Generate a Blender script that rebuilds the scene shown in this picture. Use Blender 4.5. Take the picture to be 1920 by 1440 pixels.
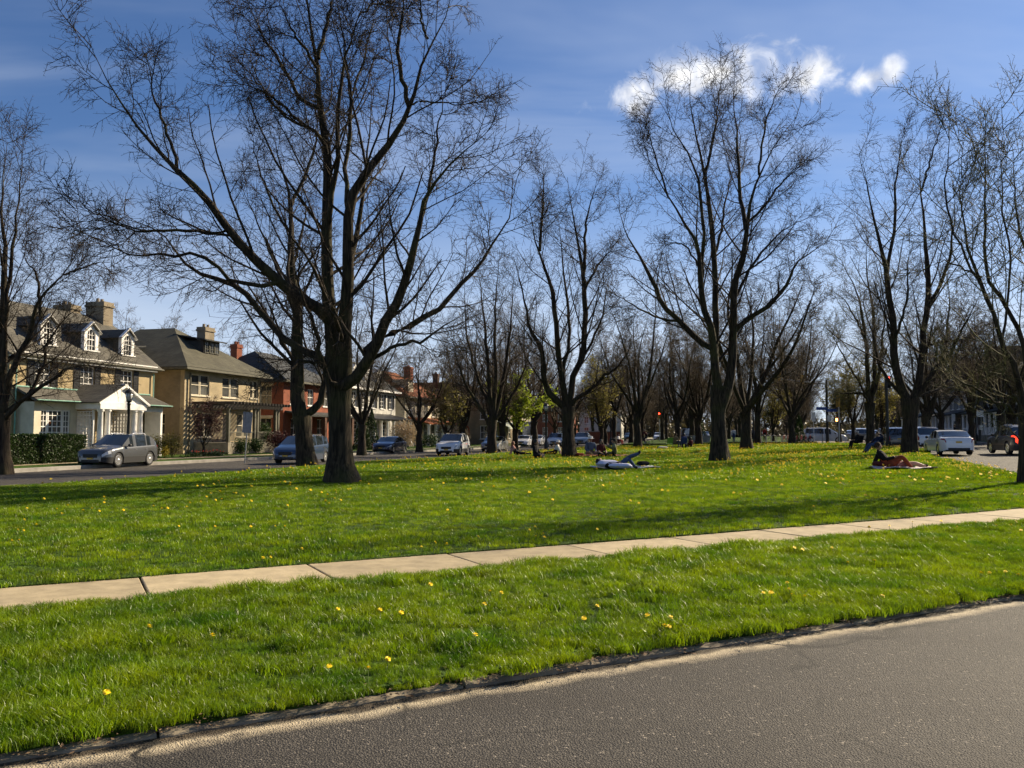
import bpy, bmesh, math, random
import numpy as np
from mathutils import Vector, Matrix
for _o in list(bpy.data.objects): bpy.data.objects.remove(_o)
SC = bpy.context.scene; COL = SC.collection
R = math.radians
# ---------------------------------------------------------------- camera
F = 1540.0; HOR = 813.0; EYE = 1.69           # focal length and horizon line in photograph pixels, eye height
PITCH = math.atan((HOR-720)/F)
cam_d = bpy.data.cameras.new('camera'); cam = bpy.data.objects.new('camera', cam_d); COL.objects.link(cam)
cam.location = (0, 0, EYE); cam.rotation_euler = (math.pi/2+PITCH, 0, 0)
cam_d.sensor_width = 36; cam_d.lens = 36*F/1920; cam_d.clip_start = .1; cam_d.clip_end = 6000
SC.camera = cam
cy = SC.cycles; cy.use_adaptive_sampling = True; cy.adaptive_threshold = .025; cy.max_bounces = 5; cy.diffuse_bounces = 2; cy.glossy_bounces = 2; cy.transmission_bounces = 3; cy.transparent_max_bounces = 6; cy.volume_bounces = 0; cy.caustics_reflective = False; cy.caustics_refractive = False; cy.sample_clamp_indirect = 4.0
# ---------------------------------------------------------------- light
SUN_AZ = 38.0; SUN_EL = 31.0                  # azimuth from +x anticlockwise
SKY_STRENGTH = 0.054; SUN_STRENGTH = 5.0
SC.view_settings.view_transform = 'Standard'; SC.view_settings.look = 'None'
SC.view_settings.exposure = 1.0; SC.view_settings.gamma = 1.0; SC.view_settings.use_curve_mapping = False
sun_d = bpy.data.lights.new('sun', 'SUN'); sun_d.energy = SUN_STRENGTH; sun_d.angle = R(.53); sun_d.color = (1, .84, .60)
sun = bpy.data.objects.new('sun', sun_d); COL.objects.link(sun); sun.location = (60, 45, 60)
_sd = Vector((math.cos(R(SUN_AZ))*math.cos(R(SUN_EL)), math.sin(R(SUN_AZ))*math.cos(R(SUN_EL)), math.sin(R(SUN_EL))))
sun.rotation_euler = _sd.to_track_quat('Z', 'Y').to_euler()

def ray(px, py):
    y, z = 1.0, -(py-720)/F; x = (px-960)/F
    c, s = math.cos(PITCH), math.sin(PITCH)
    return Vector((x, y*c-z*s, y*s+z*c))

def make_world():
    w = bpy.data.worlds.new('World'); SC.world = w; w.use_nodes = True
    nt = w.node_tree; N = nt.nodes; L = nt.links; N.clear()
    def n(t, **k):
        o = N.new(t)
        for a, b in k.items(): setattr(o, a, b)
        return o
    def mth(op, a, b=None, c=None, clamp=False):
        o = n('ShaderNodeMath', operation=op, use_clamp=clamp)
        for i, v in enumerate((a, b, c)):
            if v is None: continue
            if isinstance(v, (int, float)): o.inputs[i].default_value = v
            else: L.new(v, o.inputs[i])
        return o.outputs[0]
    out = n('ShaderNodeOutputWorld'); bg = n('ShaderNodeBackground'); L.new(bg.outputs[0], out.inputs[0])
    sky = n('ShaderNodeTexSky', sky_type='NISHITA'); sky.sun_disc = False
    sky.sun_elevation = R(SUN_EL); sky.sun_rotation = R(90-SUN_AZ)
    sky.air_density = 1.0; sky.dust_density = .35; sky.ozone_density = 2.6; sky.altitude = 200
    bg.inputs[1].default_value = SKY_STRENGTH
    tc = n('ShaderNodeTexCoord'); nrm = n('ShaderNodeVectorMath', operation='NORMALIZE'); L.new(tc.outputs['Generated'], nrm.inputs[0])
    D = nrm.outputs[0]
    sep = n('ShaderNodeSeparateXYZ'); L.new(D, sep.inputs[0])
    # project the view direction on the plane of a high cloud layer
    zc = mth('MAXIMUM', sep.outputs[2], .02); zc = mth('ADD', zc, .12)
    u = mth('DIVIDE', sep.outputs[0], zc); v = mth('DIVIDE', sep.outputs[1], zc)
    cmb = n('ShaderNodeCombineXYZ'); L.new(u, cmb.inputs[0]); L.new(v, cmb.inputs[1])
    mp = n('ShaderNodeMapping'); L.new(cmb.outputs[0], mp.inputs[0]); mp.inputs['Rotation'].default_value = (0, 0, R(-25)); mp.inputs['Scale'].default_value = (.5, 1.5, 1)
    nz = n('ShaderNodeTexNoise'); L.new(mp.outputs[0], nz.inputs['Vector']); nz.inputs['Scale'].default_value = 1.1; nz.inputs['Detail'].default_value = 5; nz.inputs['Roughness'].default_value = .55; nz.inputs['Distortion'].default_value = .5
    r1 = n('ShaderNodeMapRange'); L.new(nz.outputs[0], r1.inputs[0]); r1.inputs[1].default_value = .40; r1.inputs[2].default_value = .80; r1.inputs[3].default_value = 0; r1.inputs[4].default_value = .32; r1.interpolation_type = 'SMOOTHSTEP'
    # thin low haze bank towards the horizon
    hz = n('ShaderNodeMapRange'); L.new(sep.outputs[2], hz.inputs[0]); hz.inputs[1].default_value = .33; hz.inputs[2].default_value = .03; hz.inputs[3].default_value = 0; hz.inputs[4].default_value = .9; hz.interpolation_type = 'SMOOTHSTEP'
    nz3 = n('ShaderNodeTexNoise'); L.new(cmb.outputs[0], nz3.inputs['Vector']); nz3.inputs['Scale'].default_value = 1.3; nz3.inputs['Detail'].default_value = 6
    hzn = n('ShaderNodeMapRange'); L.new(nz3.outputs[0], hzn.inputs[0]); hzn.inputs[1].default_value = .3; hzn.inputs[2].default_value = .62; hzn.inputs[3].default_value = .72; hzn.inputs[4].default_value = 1.0
    hzm = mth('MULTIPLY', hz.outputs[0], hzn.outputs[0])
    veil = mth('MAXIMUM', r1.outputs[0], hzm)
    # one small cumulus, given by its direction in the sky
    c = ray(1390, 150).normalized(); e1 = Vector((0, 0, 1)).cross(c); e1 = -e1.normalized(); e2 = e1.cross(c).normalized()
    if e2.z < 0: e2 = -e2
    def dot(vec):
        o = n('ShaderNodeVectorMath', operation='DOT_PRODUCT'); L.new(D, o.inputs[0]); o.inputs[1].default_value = vec; return o.outputs['Value']
    dc = mth('MAXIMUM', dot(c), .05)
    cu = mth('DIVIDE', dot(e1), dc); cv = mth('DIVIDE', dot(e2), dc)
    cc = n('ShaderNodeCombineXYZ'); L.new(cu, cc.inputs[0]); L.new(cv, cc.inputs[1])
    nz2 = n('ShaderNodeTexNoise'); L.new(cc.outputs[0], nz2.inputs['Vector']); nz2.inputs['Scale'].default_value = 21; nz2.inputs['Detail'].default_value = 10; nz2.inputs['Roughness'].default_value = .58; nz2.inputs['Distortion'].default_value = .6
    tot = None
    for (bx, by, rx, ry, k) in ((1195, 185, 75, 34, 1.05), (1290, 150, 85, 44, 1.1), (1390, 132, 110, 52, 1.15), (1500, 140, 100, 44, 1.0), (1600, 148, 75, 24, .85), (1672, 128, 26, 28, .95), (1450, 84, 30, 14, .75), (1545, 95, 60, 20, .62), (1085, 208, 36, 22, .55)):
        d = ray(bx, by).normalized(); dd = d.dot(c); pu, pv = d.dot(e1)/dd, d.dot(e2)/dd
        a = mth('MULTIPLY', mth('SUBTRACT', cu, pu), F/rx); b = mth('MULTIPLY', mth('SUBTRACT', cv, pv), F/ry)
        q = mth('ADD', mth('MULTIPLY', a, a), mth('MULTIPLY', b, b))
        g = mth('MULTIPLY', mth('EXPONENT', mth('MULTIPLY', q, -.9)), k)
        tot = g if tot is None else mth('MAXIMUM', tot, g)
    m = mth('ADD', tot, mth('MULTIPLY', mth('SUBTRACT', nz2.outputs[0], .5), 2.5))
    m = mth('MULTIPLY', m, mth('MINIMUM', mth('MULTIPLY', tot, 6.0), 1.0))
    cl = n('ShaderNodeMapRange'); L.new(m, cl.inputs[0]); cl.inputs[1].default_value = .42; cl.inputs[2].default_value = 1.45; cl.interpolation_type = 'SMOOTHSTEP'
    mix1 = n('ShaderNodeMix', data_type='RGBA'); L.new(veil, mix1.inputs[0]); tint = n('ShaderNodeMix', data_type='RGBA', blend_type='MULTIPLY'); tint.inputs[0].default_value = 1; L.new(sky.outputs[0], tint.inputs[6]); tint.inputs[7].default_value = (.60, .76, 1.0, 1); L.new(tint.outputs[2], mix1.inputs[6]); mix1.inputs[7].default_value = (7.0, 7.8, 9.2, 1)
    mix2 = n('ShaderNodeMix', data_type='RGBA'); L.new(cl.outputs[0], mix2.inputs[0]); L.new(mix1.outputs[2], mix2.inputs[6]); shd = n('ShaderNodeMix', data_type='RGBA'); nz4 = n('ShaderNodeTexNoise'); L.new(cc.outputs[0], nz4.inputs['Vector']); nz4.inputs['Scale'].default_value = 34; nz4.inputs['Detail'].default_value = 6; r4 = n('ShaderNodeMapRange'); L.new(nz4.outputs[0], r4.inputs[0]); r4.inputs[1].default_value = .35; r4.inputs[2].default_value = .6; L.new(r4.outputs[0], shd.inputs[0]); shd.inputs[6].default_value = (6.6, 6.9, 7.6, 1); shd.inputs[7].default_value = (12.0, 11.9, 11.8, 1); L.new(shd.outputs[2], mix2.inputs[7])
    L.new(mix2.outputs[2], bg.inputs[0])
make_world()

# ---------------------------------------------------------------- terrain
def sstep(a, b, x):
    t = np.clip((np.asarray(x, float)-a)/(b-a), 0, 1); return t*t*(3-2*t)
def terr(x, y):      # level of the roads
    x = np.asarray(x, float); y = np.asarray(y, float)
    sp = np.log1p(np.exp(np.clip((x-2)/3, -30, 30)))*3
    return .95*np.tanh(.021*sp/.95)*sstep(14, 36, y)
def lawn(x, y):      # level of the grass inside the kerbs
    return terr(x, y)+.05+.10*sstep(8, 34, y)
def yard(x, y): return terr(x, y)+.14
def G(px, py, f=lawn):
    d = ray(px, py); lo, hi = 1.0, 900.0
    for _ in range(60):
        t = (lo+hi)/2; p = d*t
        if EYE+p.z > float(f(p.x, p.y)): lo = t
        else: hi = t
    p = d*lo; return Vector((p.x, p.y, float(f(p.x, p.y))))
def AT(px, py, Y):   # point at depth Y seen at that pixel
    d = ray(px, py); return Vector((0, 0, EYE))+d*(Y/d.y)

# ---------------------------------------------------------------- helpers
def link(o, parent=None):
    COL.objects.link(o)
    if parent is not None: o.parent = parent
    return o
def tag(o, label=None, cat=None, group=None, kind=None):
    for k, v in (('label', label), ('category', cat), ('group', group), ('kind', kind)):
        if v: o[k] = v
    return o
def empty(name, loc=(0, 0, 0), rz=0, parent=None, **k):
    o = bpy.data.objects.new(name, None); o.empty_display_size = .2; o.location = loc; o.rotation_euler = (0, 0, rz); link(o, parent); return tag(o, **k)
def mesh_np(name, V, quads=None, tris=None, smooth=True):
    me = bpy.data.meshes.new(name); V = np.asarray(V, np.float32).reshape(-1, 3)
    q = np.zeros((0, 4), np.int32) if quads is None else np.asarray(quads, np.int32).reshape(-1, 4)
    t = np.zeros((0, 3), np.int32) if tris is None else np.asarray(tris, np.int32).reshape(-1, 3)
    me.vertices.add(len(V)); me.vertices.foreach_set('co', V.ravel())
    li = np.concatenate([q.ravel(), t.ravel()]).astype(np.int32); me.loops.add(len(li)); me.loops.foreach_set('vertex_index', li)
    np_ = len(q)+len(t); me.polygons.add(np_)
    st = np.concatenate([np.arange(len(q))*4, len(q)*4+np.arange(len(t))*3]).astype(np.int32)
    me.polygons.foreach_set('loop_start', st)
    try: me.polygons.foreach_set('loop_total', np.concatenate([np.full(len(q), 4), np.full(len(t), 3)]).astype(np.int32))
    except Exception: pass
    me.polygons.foreach_set('use_smooth', np.full(np_, smooth, bool)); me.update(calc_edges=True); return me
class MB:
    def __init__(s): s.v = []; s.f = []
    def add(s, vs, fs):
        b = len(s.v); s.v += [tuple(p) for p in vs]; s.f += [tuple(b+i for i in f) for f in fs]; return s
    def box(s, x0, x1, y0, y1, z0, z1):
        v = [(x, y, z) for z in (z0, z1) for y in (y0, y1) for x in (x0, x1)]
        return s.add(v, [(0, 2, 3, 1), (4, 5, 7, 6), (0, 1, 5, 4), (2, 6, 7, 3), (0, 4, 6, 2), (1, 3, 7, 5)])
    def obox(s, c, ax, ay, az):   # oriented box from centre and half axes
        c, ax, ay, az = map(Vector, (c, ax, ay, az))
        v = [c+ax*i+ay*j+az*k for k in (-1, 1) for j in (-1, 1) for i in (-1, 1)]
        return s.add(v, [(0, 2, 3, 1), (4, 5, 7, 6), (0, 1, 5, 4), (2, 6, 7, 3), (0, 4, 6, 2), (1, 3, 7, 5)])
    def prism(s, poly, a, b, axis='y'):   # extrude a 2d polygon along an axis
        n = len(poly)
        def P(p, t): return (p[0], t, p[1]) if axis == 'y' else ((t, p[0], p[1]) if axis == 'x' else (p[0], p[1], t))
        v = [P(p, a) for p in poly]+[P(p, b) for p in poly]
        return s.add(v, [tuple(range(n)), tuple(range(2*n-1, n-1, -1))]+[(i, (i+1) % n, n+(i+1) % n, n+i) for i in range(n)])
    def bar(s, p, q, r, n=6, r2=None):
        p, q = Vector(p), Vector(q); d = (q-p).normalized(); a = d.orthogonal().normalized(); b = d.cross(a); r2 = r if r2 is None else r2
        v = [p+(a*math.cos(2*math.pi*i/n)+b*math.sin(2*math.pi*i/n))*r for i in range(n)]+[q+(a*math.cos(2*math.pi*i/n)+b*math.sin(2*math.pi*i/n))*r2 for i in range(n)]
        return s.add(v, [tuple(range(n-1, -1, -1)), tuple(range(n, 2*n))]+[(i, (i+1) % n, n+(i+1) % n, n+i) for i in range(n)])
    def path(s, pts, r, n=6):
        for a, b in zip(pts[:-1], pts[1:]): s.bar(a, b, r, n)
        return s
    def lathe(s, prof, n=12, c=(0, 0, 0), axis='z'):
        b = len(s.v); c = Vector(c); m = len(prof)
        for r, h in prof:
            for i in range(n):
                t = 2*math.pi*i/n; x, y = r*math.cos(t), r*math.sin(t)
                s.v.append(tuple(c+Vector((x, y, h) if axis == 'z' else ((x, h, y) if axis == 'y' else (h, x, y)))))
        for j in range(m-1):
            for i in range(n): s.f.append((b+j*n+i, b+j*n+(i+1) % n, b+(j+1)*n+(i+1) % n, b+(j+1)*n+i))
        if prof[0][0] > 1e-6: s.f.append(tuple(b+i for i in range(n-1, -1, -1)))
        if prof[-1][0] > 1e-6: s.f.append(tuple(b+(m-1)*n+i for i in range(n)))
        return s
    def mesh(s, name, smooth=False):
        me = bpy.data.meshes.new(name); me.from_pydata(s.v, [], s.f); me.validate()
        bm = bmesh.new(); bm.from_mesh(me); bmesh.ops.recalc_face_normals(bm, faces=bm.faces); bm.to_mesh(me); bm.free()
        if smooth: me.shade_smooth() if hasattr(me, 'shade_smooth') else None
        return me
    def build(s, name, mat, parent=None, smooth=False, loc=None, bevel=0):
        me = s.mesh(name, smooth)
        if mat: me.materials.append(mat)
        o = bpy.data.objects.new(name, me); link(o, parent)
        if loc is not None: o.location = loc
        if bevel:
            m = o.modifiers.new('bevel', 'BEVEL'); m.width = bevel; m.segments = 2; m.limit_method = 'ANGLE'
        return o
def mobj(name, me, mat=None, parent=None, loc=None):
    if mat and not len(me.materials): me.materials.append(mat)
    o = bpy.data.objects.new(name, me); link(o, parent)
    if loc is not None: o.location = loc
    return o
def kids(o): return [c for c in bpy.data.objects if c.parent == o]
_KIDS = {}
def copy_tree(o, parent=None):
    c = o.copy(); COL.objects.link(c); c.parent = parent
    if o.name not in _KIDS: _KIDS[o.name] = kids(o)
    for ch in _KIDS[o.name]: copy_tree(ch, c)
    return c

# ---------------------------------------------------------------- materials
def _nodes(name):
    m = bpy.data.materials.new(name); m.use_nodes = True; nt = m.node_tree
    return m, nt, nt.nodes['Principled BSDF'], nt.nodes, nt.links
def pmat(name, c1, c2=None, scale=4.0, rough=.7, metal=0, bump=0, bscale=None, spec=.4, coat=0, detail=4, trans=0, emit=None, estr=0, world=False, stretch=None, fac=(.35, .65)):
    m, nt, B, N, L = _nodes(name)
    B.inputs['Roughness'].default_value = rough; B.inputs['Metallic'].default_value = metal; B.inputs['Specular IOR Level'].default_value = spec
    B.inputs['Coat Weight'].default_value = coat; B.inputs['Coat Roughness'].default_value = .05
    B.inputs['Base Color'].default_value = (*c1, 1)
    if emit: B.inputs['Emission Color'].default_value = (*emit, 1); B.inputs['Emission Strength'].default_value = estr
    src = None
    if c2 or bump:
        if world: g = N.new('ShaderNodeNewGeometry'); src = g.outputs['Position']
        else: g = N.new('ShaderNodeTexCoord'); src = g.outputs['Object']
        if stretch:
            mp = N.new('ShaderNodeMapping'); mp.inputs['Scale'].default_value = stretch; L.new(src, mp.inputs[0]); src = mp.outputs[0]
    if c2:
        t = N.new('ShaderNodeTexNoise'); t.inputs['Scale'].default_value = scale; t.inputs['Detail'].default_value = detail; L.new(src, t.inputs['Vector'])
        r = N.new('ShaderNodeMapRange'); L.new(t.outputs[0], r.inputs[0]); r.inputs[1].default_value, r.inputs[2].default_value = fac
        x = N.new('ShaderNodeMix'); x.data_type = 'RGBA'; L.new(r.outputs[0], x.inputs[0]); x.inputs[6].default_value = (*c1, 1); x.inputs[7].default_value = (*c2, 1); L.new(x.outputs[2], B.inputs['Base Color'])
    if bump:
        t = N.new('ShaderNodeTexNoise'); t.inputs['Scale'].default_value = bscale or scale*4; t.inputs['Detail'].default_value = 5; L.new(src, t.inputs['Vector'])
        b = N.new('ShaderNodeBump'); b.inputs['Strength'].default_value = 1; b.inputs['Distance'].default_value = bump; L.new(t.outputs[0], b.inputs['Height']); L.new(b.outputs[0], B.inputs['Normal'])
    return m
def brickmat(name, c1, c2, mortar, bw=.22, bh=.075, ms=.012, rough=.85, bump=.01, slope=1.0):
    m, nt, B, N, L = _nodes(name); B.inputs['Roughness'].default_value = rough; B.inputs['Specular IOR Level'].default_value = .25
    tc = N.new('ShaderNodeTexCoord'); sp = N.new('ShaderNodeSeparateXYZ'); L.new(tc.outputs['Object'], sp.inputs[0])
    ad = N.new('ShaderNodeMath'); L.new(sp.outputs[0], ad.inputs[0]); L.new(sp.outputs[1], ad.inputs[1])
    zz = N.new('ShaderNodeMath'); zz.operation = 'MULTIPLY'; L.new(sp.outputs[2], zz.inputs[0]); zz.inputs[1].default_value = slope
    cb = N.new('ShaderNodeCombineXYZ'); L.new(ad.outputs[0], cb.inputs[0]); L.new(zz.outputs[0], cb.inputs[1])
    b = N.new('ShaderNodeTexBrick'); L.new(cb.outputs[0], b.inputs['Vector']); b.inputs['Scale'].default_value = 1
    b.inputs['Color1'].default_value = (*c1, 1); b.inputs['Color2'].default_value = (*c2, 1); b.inputs['Mortar'].default_value = (*mortar, 1)
    b.inputs['Brick Width'].default_value = bw; b.inputs['Row Height'].default_value = bh; b.inputs['Mortar Size'].default_value = ms; b.inputs['Mortar Smooth'].default_value = .3; b.inputs['Bias'].default_value = -.1
    t = N.new('ShaderNodeTexNoise'); t.inputs['Scale'].default_value = .9; t.inputs['Detail'].default_value = 6; L.new(tc.outputs['Object'], t.inputs['Vector'])
    r = N.new('ShaderNodeMapRange'); L.new(t.outputs[0], r.inputs[0]); r.inputs[1].default_value = .3; r.inputs[2].default_value = .7; r.inputs[3].default_value = .72; r.inputs[4].default_value = 1.12
    x = N.new('ShaderNodeMix'); x.data_type = 'RGBA'; x.blend_type = 'MULTIPLY'; x.inputs[0].default_value = 1; L.new(b.outputs[0], x.inputs[6]); L.new(r.outputs[0], x.inputs[7]); L.new(x.outputs[2], B.inputs['Base Color'])
    bp = N.new('ShaderNodeBump'); bp.inputs['Distance'].default_value = bump; L.new(b.outputs['Fac'], bp.inputs['Height']); bp.invert = True; L.new(bp.outputs[0], B.inputs['Normal'])
    return m
M = {}
M['white'] = pmat('white_paint', (.83, .81, .77), (.74, .72, .68), 3, .5)
M['cream'] = pmat('cream_paint', (.62, .56, .43), (.52, .46, .34), 2, .6)
M['black'] = pmat('black_paint', (.012, .012, .013), None, rough=.4)
M['dark'] = pmat('dark_wood', (.03, .024, .018), (.05, .04, .03), 6, .7)
M['iron'] = pmat('cast_iron', (.012, .012, .012), (.02, .02, .019), 9, .45)
M['steel'] = pmat('galvanised_steel', (.42, .42, .41), (.32, .32, .31), 8, .45, metal=.7)
M['glass'] = pmat('window_glass', (.010, .012, .014), (.12, .12, .11), .55, .04, spec=.9)
M['rubber'] = pmat('tyre_rubber', (.014, .014, .014), None, rough=.85)
M['chrome'] = pmat('alloy', (.6, .6, .61), None, rough=.25, metal=.9)
M['copper'] = pmat('weathered_copper', (.16, .34, .27), (.25, .42, .34), 4, .7)
# ================================================================ ground, roads, lawns
UA = R(28.4); UD = Vector((math.cos(UA), math.sin(UA), 0)); UN = Vector((-math.sin(UA), math.cos(UA), 0))   # near street direction
def near_line(c, x): return (x, c+x*math.tan(UA))
C_KERB, C_GRASS, C_W0, C_W1 = 5.80, 5.90, 10.28, 11.88     # kerb foot, grass edge, walk edges (intercepts at x = 0)
def poly_mesh(name, pts, zf, cell=3.0, skirt=.2, off=0):
    bm = bmesh.new(); vs = [bm.verts.new((p[0], p[1], 0)) for p in pts]; bm.faces.new(vs)
    P = np.array([p[:2] for p in pts]); lo, hi = P.min(0), P.max(0)
    for ax in (0, 1):
        k = lo[ax]+cell
        while k < hi[ax]:
            near = abs(k) < 60 or ax == 1 and k < 110
            co = [0, 0, 0]; no = [0, 0, 0]; co[ax] = k; no[ax] = 1
            bmesh.ops.bisect_plane(bm, geom=bm.verts[:]+bm.edges[:]+bm.faces[:], plane_co=co, plane_no=no)
            k += cell if near else cell*6
    bmesh.ops.recalc_face_normals(bm, faces=bm.faces)
    if sum(f.normal.z for f in bm.faces) < 0: bmesh.ops.reverse_faces(bm, faces=bm.faces)
    be = [e for e in bm.edges if len(e.link_faces) == 1]
    for v in bm.verts: v.co.z = float(zf(v.co.x, v.co.y))+off
    if skirt:
        r = bmesh.ops.extrude_edge_only(bm, edges=be)
        for v in r['geom']:
            if isinstance(v, bmesh.types.BMVert): v.co.z -= skirt
    me = bpy.data.meshes.new(name); bm.to_mesh(me); bm.free(); return me

def asphalt(name, near):
    m, nt, B, N, L = _nodes(name); B.inputs['Roughness'].default_value = .82; B.inputs['Specular IOR Level'].default_value = .35
    g = N.new('ShaderNodeNewGeometry'); P = g.outputs['Position']
    def noise(s, d=4, ro=.55):
        t = N.new('ShaderNodeTexNoise'); t.inputs['Scale'].default_value = s; t.inputs['Detail'].default_value = d; t.inputs['Roughness'].default_value = ro; L.new(P, t.inputs['Vector']); return t.outputs[0]
    def rng(i, a, b, c=0, d=1):
        r = N.new('ShaderNodeMapRange'); L.new(i, r.inputs[0]); r.inputs[1].default_value = a; r.inputs[2].default_value = b; r.inputs[3].default_value = c; r.inputs[4].default_value = d; return r.outputs[0]
    def mix(f, a, b, bt='MIX'):
        x = N.new('ShaderNodeMix'); x.data_type = 'RGBA'; x.blend_type = bt
        for s, v in ((0, f), (6, a), (7, b)):
            if isinstance(v, (int, float)): x.inputs[s].default_value = v
            elif isinstance(v, tuple): x.inputs[s].default_value = (*v, 1)
            else: L.new(v, x.inputs[s])
        return x.outputs[2]
    base = mix(rng(noise(.8, 6), .35, .65), (.066, .059, .050), (.092, .082, .069))
    vo = N.new('ShaderNodeTexVoronoi'); vo.inputs['Scale'].default_value = 78; L.new(P, vo.inputs['Vector'])
    spk = rng(vo.outputs['Distance'], .12, .62, 1.6, .38)
    base = mix(1, base, spk, 'MULTIPLY')
    sep = N.new('ShaderNodeSeparateColor'); L.new(vo.outputs['Color'], sep.inputs[0])
    base = mix(rng(sep.outputs[0], .975, .985), base, (.24, .21, .17))
    base = mix(rng(sep.outputs[1], .62, .72, 0, .92), base, (.028, .025, .022))
    mp = N.new('ShaderNodeMapping'); mp.inputs['Rotation'].default_value = (0, 0, -UA); mp.inputs['Scale'].default_value = (.12, 1, 1); L.new(P, mp.inputs[0])
    st = N.new('ShaderNodeTexNoise'); st.inputs['Scale'].default_value = 1.3; st.inputs['Detail'].default_value = 4; L.new(mp.outputs[0], st.inputs['Vector'])
    base = mix(rng(st.outputs[0], .46, .66, 0, .6), base, (.034, .029, .024))
    if near:
        d = N.new('ShaderNodeVectorMath'); d.operation = 'DOT_PRODUCT'; L.new(P, d.inputs[0]); d.inputs[1].default_value = UN
        k = Vector((0, C_KERB, 0)).dot(UN)
        s = N.new('ShaderNodeMath'); s.operation = 'SUBTRACT'; s.inputs[0].default_value = k; L.new(d.outputs['Value'], s.inputs[1])     # distance out from the kerb
        wob = N.new('ShaderNodeMath'); wob.operation = 'MULTIPLY_ADD'; L.new(noise(1.6, 5), wob.inputs[0]); wob.inputs[1].default_value = -.26; wob.inputs[2].default_value = .13
        s2 = N.new('ShaderNodeMath'); L.new(s.outputs[0], s2.inputs[0]); L.new(wob.outputs[0], s2.inputs[1])
        sand = N.new('ShaderNodeMath'); sand.operation = 'MULTIPLY'; L.new(rng(s2.outputs[0], .04, .10), sand.inputs[0]); L.new(rng(s2.outputs[0], .25, .13), sand.inputs[1])
        br = N.new('ShaderNodeMath'); br.operation = 'MULTIPLY'; L.new(sand.outputs[0], br.inputs[0]); L.new(rng(noise(7, 6, .7), .30, .52, .12, 1), br.inputs[1])
        base = mix(br.outputs[0], base, (.40, .335, .23))
        dirt = N.new('ShaderNodeMath'); dirt.operation = 'MULTIPLY'; L.new(rng(s2.outputs[0], .10, .05), dirt.inputs[0]); L.new(rng(noise(14, 5), .3, .5, .5, 1), dirt.inputs[1])
        base = mix(dirt.outputs[0], base, (.055, .042, .028))
    # cracks: thin dark lines along warped cell borders
    wp = N.new('ShaderNodeTexNoise'); wp.inputs['Scale'].default_value = 1.8; wp.inputs['Detail'].default_value = 5; L.new(P, wp.inputs['Vector'])
    wv = N.new('ShaderNodeVectorMath'); wv.operation = 'MULTIPLY_ADD'; L.new(wp.outputs['Color'], wv.inputs[0]); wv.inputs[1].default_value = (.9, .9, 0); L.new(P, wv.inputs[2])
    cr = N.new('ShaderNodeTexVoronoi'); cr.feature = 'DISTANCE_TO_EDGE'; cr.inputs['Scale'].default_value = .33; L.new(wv.outputs[0], cr.inputs['Vector'])
    cf = N.new('ShaderNodeMath'); cf.operation = 'MULTIPLY'; L.new(rng(cr.outputs['Distance'], .010, .003), cf.inputs[0]); L.new(rng(noise(.5, 3), .45, .55), cf.inputs[1])
    base = mix(cf.outputs[0], base, (.02, .018, .015))
    L.new(base, B.inputs['Base Color'])
    b = N.new('ShaderNodeBump'); b.inputs['Distance'].default_value = .004; L.new(spk, b.inputs['Height']); L.new(b.outputs[0], B.inputs['Normal'])
    return m
M['asphalt_near'] = asphalt('asphalt_by_walk', True); M['asphalt'] = asphalt('asphalt_avenue', False)
def lawn_material(name, c1, c2, c3):
    m, nt, B, N, L = _nodes(name); B.inputs['Roughness'].default_value = .9; B.inputs['Specular IOR Level'].default_value = .15
    g = N.new('ShaderNodeNewGeometry')
    def noise(s, d=5):
        t = N.new('ShaderNodeTexNoise'); t.inputs['Scale'].default_value = s; t.inputs['Detail'].default_value = d; L.new(g.outputs['Position'], t.inputs['Vector'])
        r = N.new('ShaderNodeMapRange'); L.new(t.outputs[0], r.inputs[0]); r.inputs[1].default_value = .35; r.inputs[2].default_value = .65; return r.outputs[0]
    a = N.new('ShaderNodeMix'); a.data_type = 'RGBA'; L.new(noise(.25), a.inputs[0]); a.inputs[6].default_value = (*c1, 1); a.inputs[7].default_value = (*c2, 1)
    b = N.new('ShaderNodeMix'); b.data_type = 'RGBA'; L.new(noise(14), b.inputs[0]); L.new(a.outputs[2], b.inputs[6]); b.inputs[7].default_value = (*c3, 1); L.new(b.outputs[2], B.inputs['Base Color'])
    bp = N.new('ShaderNodeBump'); bp.inputs['Distance'].default_value = .05; L.new(noise(22), bp.inputs['Height']); L.new(bp.outputs[0], B.inputs['Normal'])
    return m
M['lawn'] = lawn_material('turf', (.048, .10, .006), (.075, .14, .008), (.035, .07, .006))
M['yardgrass'] = lawn_material('yard_turf', (.060, .115, .012), (.085, .15, .016), (.045, .085, .012))
M['farground'] = lawn_material('far_ground', (.05, .06, .015), (.07, .075, .02), (.04, .045, .015))
M['concrete'] = pmat('walk_concrete', (.46, .375, .235), (.36, .295, .185), 2.2, .85, bump=.003, bscale=60, spec=.3, world=True, fac=(.3, .7), detail=8)
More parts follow.
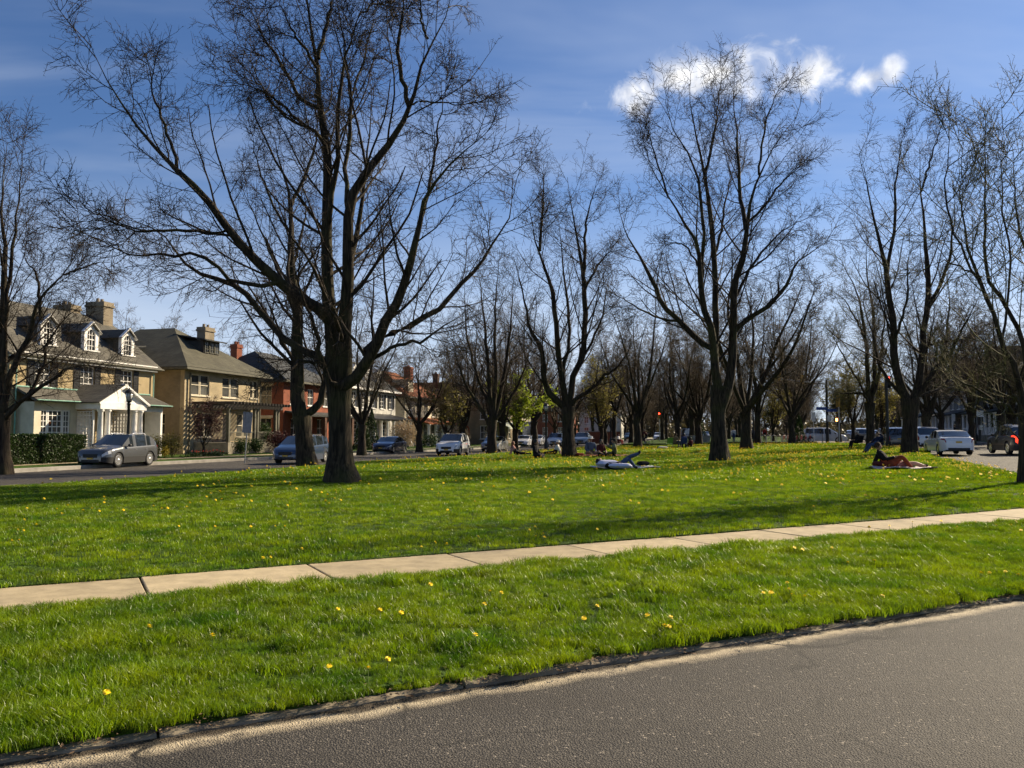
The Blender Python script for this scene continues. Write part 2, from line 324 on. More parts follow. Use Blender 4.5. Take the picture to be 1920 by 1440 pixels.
def _slab_wear(m):      # each slab its own tone, with stains of their own shape
    nt = m.node_tree; N, L = nt.nodes, nt.links; B = N['Principled BSDF']; src = B.inputs['Base Color'].links[0].from_socket
    oi = N.new('ShaderNodeObjectInfo'); r = N.new('ShaderNodeMapRange'); L.new(oi.outputs['Random'], r.inputs[0]); r.inputs[3].default_value = .80; r.inputs[4].default_value = 1.08
    g = N.new('ShaderNodeNewGeometry'); t = N.new('ShaderNodeTexNoise'); t.inputs['Scale'].default_value = 5; t.inputs['Detail'].default_value = 9; t.inputs['Roughness'].default_value = .7; L.new(g.outputs['Position'], t.inputs['Vector'])
    s = N.new('ShaderNodeMapRange'); L.new(t.outputs[0], s.inputs[0]); s.inputs[1].default_value = .3; s.inputs[2].default_value = .6; s.inputs[3].default_value = .72; s.inputs[4].default_value = 1.05
    k = N.new('ShaderNodeMath'); k.operation = 'MULTIPLY'; L.new(r.outputs[0], k.inputs[0]); L.new(s.outputs[0], k.inputs[1])
    x = N.new('ShaderNodeMix'); x.data_type = 'RGBA'; x.blend_type = 'MULTIPLY'; x.inputs[0].default_value = 1; L.new(src, x.inputs[6]); L.new(k.outputs[0], x.inputs[7]); L.new(x.outputs[2], B.inputs['Base Color'])
_slab_wear(M['concrete'])
M['kerbstone'] = pmat('worn_kerb', (.27, .225, .16), (.13, .105, .075), 5, .9, bump=.012, bscale=14, world=True)
M['soil'] = pmat('soil', (.045, .034, .022), (.075, .058, .038), 12, .95, bump=.02, bscale=30, world=True)

def grid_mesh(name, xs, ys, zf):
    X, Y = np.meshgrid(xs, ys); Z = zf(X, Y); nx = len(xs)
    idx = np.arange((len(ys)-1)*nx).reshape(len(ys)-1, nx)[:, :-1].ravel()
    return mesh_np(name, np.stack([X, Y, Z], -1), np.stack([idx, idx+1, idx+nx+1, idx+nx], 1))
o = mobj('ground', grid_mesh('ground', np.concatenate([np.linspace(-2500, -150, 8), np.linspace(-120, 160, 60), np.linspace(200, 2500, 8)]), np.concatenate([np.linspace(-300, -20, 4), np.linspace(-10, 300, 70), np.linspace(340, 3500, 8)]), lambda x, y: terr(x, y)-.3+.25*sstep(150, 200, y)), M['farground']); tag(o, kind='structure')
# near street: everything on this side of the kerb line
o = mobj('near_street', poly_mesh('near_street', [near_line(C_KERB-14, -40), near_line(C_KERB-14, 60), near_line(C_KERB+.12, 60), near_line(C_KERB+.12, -40)], lambda x, y: terr(x, y)-.02, 4, 0), M['asphalt_near']); tag(o, kind='structure')
o = mobj('avenue', poly_mesh('avenue', [near_line(C_KERB+.05, -45), near_line(C_KERB+.05, 62), (70, 130), (90, 210), (20, 210), (-25, 130), (-45, 50)], terr, 4, 0, -.03), M['asphalt']); tag(o, kind='structure')

LEFT = [(0, 914), (130, 906), (250, 898), (380, 889), (490, 882), (600, 873), (700, 865), (800, 860), (900, 853), (1000, 845)]
RIGHT = [(1920, 892), (1860, 879), (1795, 866), (1740, 856)]
LW = [G(*p) for p in LEFT]; RW = [G(*p) for p in RIGHT]
MEDIAN = [near_line(C_W1, -21), near_line(C_W1, 30), (25, 29.5)]+[(p.x, p.y) for p in RW]+[(27.4, 55), (31.0, 70), (33.2, 80), (32, 83.5), (10.5, 88), (8.0, 86)]+[(p.x, p.y) for p in reversed(LW)]+[(-18.6, 19), (-20.5, 12)]
STRIP = [near_line(C_GRASS, -40), near_line(C_GRASS, 60), near_line(C_W0, 60), near_line(C_W0, -40)]
o = mobj('median_lawn', poly_mesh('median_lawn', MEDIAN, lawn, 2.0, .2), M['lawn']); tag(o, kind='structure')
o = mobj('verge_lawn', poly_mesh('verge_lawn', STRIP, lawn, 2.0, .14), M['lawn']); tag(o, kind='structure')
# strip of earth under the walk
o = mobj('walk_bed', poly_mesh('walk_bed', [near_line(C_W0-.02, -40), near_line(C_W0-.02, 60), near_line(C_W1+.02, 60), near_line(C_W1+.02, -40)], lawn, 3, 0, -.045), M['soil']); tag(o, kind='structure')
walk = empty('sidewalk', (0, 0, 0)); tag(walk, kind='structure')
rng = random.Random(4)
g1 = G(278, 1112); s0 = Vector((g1.x, g1.y, 0)).dot(UD); sl = 1.93
wmid = (C_W0+C_W1)/2; wid = (C_W1-C_W0)*math.cos(UA)
om = Vector((0, wmid, 0)); om = om-UD*om.dot(UD)
slab_me = MB().box(-sl/2+.011, sl/2-.011, -wid/2, wid/2, -.07, 0).mesh('slab')
slab_me.materials.append(M['concrete'])
for i in range(-8, 17):
    p = om+UD*(s0+sl*(i+.5)); o = bpy.data.objects.new('slab', slab_me); link(o, walk)
    zl, zr = [float(lawn(*(p+UD*k*sl/2).xy)) for k in (-1, 1)]
    o.location = (p.x, p.y, (zl+zr)/2-.012+rng.uniform(-.006, .006)); o.rotation_euler = (rng.uniform(-.003, .003), -math.atan2(zr-zl, sl)+rng.uniform(-.003, .003), UA+rng.uniform(-.003, .003))
    m = o.modifiers.new('bevel', 'BEVEL'); m.width = .012; m.segments = 2
kerb = empty('kerb'); tag(kerb, kind='structure')
for i in range(-4, 14):      # worn, sunken kerb stones
    L0 = 1.9; a = -13.3+i*L0+10
    me = bpy.data.meshes.new('kerb_stone'); bm = bmesh.new(); n = 24
    rows = []
    for k in range(n+1):
        x = .008+k/n*(L0-.016); row = []
        for (yy, zz) in ((-.01, -.12), (0, .012), (.03, .022), (.09, .026), (.12, -.1)):
            j = rng.uniform(-1, 1)
            row.append(bm.verts.new((x, yy+.012*j*(zz > 0), zz+(rng.uniform(-.012, .004) if zz > 0 else 0))))
        rows.append(row)
    for k in range(n):
        for q in range(4): bm.faces.new((rows[k][q], rows[k+1][q], rows[k+1][q+1], rows[k][q+1]))
    bm.faces.new(rows[0]); bm.faces.new(rows[-1][::-1]); bmesh.ops.recalc_face_normals(bm, faces=bm.faces); bm.to_mesh(me); bm.free()
    o = mobj('kerb_stone', me, M['kerbstone'], kerb); c = Vector((0, C_KERB, 0)); c = c-UD*c.dot(UD)+UD*a
    o.location = (c.x, c.y, float(terr(c.x, c.y))+rng.uniform(-.025, .0)); o.rotation_euler = (0, 0, UA+rng.uniform(-.006, .006))

AV = R(76.0); AD = Vector((math.cos(AV), math.sin(AV), 0)); AN = Vector((-math.sin(AV), math.cos(AV), 0))     # avenue direction, AN points to the left-hand houses
LKERB = [(-29, 8), (-26, 20), (-23.4, 30), (-21.2, 39), (-20.0, 44), (-11.2, 69.5), (-3, 92), (6, 118), (40, 210)]
RKERB = [(33, 30), (37, 46), (43, 66), (50.5, 95), (57, 120), (80, 210)]
LYARD = LKERB+[(-120, 210), (-140, 8)]; RYARD = RKERB[::-1]+[(90, 25), (160, 30), (160, 210)]
o = mobj('left_yards', poly_mesh('left_yards', LYARD, yard, 3, .2), M['yardgrass']); tag(o, kind='structure')
o = mobj('right_yards', poly_mesh('right_yards', RYARD, yard, 3, .2), M['yardgrass']); tag(o, kind='structure')
FARMED = [(13.5, 103), (36.5, 98.5), (65, 205), (42, 205)]
o = mobj('far_median_lawn', poly_mesh('far_median_lawn', FARMED, yard, 3, .2), M['yardgrass']); tag(o, kind='structure')
def ribbon(pts, w, zf, off):
    P = np.array(pts, float); T = np.gradient(P, axis=0); T /= np.linalg.norm(T, axis=1)[:, None]; Nn = np.stack([-T[:, 1], T[:, 0]], 1)
    A = P+Nn*w[0]; B = P+Nn*w[1]; n = len(P)
    V = [(p[0], p[1], float(zf(*p))+off) for p in A]+[(p[0], p[1], float(zf(*p))+off) for p in B]
    return mesh_np('ribbon', V, [(n+i, n+i+1, i+1, i) for i in range(n-1)])
def dense(pts, step=2.0):
    out = []
    for a, b in zip(pts[:-1], pts[1:]):
        n = max(1, int(math.dist(a, b)/step)); out += [(a[0]+(b[0]-a[0])*k/n, a[1]+(b[1]-a[1])*k/n) for k in range(n)]
    return out+[pts[-1]]
M['kerb'] = pmat('kerb_concrete', (.33, .31, .27), (.24, .22, .19), 3, .85, world=True)
def kerb_line(name, pts, zf):
    P = dense(pts, 3); P = np.array(P); T = np.gradient(P, axis=0); T /= np.linalg.norm(T, axis=1)[:, None]; Nn = np.stack([-T[:, 1], T[:, 0]], 1)
    prof = ((-.05, -.2), (-.05, -.005), (.0, .012), (.12, .012), (.12, -.2)); V = []; n = len(P)
    for (a, h) in prof: V += [(p[0]+q[0]*a, p[1]+q[1]*a, float(zf(*p))+h) for p, q in zip(P, Nn)]
    Q = [(j*n+i, j*n+i+1, (j+1)*n+i+1, (j+1)*n+i) for j in range(4) for i in range(n-1)]
    o = mobj(name, mesh_np(name, V, Q, smooth=False), M['kerb']); tag(o, kind='structure'); return o
kerb_line('yard_kerb', LKERB, yard); kerb_line('yard_kerb', [(p[0], p[1]) for p in RKERB[::-1]], yard)
o = mobj('left_footpath', ribbon(dense(LKERB), (2.6, 4.0), yard, .012), M['concrete']); tag(o, kind='structure')
o = mobj('right_footpath', ribbon(dense(RKERB), (-2.6, -4.0), yard, .012), M['concrete']); tag(o, kind='structure')
# painted lane line on the right-hand road
M['paint'] = pmat('road_paint', (.62, .58, .45), (.4, .38, .3), 5, .7, world=True)
for k in range(7):
    a = Vector((29.4+k*1.95, 40.5+k*8.3)); b = a+Vector((.7, 2.9))
    o = mobj('lane_marking', ribbon(dense([tuple(a), tuple(b)], 1), (-.06, .06), terr, -.022), M['paint']); tag(o, kind='structure')

# ---------------------------------------------------------------- grass blades
def in_poly(P, poly):
    poly = np.array([p[:2] for p in poly]); x, y = P[:, 0], P[:, 1]; c = np.zeros(len(P), bool); j = len(poly)-1
    for i in range(len(poly)):
        xi, yi = poly[i]; xj, yj = poly[j]
        c ^= ((yi > y) != (yj > y)) & (x < (xj-xi)*(y-yi)/(yj-yi+1e-12)+xi); j = i
    return c
def vnoise(P, s, seed=0):     # smooth value noise for plant height and density
    rs = np.random.RandomState(seed); T = rs.rand(64, 64); q = P[:, :2]*s; i = np.floor(q).astype(int); f = q-i; f = f*f*(3-2*f)
    g = lambda a, b: T[(i[:, 0]+a) % 64, (i[:, 1]+b) % 64]
    return (g(0, 0)*(1-f[:, 0])+g(1, 0)*f[:, 0])*(1-f[:, 1])+(g(0, 1)*(1-f[:, 0])+g(1, 1)*f[:, 0])*f[:, 1]
def grass_material():
    m, nt, B, N, L = _nodes('grass_blade'); N.remove(B); out = N['Material Output']
    g = N.new('ShaderNodeNewGeometry'); oi = N.new('ShaderNodeObjectInfo')
    t = N.new('ShaderNodeTexNoise'); t.inputs['Scale'].default_value = 1.3; t.inputs['Detail'].default_value = 6; t.inputs['Roughness'].default_value = .65; L.new(g.outputs['Position'], t.inputs['Vector'])
    r = N.new('ShaderNodeMapRange'); L.new(t.outputs[0], r.inputs[0]); r.inputs[1].default_value = .33; r.inputs[2].default_value = .67
    a = N.new('ShaderNodeMix'); a.data_type = 'RGBA'; L.new(r.outputs[0], a.inputs[0]); a.inputs[6].default_value = (.055, .146, .004, 1); a.inputs[7].default_value = (.225, .312, .007, 1)
    b = N.new('ShaderNodeMix'); b.data_type = 'RGBA'; b.blend_type = 'MULTIPLY'; b.inputs[0].default_value = 1; L.new(a.outputs[2], b.inputs[6])
    rr = N.new('ShaderNodeMapRange'); L.new(oi.outputs['Random'], rr.inputs[0]); rr.inputs[3].default_value = .5; rr.inputs[4].default_value = 1.4; L.new(rr.outputs[0], b.inputs[7])
    d = N.new('ShaderNodeBsdfPrincipled'); d.inputs['Roughness'].default_value = .38; d.inputs['Specular IOR Level'].default_value = .35; L.new(b.outputs[2], d.inputs['Base Color'])
    tr = N.new('ShaderNodeBsdfTranslucent'); c = N.new('ShaderNodeMix'); c.data_type = 'RGBA'; c.blend_type = 'MULTIPLY'; c.inputs[0].default_value = 1; L.new(b.outputs[2], c.inputs[6]); c.inputs[7].default_value = (1.35, 1.25, .5, 1); L.new(c.outputs[2], tr.inputs[0])
    mx = N.new('ShaderNodeMixShader'); mx.inputs[0].default_value = .42; L.new(d.outputs[0], mx.inputs[1]); L.new(tr.outputs[0], mx.inputs[2]); L.new(mx.outputs[0], out.inputs[0])
    return m
M['grass'] = grass_material()
def clump(n, rad, h, w, seed, lean=.35):
    rs = np.random.RandomState(seed); V = []; T = []
    for i in range(n):
        a = rs.rand()*6.283; rr = rad*math.sqrt(rs.rand()); x, y = rr*math.cos(a), rr*math.sin(a)
        hh = h*rs.uniform(.55, 1.15); la = rs.rand()*6.283; ln = hh*lean*rs.uniform(.2, 1.6); dx, dy = math.cos(la)*ln, math.sin(la)*ln
        wa = rs.rand()*3.1416; wx, wy = math.cos(wa)*w/2, math.sin(wa)*w/2; b = len(V)
        V += [(x-wx, y-wy, -.01), (x+wx, y+wy, -.01), (x+dx*.4-wx*.8, y+dy*.4-wy*.8, hh*.6), (x+dx*.4+wx*.8, y+dy*.4+wy*.8, hh*.6), (x+dx, y+dy, hh*.97)]
        T += [(b, b+1, b+3), (b, b+3, b+2), (b+2, b+3, b+4)]
    return mesh_np('clump', V, None, T)
def scatter(name, P, scale, idx, meshes, mat, kind='stuff'):
    """one object that instances small meshes on its own vertices through geometry nodes"""
    me = bpy.data.meshes.new(name); me.vertices.add(len(P)); me.vertices.foreach_set('co', np.asarray(P, np.float32).ravel())
    rs = np.random.RandomState(3)
    for an, ty, v in (('g_scale', 'FLOAT', scale), ('g_idx', 'INT', idx), ('g_rot', 'FLOAT', rs.rand(len(P))*6.283)):
        at = me.attributes.new(an, ty, 'POINT'); at.data.foreach_set('value', np.asarray(v, np.int32 if ty == 'INT' else np.float32))
    ob = bpy.data.objects.new(name, me); link(ob); tag(ob, kind=kind)
    ng = bpy.data.node_groups.new(name+'_nodes', 'GeometryNodeTree'); ng.interface.new_socket('Geometry', in_out='INPUT', socket_type='NodeSocketGeometry'); ng.interface.new_socket('Geometry', in_out='OUTPUT', socket_type='NodeSocketGeometry')
    N, L = ng.nodes, ng.links; gi = N.new('NodeGroupInput'); go = N.new('NodeGroupOutput'); iop = N.new('GeometryNodeInstanceOnPoints'); L.new(gi.outputs[0], iop.inputs['Points'])
    join = N.new('GeometryNodeGeometryToInstance')
    for k, m in enumerate(reversed(meshes)):
        if not len(m.materials): m.materials.append(mat)
        src = bpy.data.objects.new(name+'_blade', m)
        oi = N.new('GeometryNodeObjectInfo'); oi.inputs['Object'].default_value = src; L.new(oi.outputs['Geometry'], join.inputs[0])
    L.new(join.outputs[0], iop.inputs['Instance']); iop.inputs['Pick Instance'].default_value = True
    def attr(n, ty):
        a = N.new('GeometryNodeInputNamedAttribute'); a.data_type = ty; a.inputs[0].default_value = n; return a.outputs[0]
    L.new(attr('g_idx', 'INT'), iop.inputs['Instance Index']); L.new(attr('g_scale', 'FLOAT'), iop.inputs['Scale'])
    cr = N.new('ShaderNodeCombineXYZ'); L.new(attr('g_rot', 'FLOAT'), cr.inputs[2]); L.new(cr.outputs[0], iop.inputs['Rotation'])
    L.new(iop.outputs[0], go.inputs[0]); md = ob.modifiers.new('scatter', 'NODES'); md.node_group = ng
    return ob
rs = np.random.RandomState(11)
def frust(P, m=1.06): return (np.abs(P[:, 0]) < (P[:, 1]*960/F+.5)*m)
def sample(x0, x1, y0, y1, dens):
    n = int((x1-x0)*(y1-y0)*dens); return np.stack([rs.uniform(x0, x1, n), rs.uniform(y0, y1, n)], 1)
def edge_dist(P): return P[:, 1]-P[:, 0]*math.tan(UA)      # intercept coordinate
P1 = sample(-9, 14, 3.5, 19, 215); e = edge_dist(P1); P1 = np.concatenate([P1, P1[(e < C_GRASS+.5) & (e > C_GRASS-.1)]+rs.normal(0, .06, (int(((e < C_GRASS+.5) & (e > C_GRASS-.1)).sum()), 2))]); e = edge_dist(P1)
P1 = P1[(e > C_GRASS-.15+.20*(vnoise(P1, 2.2, 5)-.3)) & (e < C_W0+.03) & frust(P1)]
h1 = .42+.55*vnoise(P1, .9, 1)+0.8*(vnoise(P1, 3.1, 2)*vnoise(P1, 6.5, 7)*1.6)**1.3; h1 = h1*(.82+.18*sstep(.0, .45, edge_dist(P1)-C_GRASS))
P2 = sample(-17, 20, 4, 30, 62); e = edge_dist(P2); P2 = P2[(e > C_W1-.01) & frust(P2) & (P2[:, 1] < 30)]; P2 = P2[in_poly(P2, MEDIAN)]
h2 = .55+.5*vnoise(P2, .7, 3)
P3 = sample(-22, 36, 26, 60, 13); P3 = P3[frust(P3) & in_poly(P3, MEDIAN)]; h3 = .95+.5*vnoise(P3, .7, 3)
P4 = sample(-10, 36, 58, 90, 5); P4 = P4[frust(P4) & in_poly(P4, MEDIAN)]; h4 = 1.3+.5*vnoise(P4, .7, 3)
PP = np.concatenate([P1, P2, P3, P4]); HH = np.concatenate([h1, h2, h3, h4])
II = np.concatenate([rs.randint(0, 4, len(P1)), rs.randint(4, 7, len(P2)), rs.randint(7, 9, len(P3)+len(P4))])
ZZ = lawn(PP[:, 0], PP[:, 1])
CL = [clump(40, .085, .075, .0050, 20+k, .75) for k in range(4)]+[clump(30, .12, .075, .0085, 40+k, .5) for k in range(3)]+[clump(34, .25, .07, .017, 60+k, .55) for k in range(2)]
scatter('grass', np.column_stack([PP, ZZ]), HH, II, CL, M['grass'])
# ================================================================ trees
def bark(name, c1, c2, moss=0.0):
    m, nt, B, N, L = _nodes(name); B.inputs['Roughness'].default_value = .9; B.inputs['Specular IOR Level'].default_value = .2
    tc = N.new('ShaderNodeTexCoord'); g = N.new('ShaderNodeNewGeometry')
    mp = N.new('ShaderNodeMapping'); mp.inputs['Scale'].default_value = (11, 11, 1.1); L.new(tc.outputs['Object'], mp.inputs[0])
    t = N.new('ShaderNodeTexNoise'); t.inputs['Scale'].default_value = 1.4; t.inputs['Detail'].default_value = 6; t.inputs['Distortion'].default_value = .8; L.new(mp.outputs[0], t.inputs['Vector'])
    r = N.new('ShaderNodeMapRange'); L.new(t.outputs[0], r.inputs[0]); r.inputs[1].default_value = .38; r.inputs[2].default_value = .62
    x = N.new('ShaderNodeMix'); x.data_type = 'RGBA'; L.new(r.outputs[0], x.inputs[0]); x.inputs[6].default_value = (*c1, 1); x.inputs[7].default_value = (*c2, 1)
    out = x.outputs[2]
    if moss:
        t2 = N.new('ShaderNodeTexNoise'); t2.inputs['Scale'].default_value = .9; t2.inputs['Detail'].default_value = 5; L.new(tc.outputs['Object'], t2.inputs['Vector'])
        r2 = N.new('ShaderNodeMapRange'); L.new(t2.outputs[0], r2.inputs[0]); r2.inputs[1].default_value = .48; r2.inputs[2].default_value = .7; r2.inputs[4].default_value = moss
        x2 = N.new('ShaderNodeMix'); x2.data_type = 'RGBA'; L.new(r2.outputs[0], x2.inputs[0]); L.new(out, x2.inputs[6]); x2.inputs[7].default_value = (.075, .078, .022, 1); out = x2.outputs[2]
    L.new(out, B.inputs['Base Color'])
    b = N.new('ShaderNodeBump'); b.inputs['Distance'].default_value = .045; L.new(t.outputs[0], b.inputs['Height']); L.new(b.outputs[0], B.inputs['Normal'])
    return m
M['bark'] = bark('ridged_bark', (.013, .010, .007), (.056, .042, .027), .5)
M['bark2'] = bark('brown_bark', (.015, .011, .008), (.052, .039, .026), .3)
M['twig'] = pmat('twig_bark', (.026, .019, .013), (.045, .033, .022), 1.5, .85, spec=.2)
M['twig2'] = pmat('reddish_twig', (.065, .045, .028), (.095, .072, .042), 1.2, .85, spec=.2)
M['twig3'] = pmat('budding_twig', (.075, .065, .028), (.105, .10, .035), 1.0, .85, spec=.2)

def norm(a): return a/(np.linalg.norm(a, axis=-1, keepdims=True)+1e-9)
def tubes(P, Rd, S, closed_tip=False):
    """P (N,K,3) polylines, Rd (N,K) radii -> verts, quads, tris"""
    N_, K, _ = P.shape
    T = np.empty_like(P); T[:, 1:-1] = P[:, 2:]-P[:, :-2]; T[:, 0] = P[:, 1]-P[:, 0]; T[:, -1] = P[:, -1]-P[:, -2]; T = norm(T)
    ref = np.zeros_like(T); ref[..., 0] = 1.0; ref[..., 1] = .31
    flip = np.abs((T*ref).sum(-1, keepdims=True)) > .92; ref = np.where(flip, np.array([0, .2, 1.0]), ref)
    U = norm(np.cross(T, ref)); W = np.cross(T, U)
    ang = np.arange(S)*2*np.pi/S
    V = P[:, :, None]+Rd[:, :, None, None]*(U[:, :, None]*np.cos(ang)[None, None, :, None]+W[:, :, None]*np.sin(ang)[None, None, :, None])
    base = (np.arange(N_)*K*S)[:, None, None]; i = np.arange(K-1)[None, :, None]*S; j = np.arange(S)[None, None, :]; j2 = (j+1) % S
    Q = np.stack([base+i+j, base+i+j2, base+i+S+j2, base+i+S+j], -1).reshape(-1, 4)
    return V.reshape(-1, 3), Q
def spikes(P, Rd):
    """3-sided cones: P (N,2,3) base and tip, Rd (N,)"""
    T = norm(P[:, 1]-P[:, 0]); ref = np.where(np.abs(T[:, :1]) > .9, np.array([[0, 1.0, .1]]), np.array([[1.0, .1, 0]])); U = norm(np.cross(T, ref)); W = np.cross(T, U)
    a = np.arange(3)*2*np.pi/3; V = P[:, :1]+Rd[:, None, None]*(U[:, None]*np.cos(a)[None, :, None]+W[:, None]*np.sin(a)[None, :, None])
    V = np.concatenate([V, P[:, 1:]], 1); b = (np.arange(len(P))*4)[:, None]
    t = np.array([[0, 1, 3], [1, 2, 3], [2, 0, 3]]); return V.reshape(-1, 3), (b[:, :, None]+t[None]).reshape(-1, 3)
def resample(pts, w, K):
    P = np.array(pts, float); w = np.array(w, float)
    # Catmull-Rom through the given points
    Q = np.concatenate([[2*P[0]-P[1]], P, [2*P[-1]-P[-2]]]); out = []; wo = []
    for i in range(len(P)-1):
        p0, p1, p2, p3 = Q[i:i+4]
        for t in np.linspace(0, 1, 8, endpoint=False):
            out.append(.5*((2*p1)+(-p0+p2)*t+(2*p0-5*p1+4*p2-p3)*t*t+(-p0+3*p1-3*p2+p3)*t**3)); wo.append(w[i]*(1-t)+w[i+1]*t)
    out.append(P[-1]); wo.append(w[-1]); out = np.array(out); wo = np.array(wo)
    s = np.concatenate([[0], np.cumsum(np.linalg.norm(np.diff(out, axis=0), axis=1))]); q = np.linspace(0, s[-1], K)
    return np.stack([np.interp(q, s, out[:, k]) for k in range(3)], 1), np.interp(q, s, wo), s[-1]
def sub(P, Rd, Len, rs, per, t0, t1, lr, ang, K, up, wig, rr, rmin, cap=None, lmin=0.0, lmax=99):
    """children of the polylines P (N,Kp,3): returns new polylines"""
    N_, Kp, _ = P.shape; n = N_*per
    pi = np.repeat(np.arange(N_), per); base = (np.tile(np.arange(per), N_)+rs.rand(n))/per
    t = t0+(t1-t0)*base; q = t*(Kp-1); k = np.minimum(q.astype(int), Kp-2); f = (q-k)[:, None]
    p = P[pi, k]*(1-f)+P[pi, k+1]*f; d = norm(P[pi, k+1]-P[pi, k]); r0 = Rd[pi, k]*(1-f[:, 0])+Rd[pi, k+1]*f[:, 0]
    a = rs.rand(n)*2*np.pi; ref = np.where(np.abs(d[:, :1]) > .9, np.array([[0, 1.0, 0]]), np.array([[1.0, 0, 0]])); u = norm(np.cross(d, ref)); w = np.cross(d, u)
    th = np.radians(rs.uniform(ang[0], ang[1], n))[:, None]
    D = d*np.cos(th)+(u*np.cos(a)[:, None]+w*np.sin(a)[:, None])*np.sin(th)
    Lc = np.clip(Len[pi]*lr*rs.uniform(.55, 1.25, n)*(1.2-.72*t), lmin, lmax)
    rad = np.clip(r0*rr*rs.uniform(.7, 1.0, n), rmin, None); rad = np.minimum(rad, np.maximum(r0*.8, rmin))
    out = np.empty((n, K, 3)); out[:, 0] = p; step = (Lc/(K-1))[:, None]
    upv = np.array([0, 0, 1.0])
    for s in range(1, K):
        D = norm(D+rs.normal(0, wig, (n, 3))+upv*(up if np.isscalar(up) else up[min(s-1, len(up)-1)]))
        out[:, s] = out[:, s-1]+D*step
    ta = np.linspace(1, .32, K)[None]; return out, np.maximum(rad[:, None]*ta, rmin*.5), Lc
def crown_mesh(limbs, seed, dens=(9, 7, 5, 3), scale=1.0, droop=0.0, lr=(.36, .42, .45), K=(8, 5, 3), ang=(28, 58), tmin=.12, wig=.075, rmin=.0078):
    """limbs: list of (P(K,3), R(K), L). Returns mesh of everything finer than the limbs"""
    rs = np.random.RandomState(seed); KL = 16
    LP = np.array([l[0] for l in limbs]); LR = np.array([l[1] for l in limbs]); LL = np.array([l[2] for l in limbs])
    Vs, Qs, Ts, off = [], [], [], 0
    def put(V, Q=None, T=None):
        nonlocal off
        Vs.append(V)
        if Q is not None: Qs.append(Q+off)
        if T is not None: Ts.append(T+off)
        off += len(V)
    a = sub(LP, LR, LL, rs, dens[0], tmin, 1.0, lr[0], ang, K[0], [.02, .05, .08, .08], wig, .36, .016*scale, lmin=1.1*scale, lmax=4.8*scale)
    kp = rs.rand(len(a[0])) < np.repeat(np.clip(LL/(7.0*scale), .22, 1.0), dens[0]); a = (a[0][kp], a[1][kp], a[2][kp])     # short limbs carry fewer branches
    put(*tubes(a[0], a[1], 5))
    b = sub(a[0], a[1], a[2], rs, dens[1], .12, 1.0, lr[1], (25, 65), K[1], [.0-droop, .02-droop, .06, .08], wig*1.3, .5, .0105*scale, lmin=.7*scale, lmax=2.3*scale)
    put(*tubes(b[0], b[1], 3))
    c = sub(b[0], b[1], b[2], rs, dens[2], .1, 1.0, lr[2], (25, 70), K[2], [-droop, .0, .12], wig*1.5, .6, rmin*scale, lmin=.4*scale, lmax=1.0*scale)
    put(*tubes(c[0], c[1], 3))
    if dens[3]:
        d = sub(c[0], c[1], c[2], rs, dens[3], .2, 1.0, .5, (30, 70), 2, 0.0, .1, .7, rmin*.75*scale, lmin=.14*scale, lmax=.42*scale)
        V, T = spikes(d[0], d[1][:, 0]); put(V, None, T)
    return mesh_np('crown', np.concatenate(Vs), np.concatenate(Qs) if Qs else None, np.concatenate(Ts) if Ts else None), (LP, a, b, c)
def trunk_mesh(P, W, S=20, lumps=.06, seed=0, flare=True):
    rs = np.random.RandomState(seed); V, Q = tubes(P[None], W[None], S); V = V.reshape(len(P), S, 3)
    ph = rs.rand(4)*6.28; a = np.arange(S)*2*np.pi/S
    for k in range(len(P)):
        c = P[k]; h = P[k, 2]-P[0, 2]; g = np.exp(-h/.7)*.22 if flare else 0
        f = 1+lumps*np.sin(3*a+ph[0]+h*.5)+lumps*.6*np.sin(7*a+ph[1]-h*.7)+g*np.maximum(0, np.sin(5*a+ph[2]))+lumps*.5*rs.randn(S)*.4
        V[k] = c+(V[k]-c)*f[:, None]
    return mesh_np('trunk', V, Q)
def limb_from_px(pts, w, Y0, d0, d1, K=16, bow=0.0, ws=.8):
    """pts in photograph pixels at depth Y0 + offset ramping d0..d1 -> 3d polyline with true radii"""
    n = len(pts); out = []; rad = []
    s = np.concatenate([[0], np.cumsum([math.dist(a, b) for a, b in zip(pts[:-1], pts[1:])])]); s = s/s[-1]
    for (x, y), t in zip(pts, s):
        Y = Y0+d0+(d1-d0)*t+bow*math.sin(math.pi*t); out.append(tuple(AT(x, y, Y)))
        rad.append((w[0]*(1-t)+w[1]*t)/2*ws*Y/F if len(w) == 2 else np.interp(t, np.linspace(0, 1, len(w)), w)/2*ws*Y/F)
    return resample(out, rad, K)
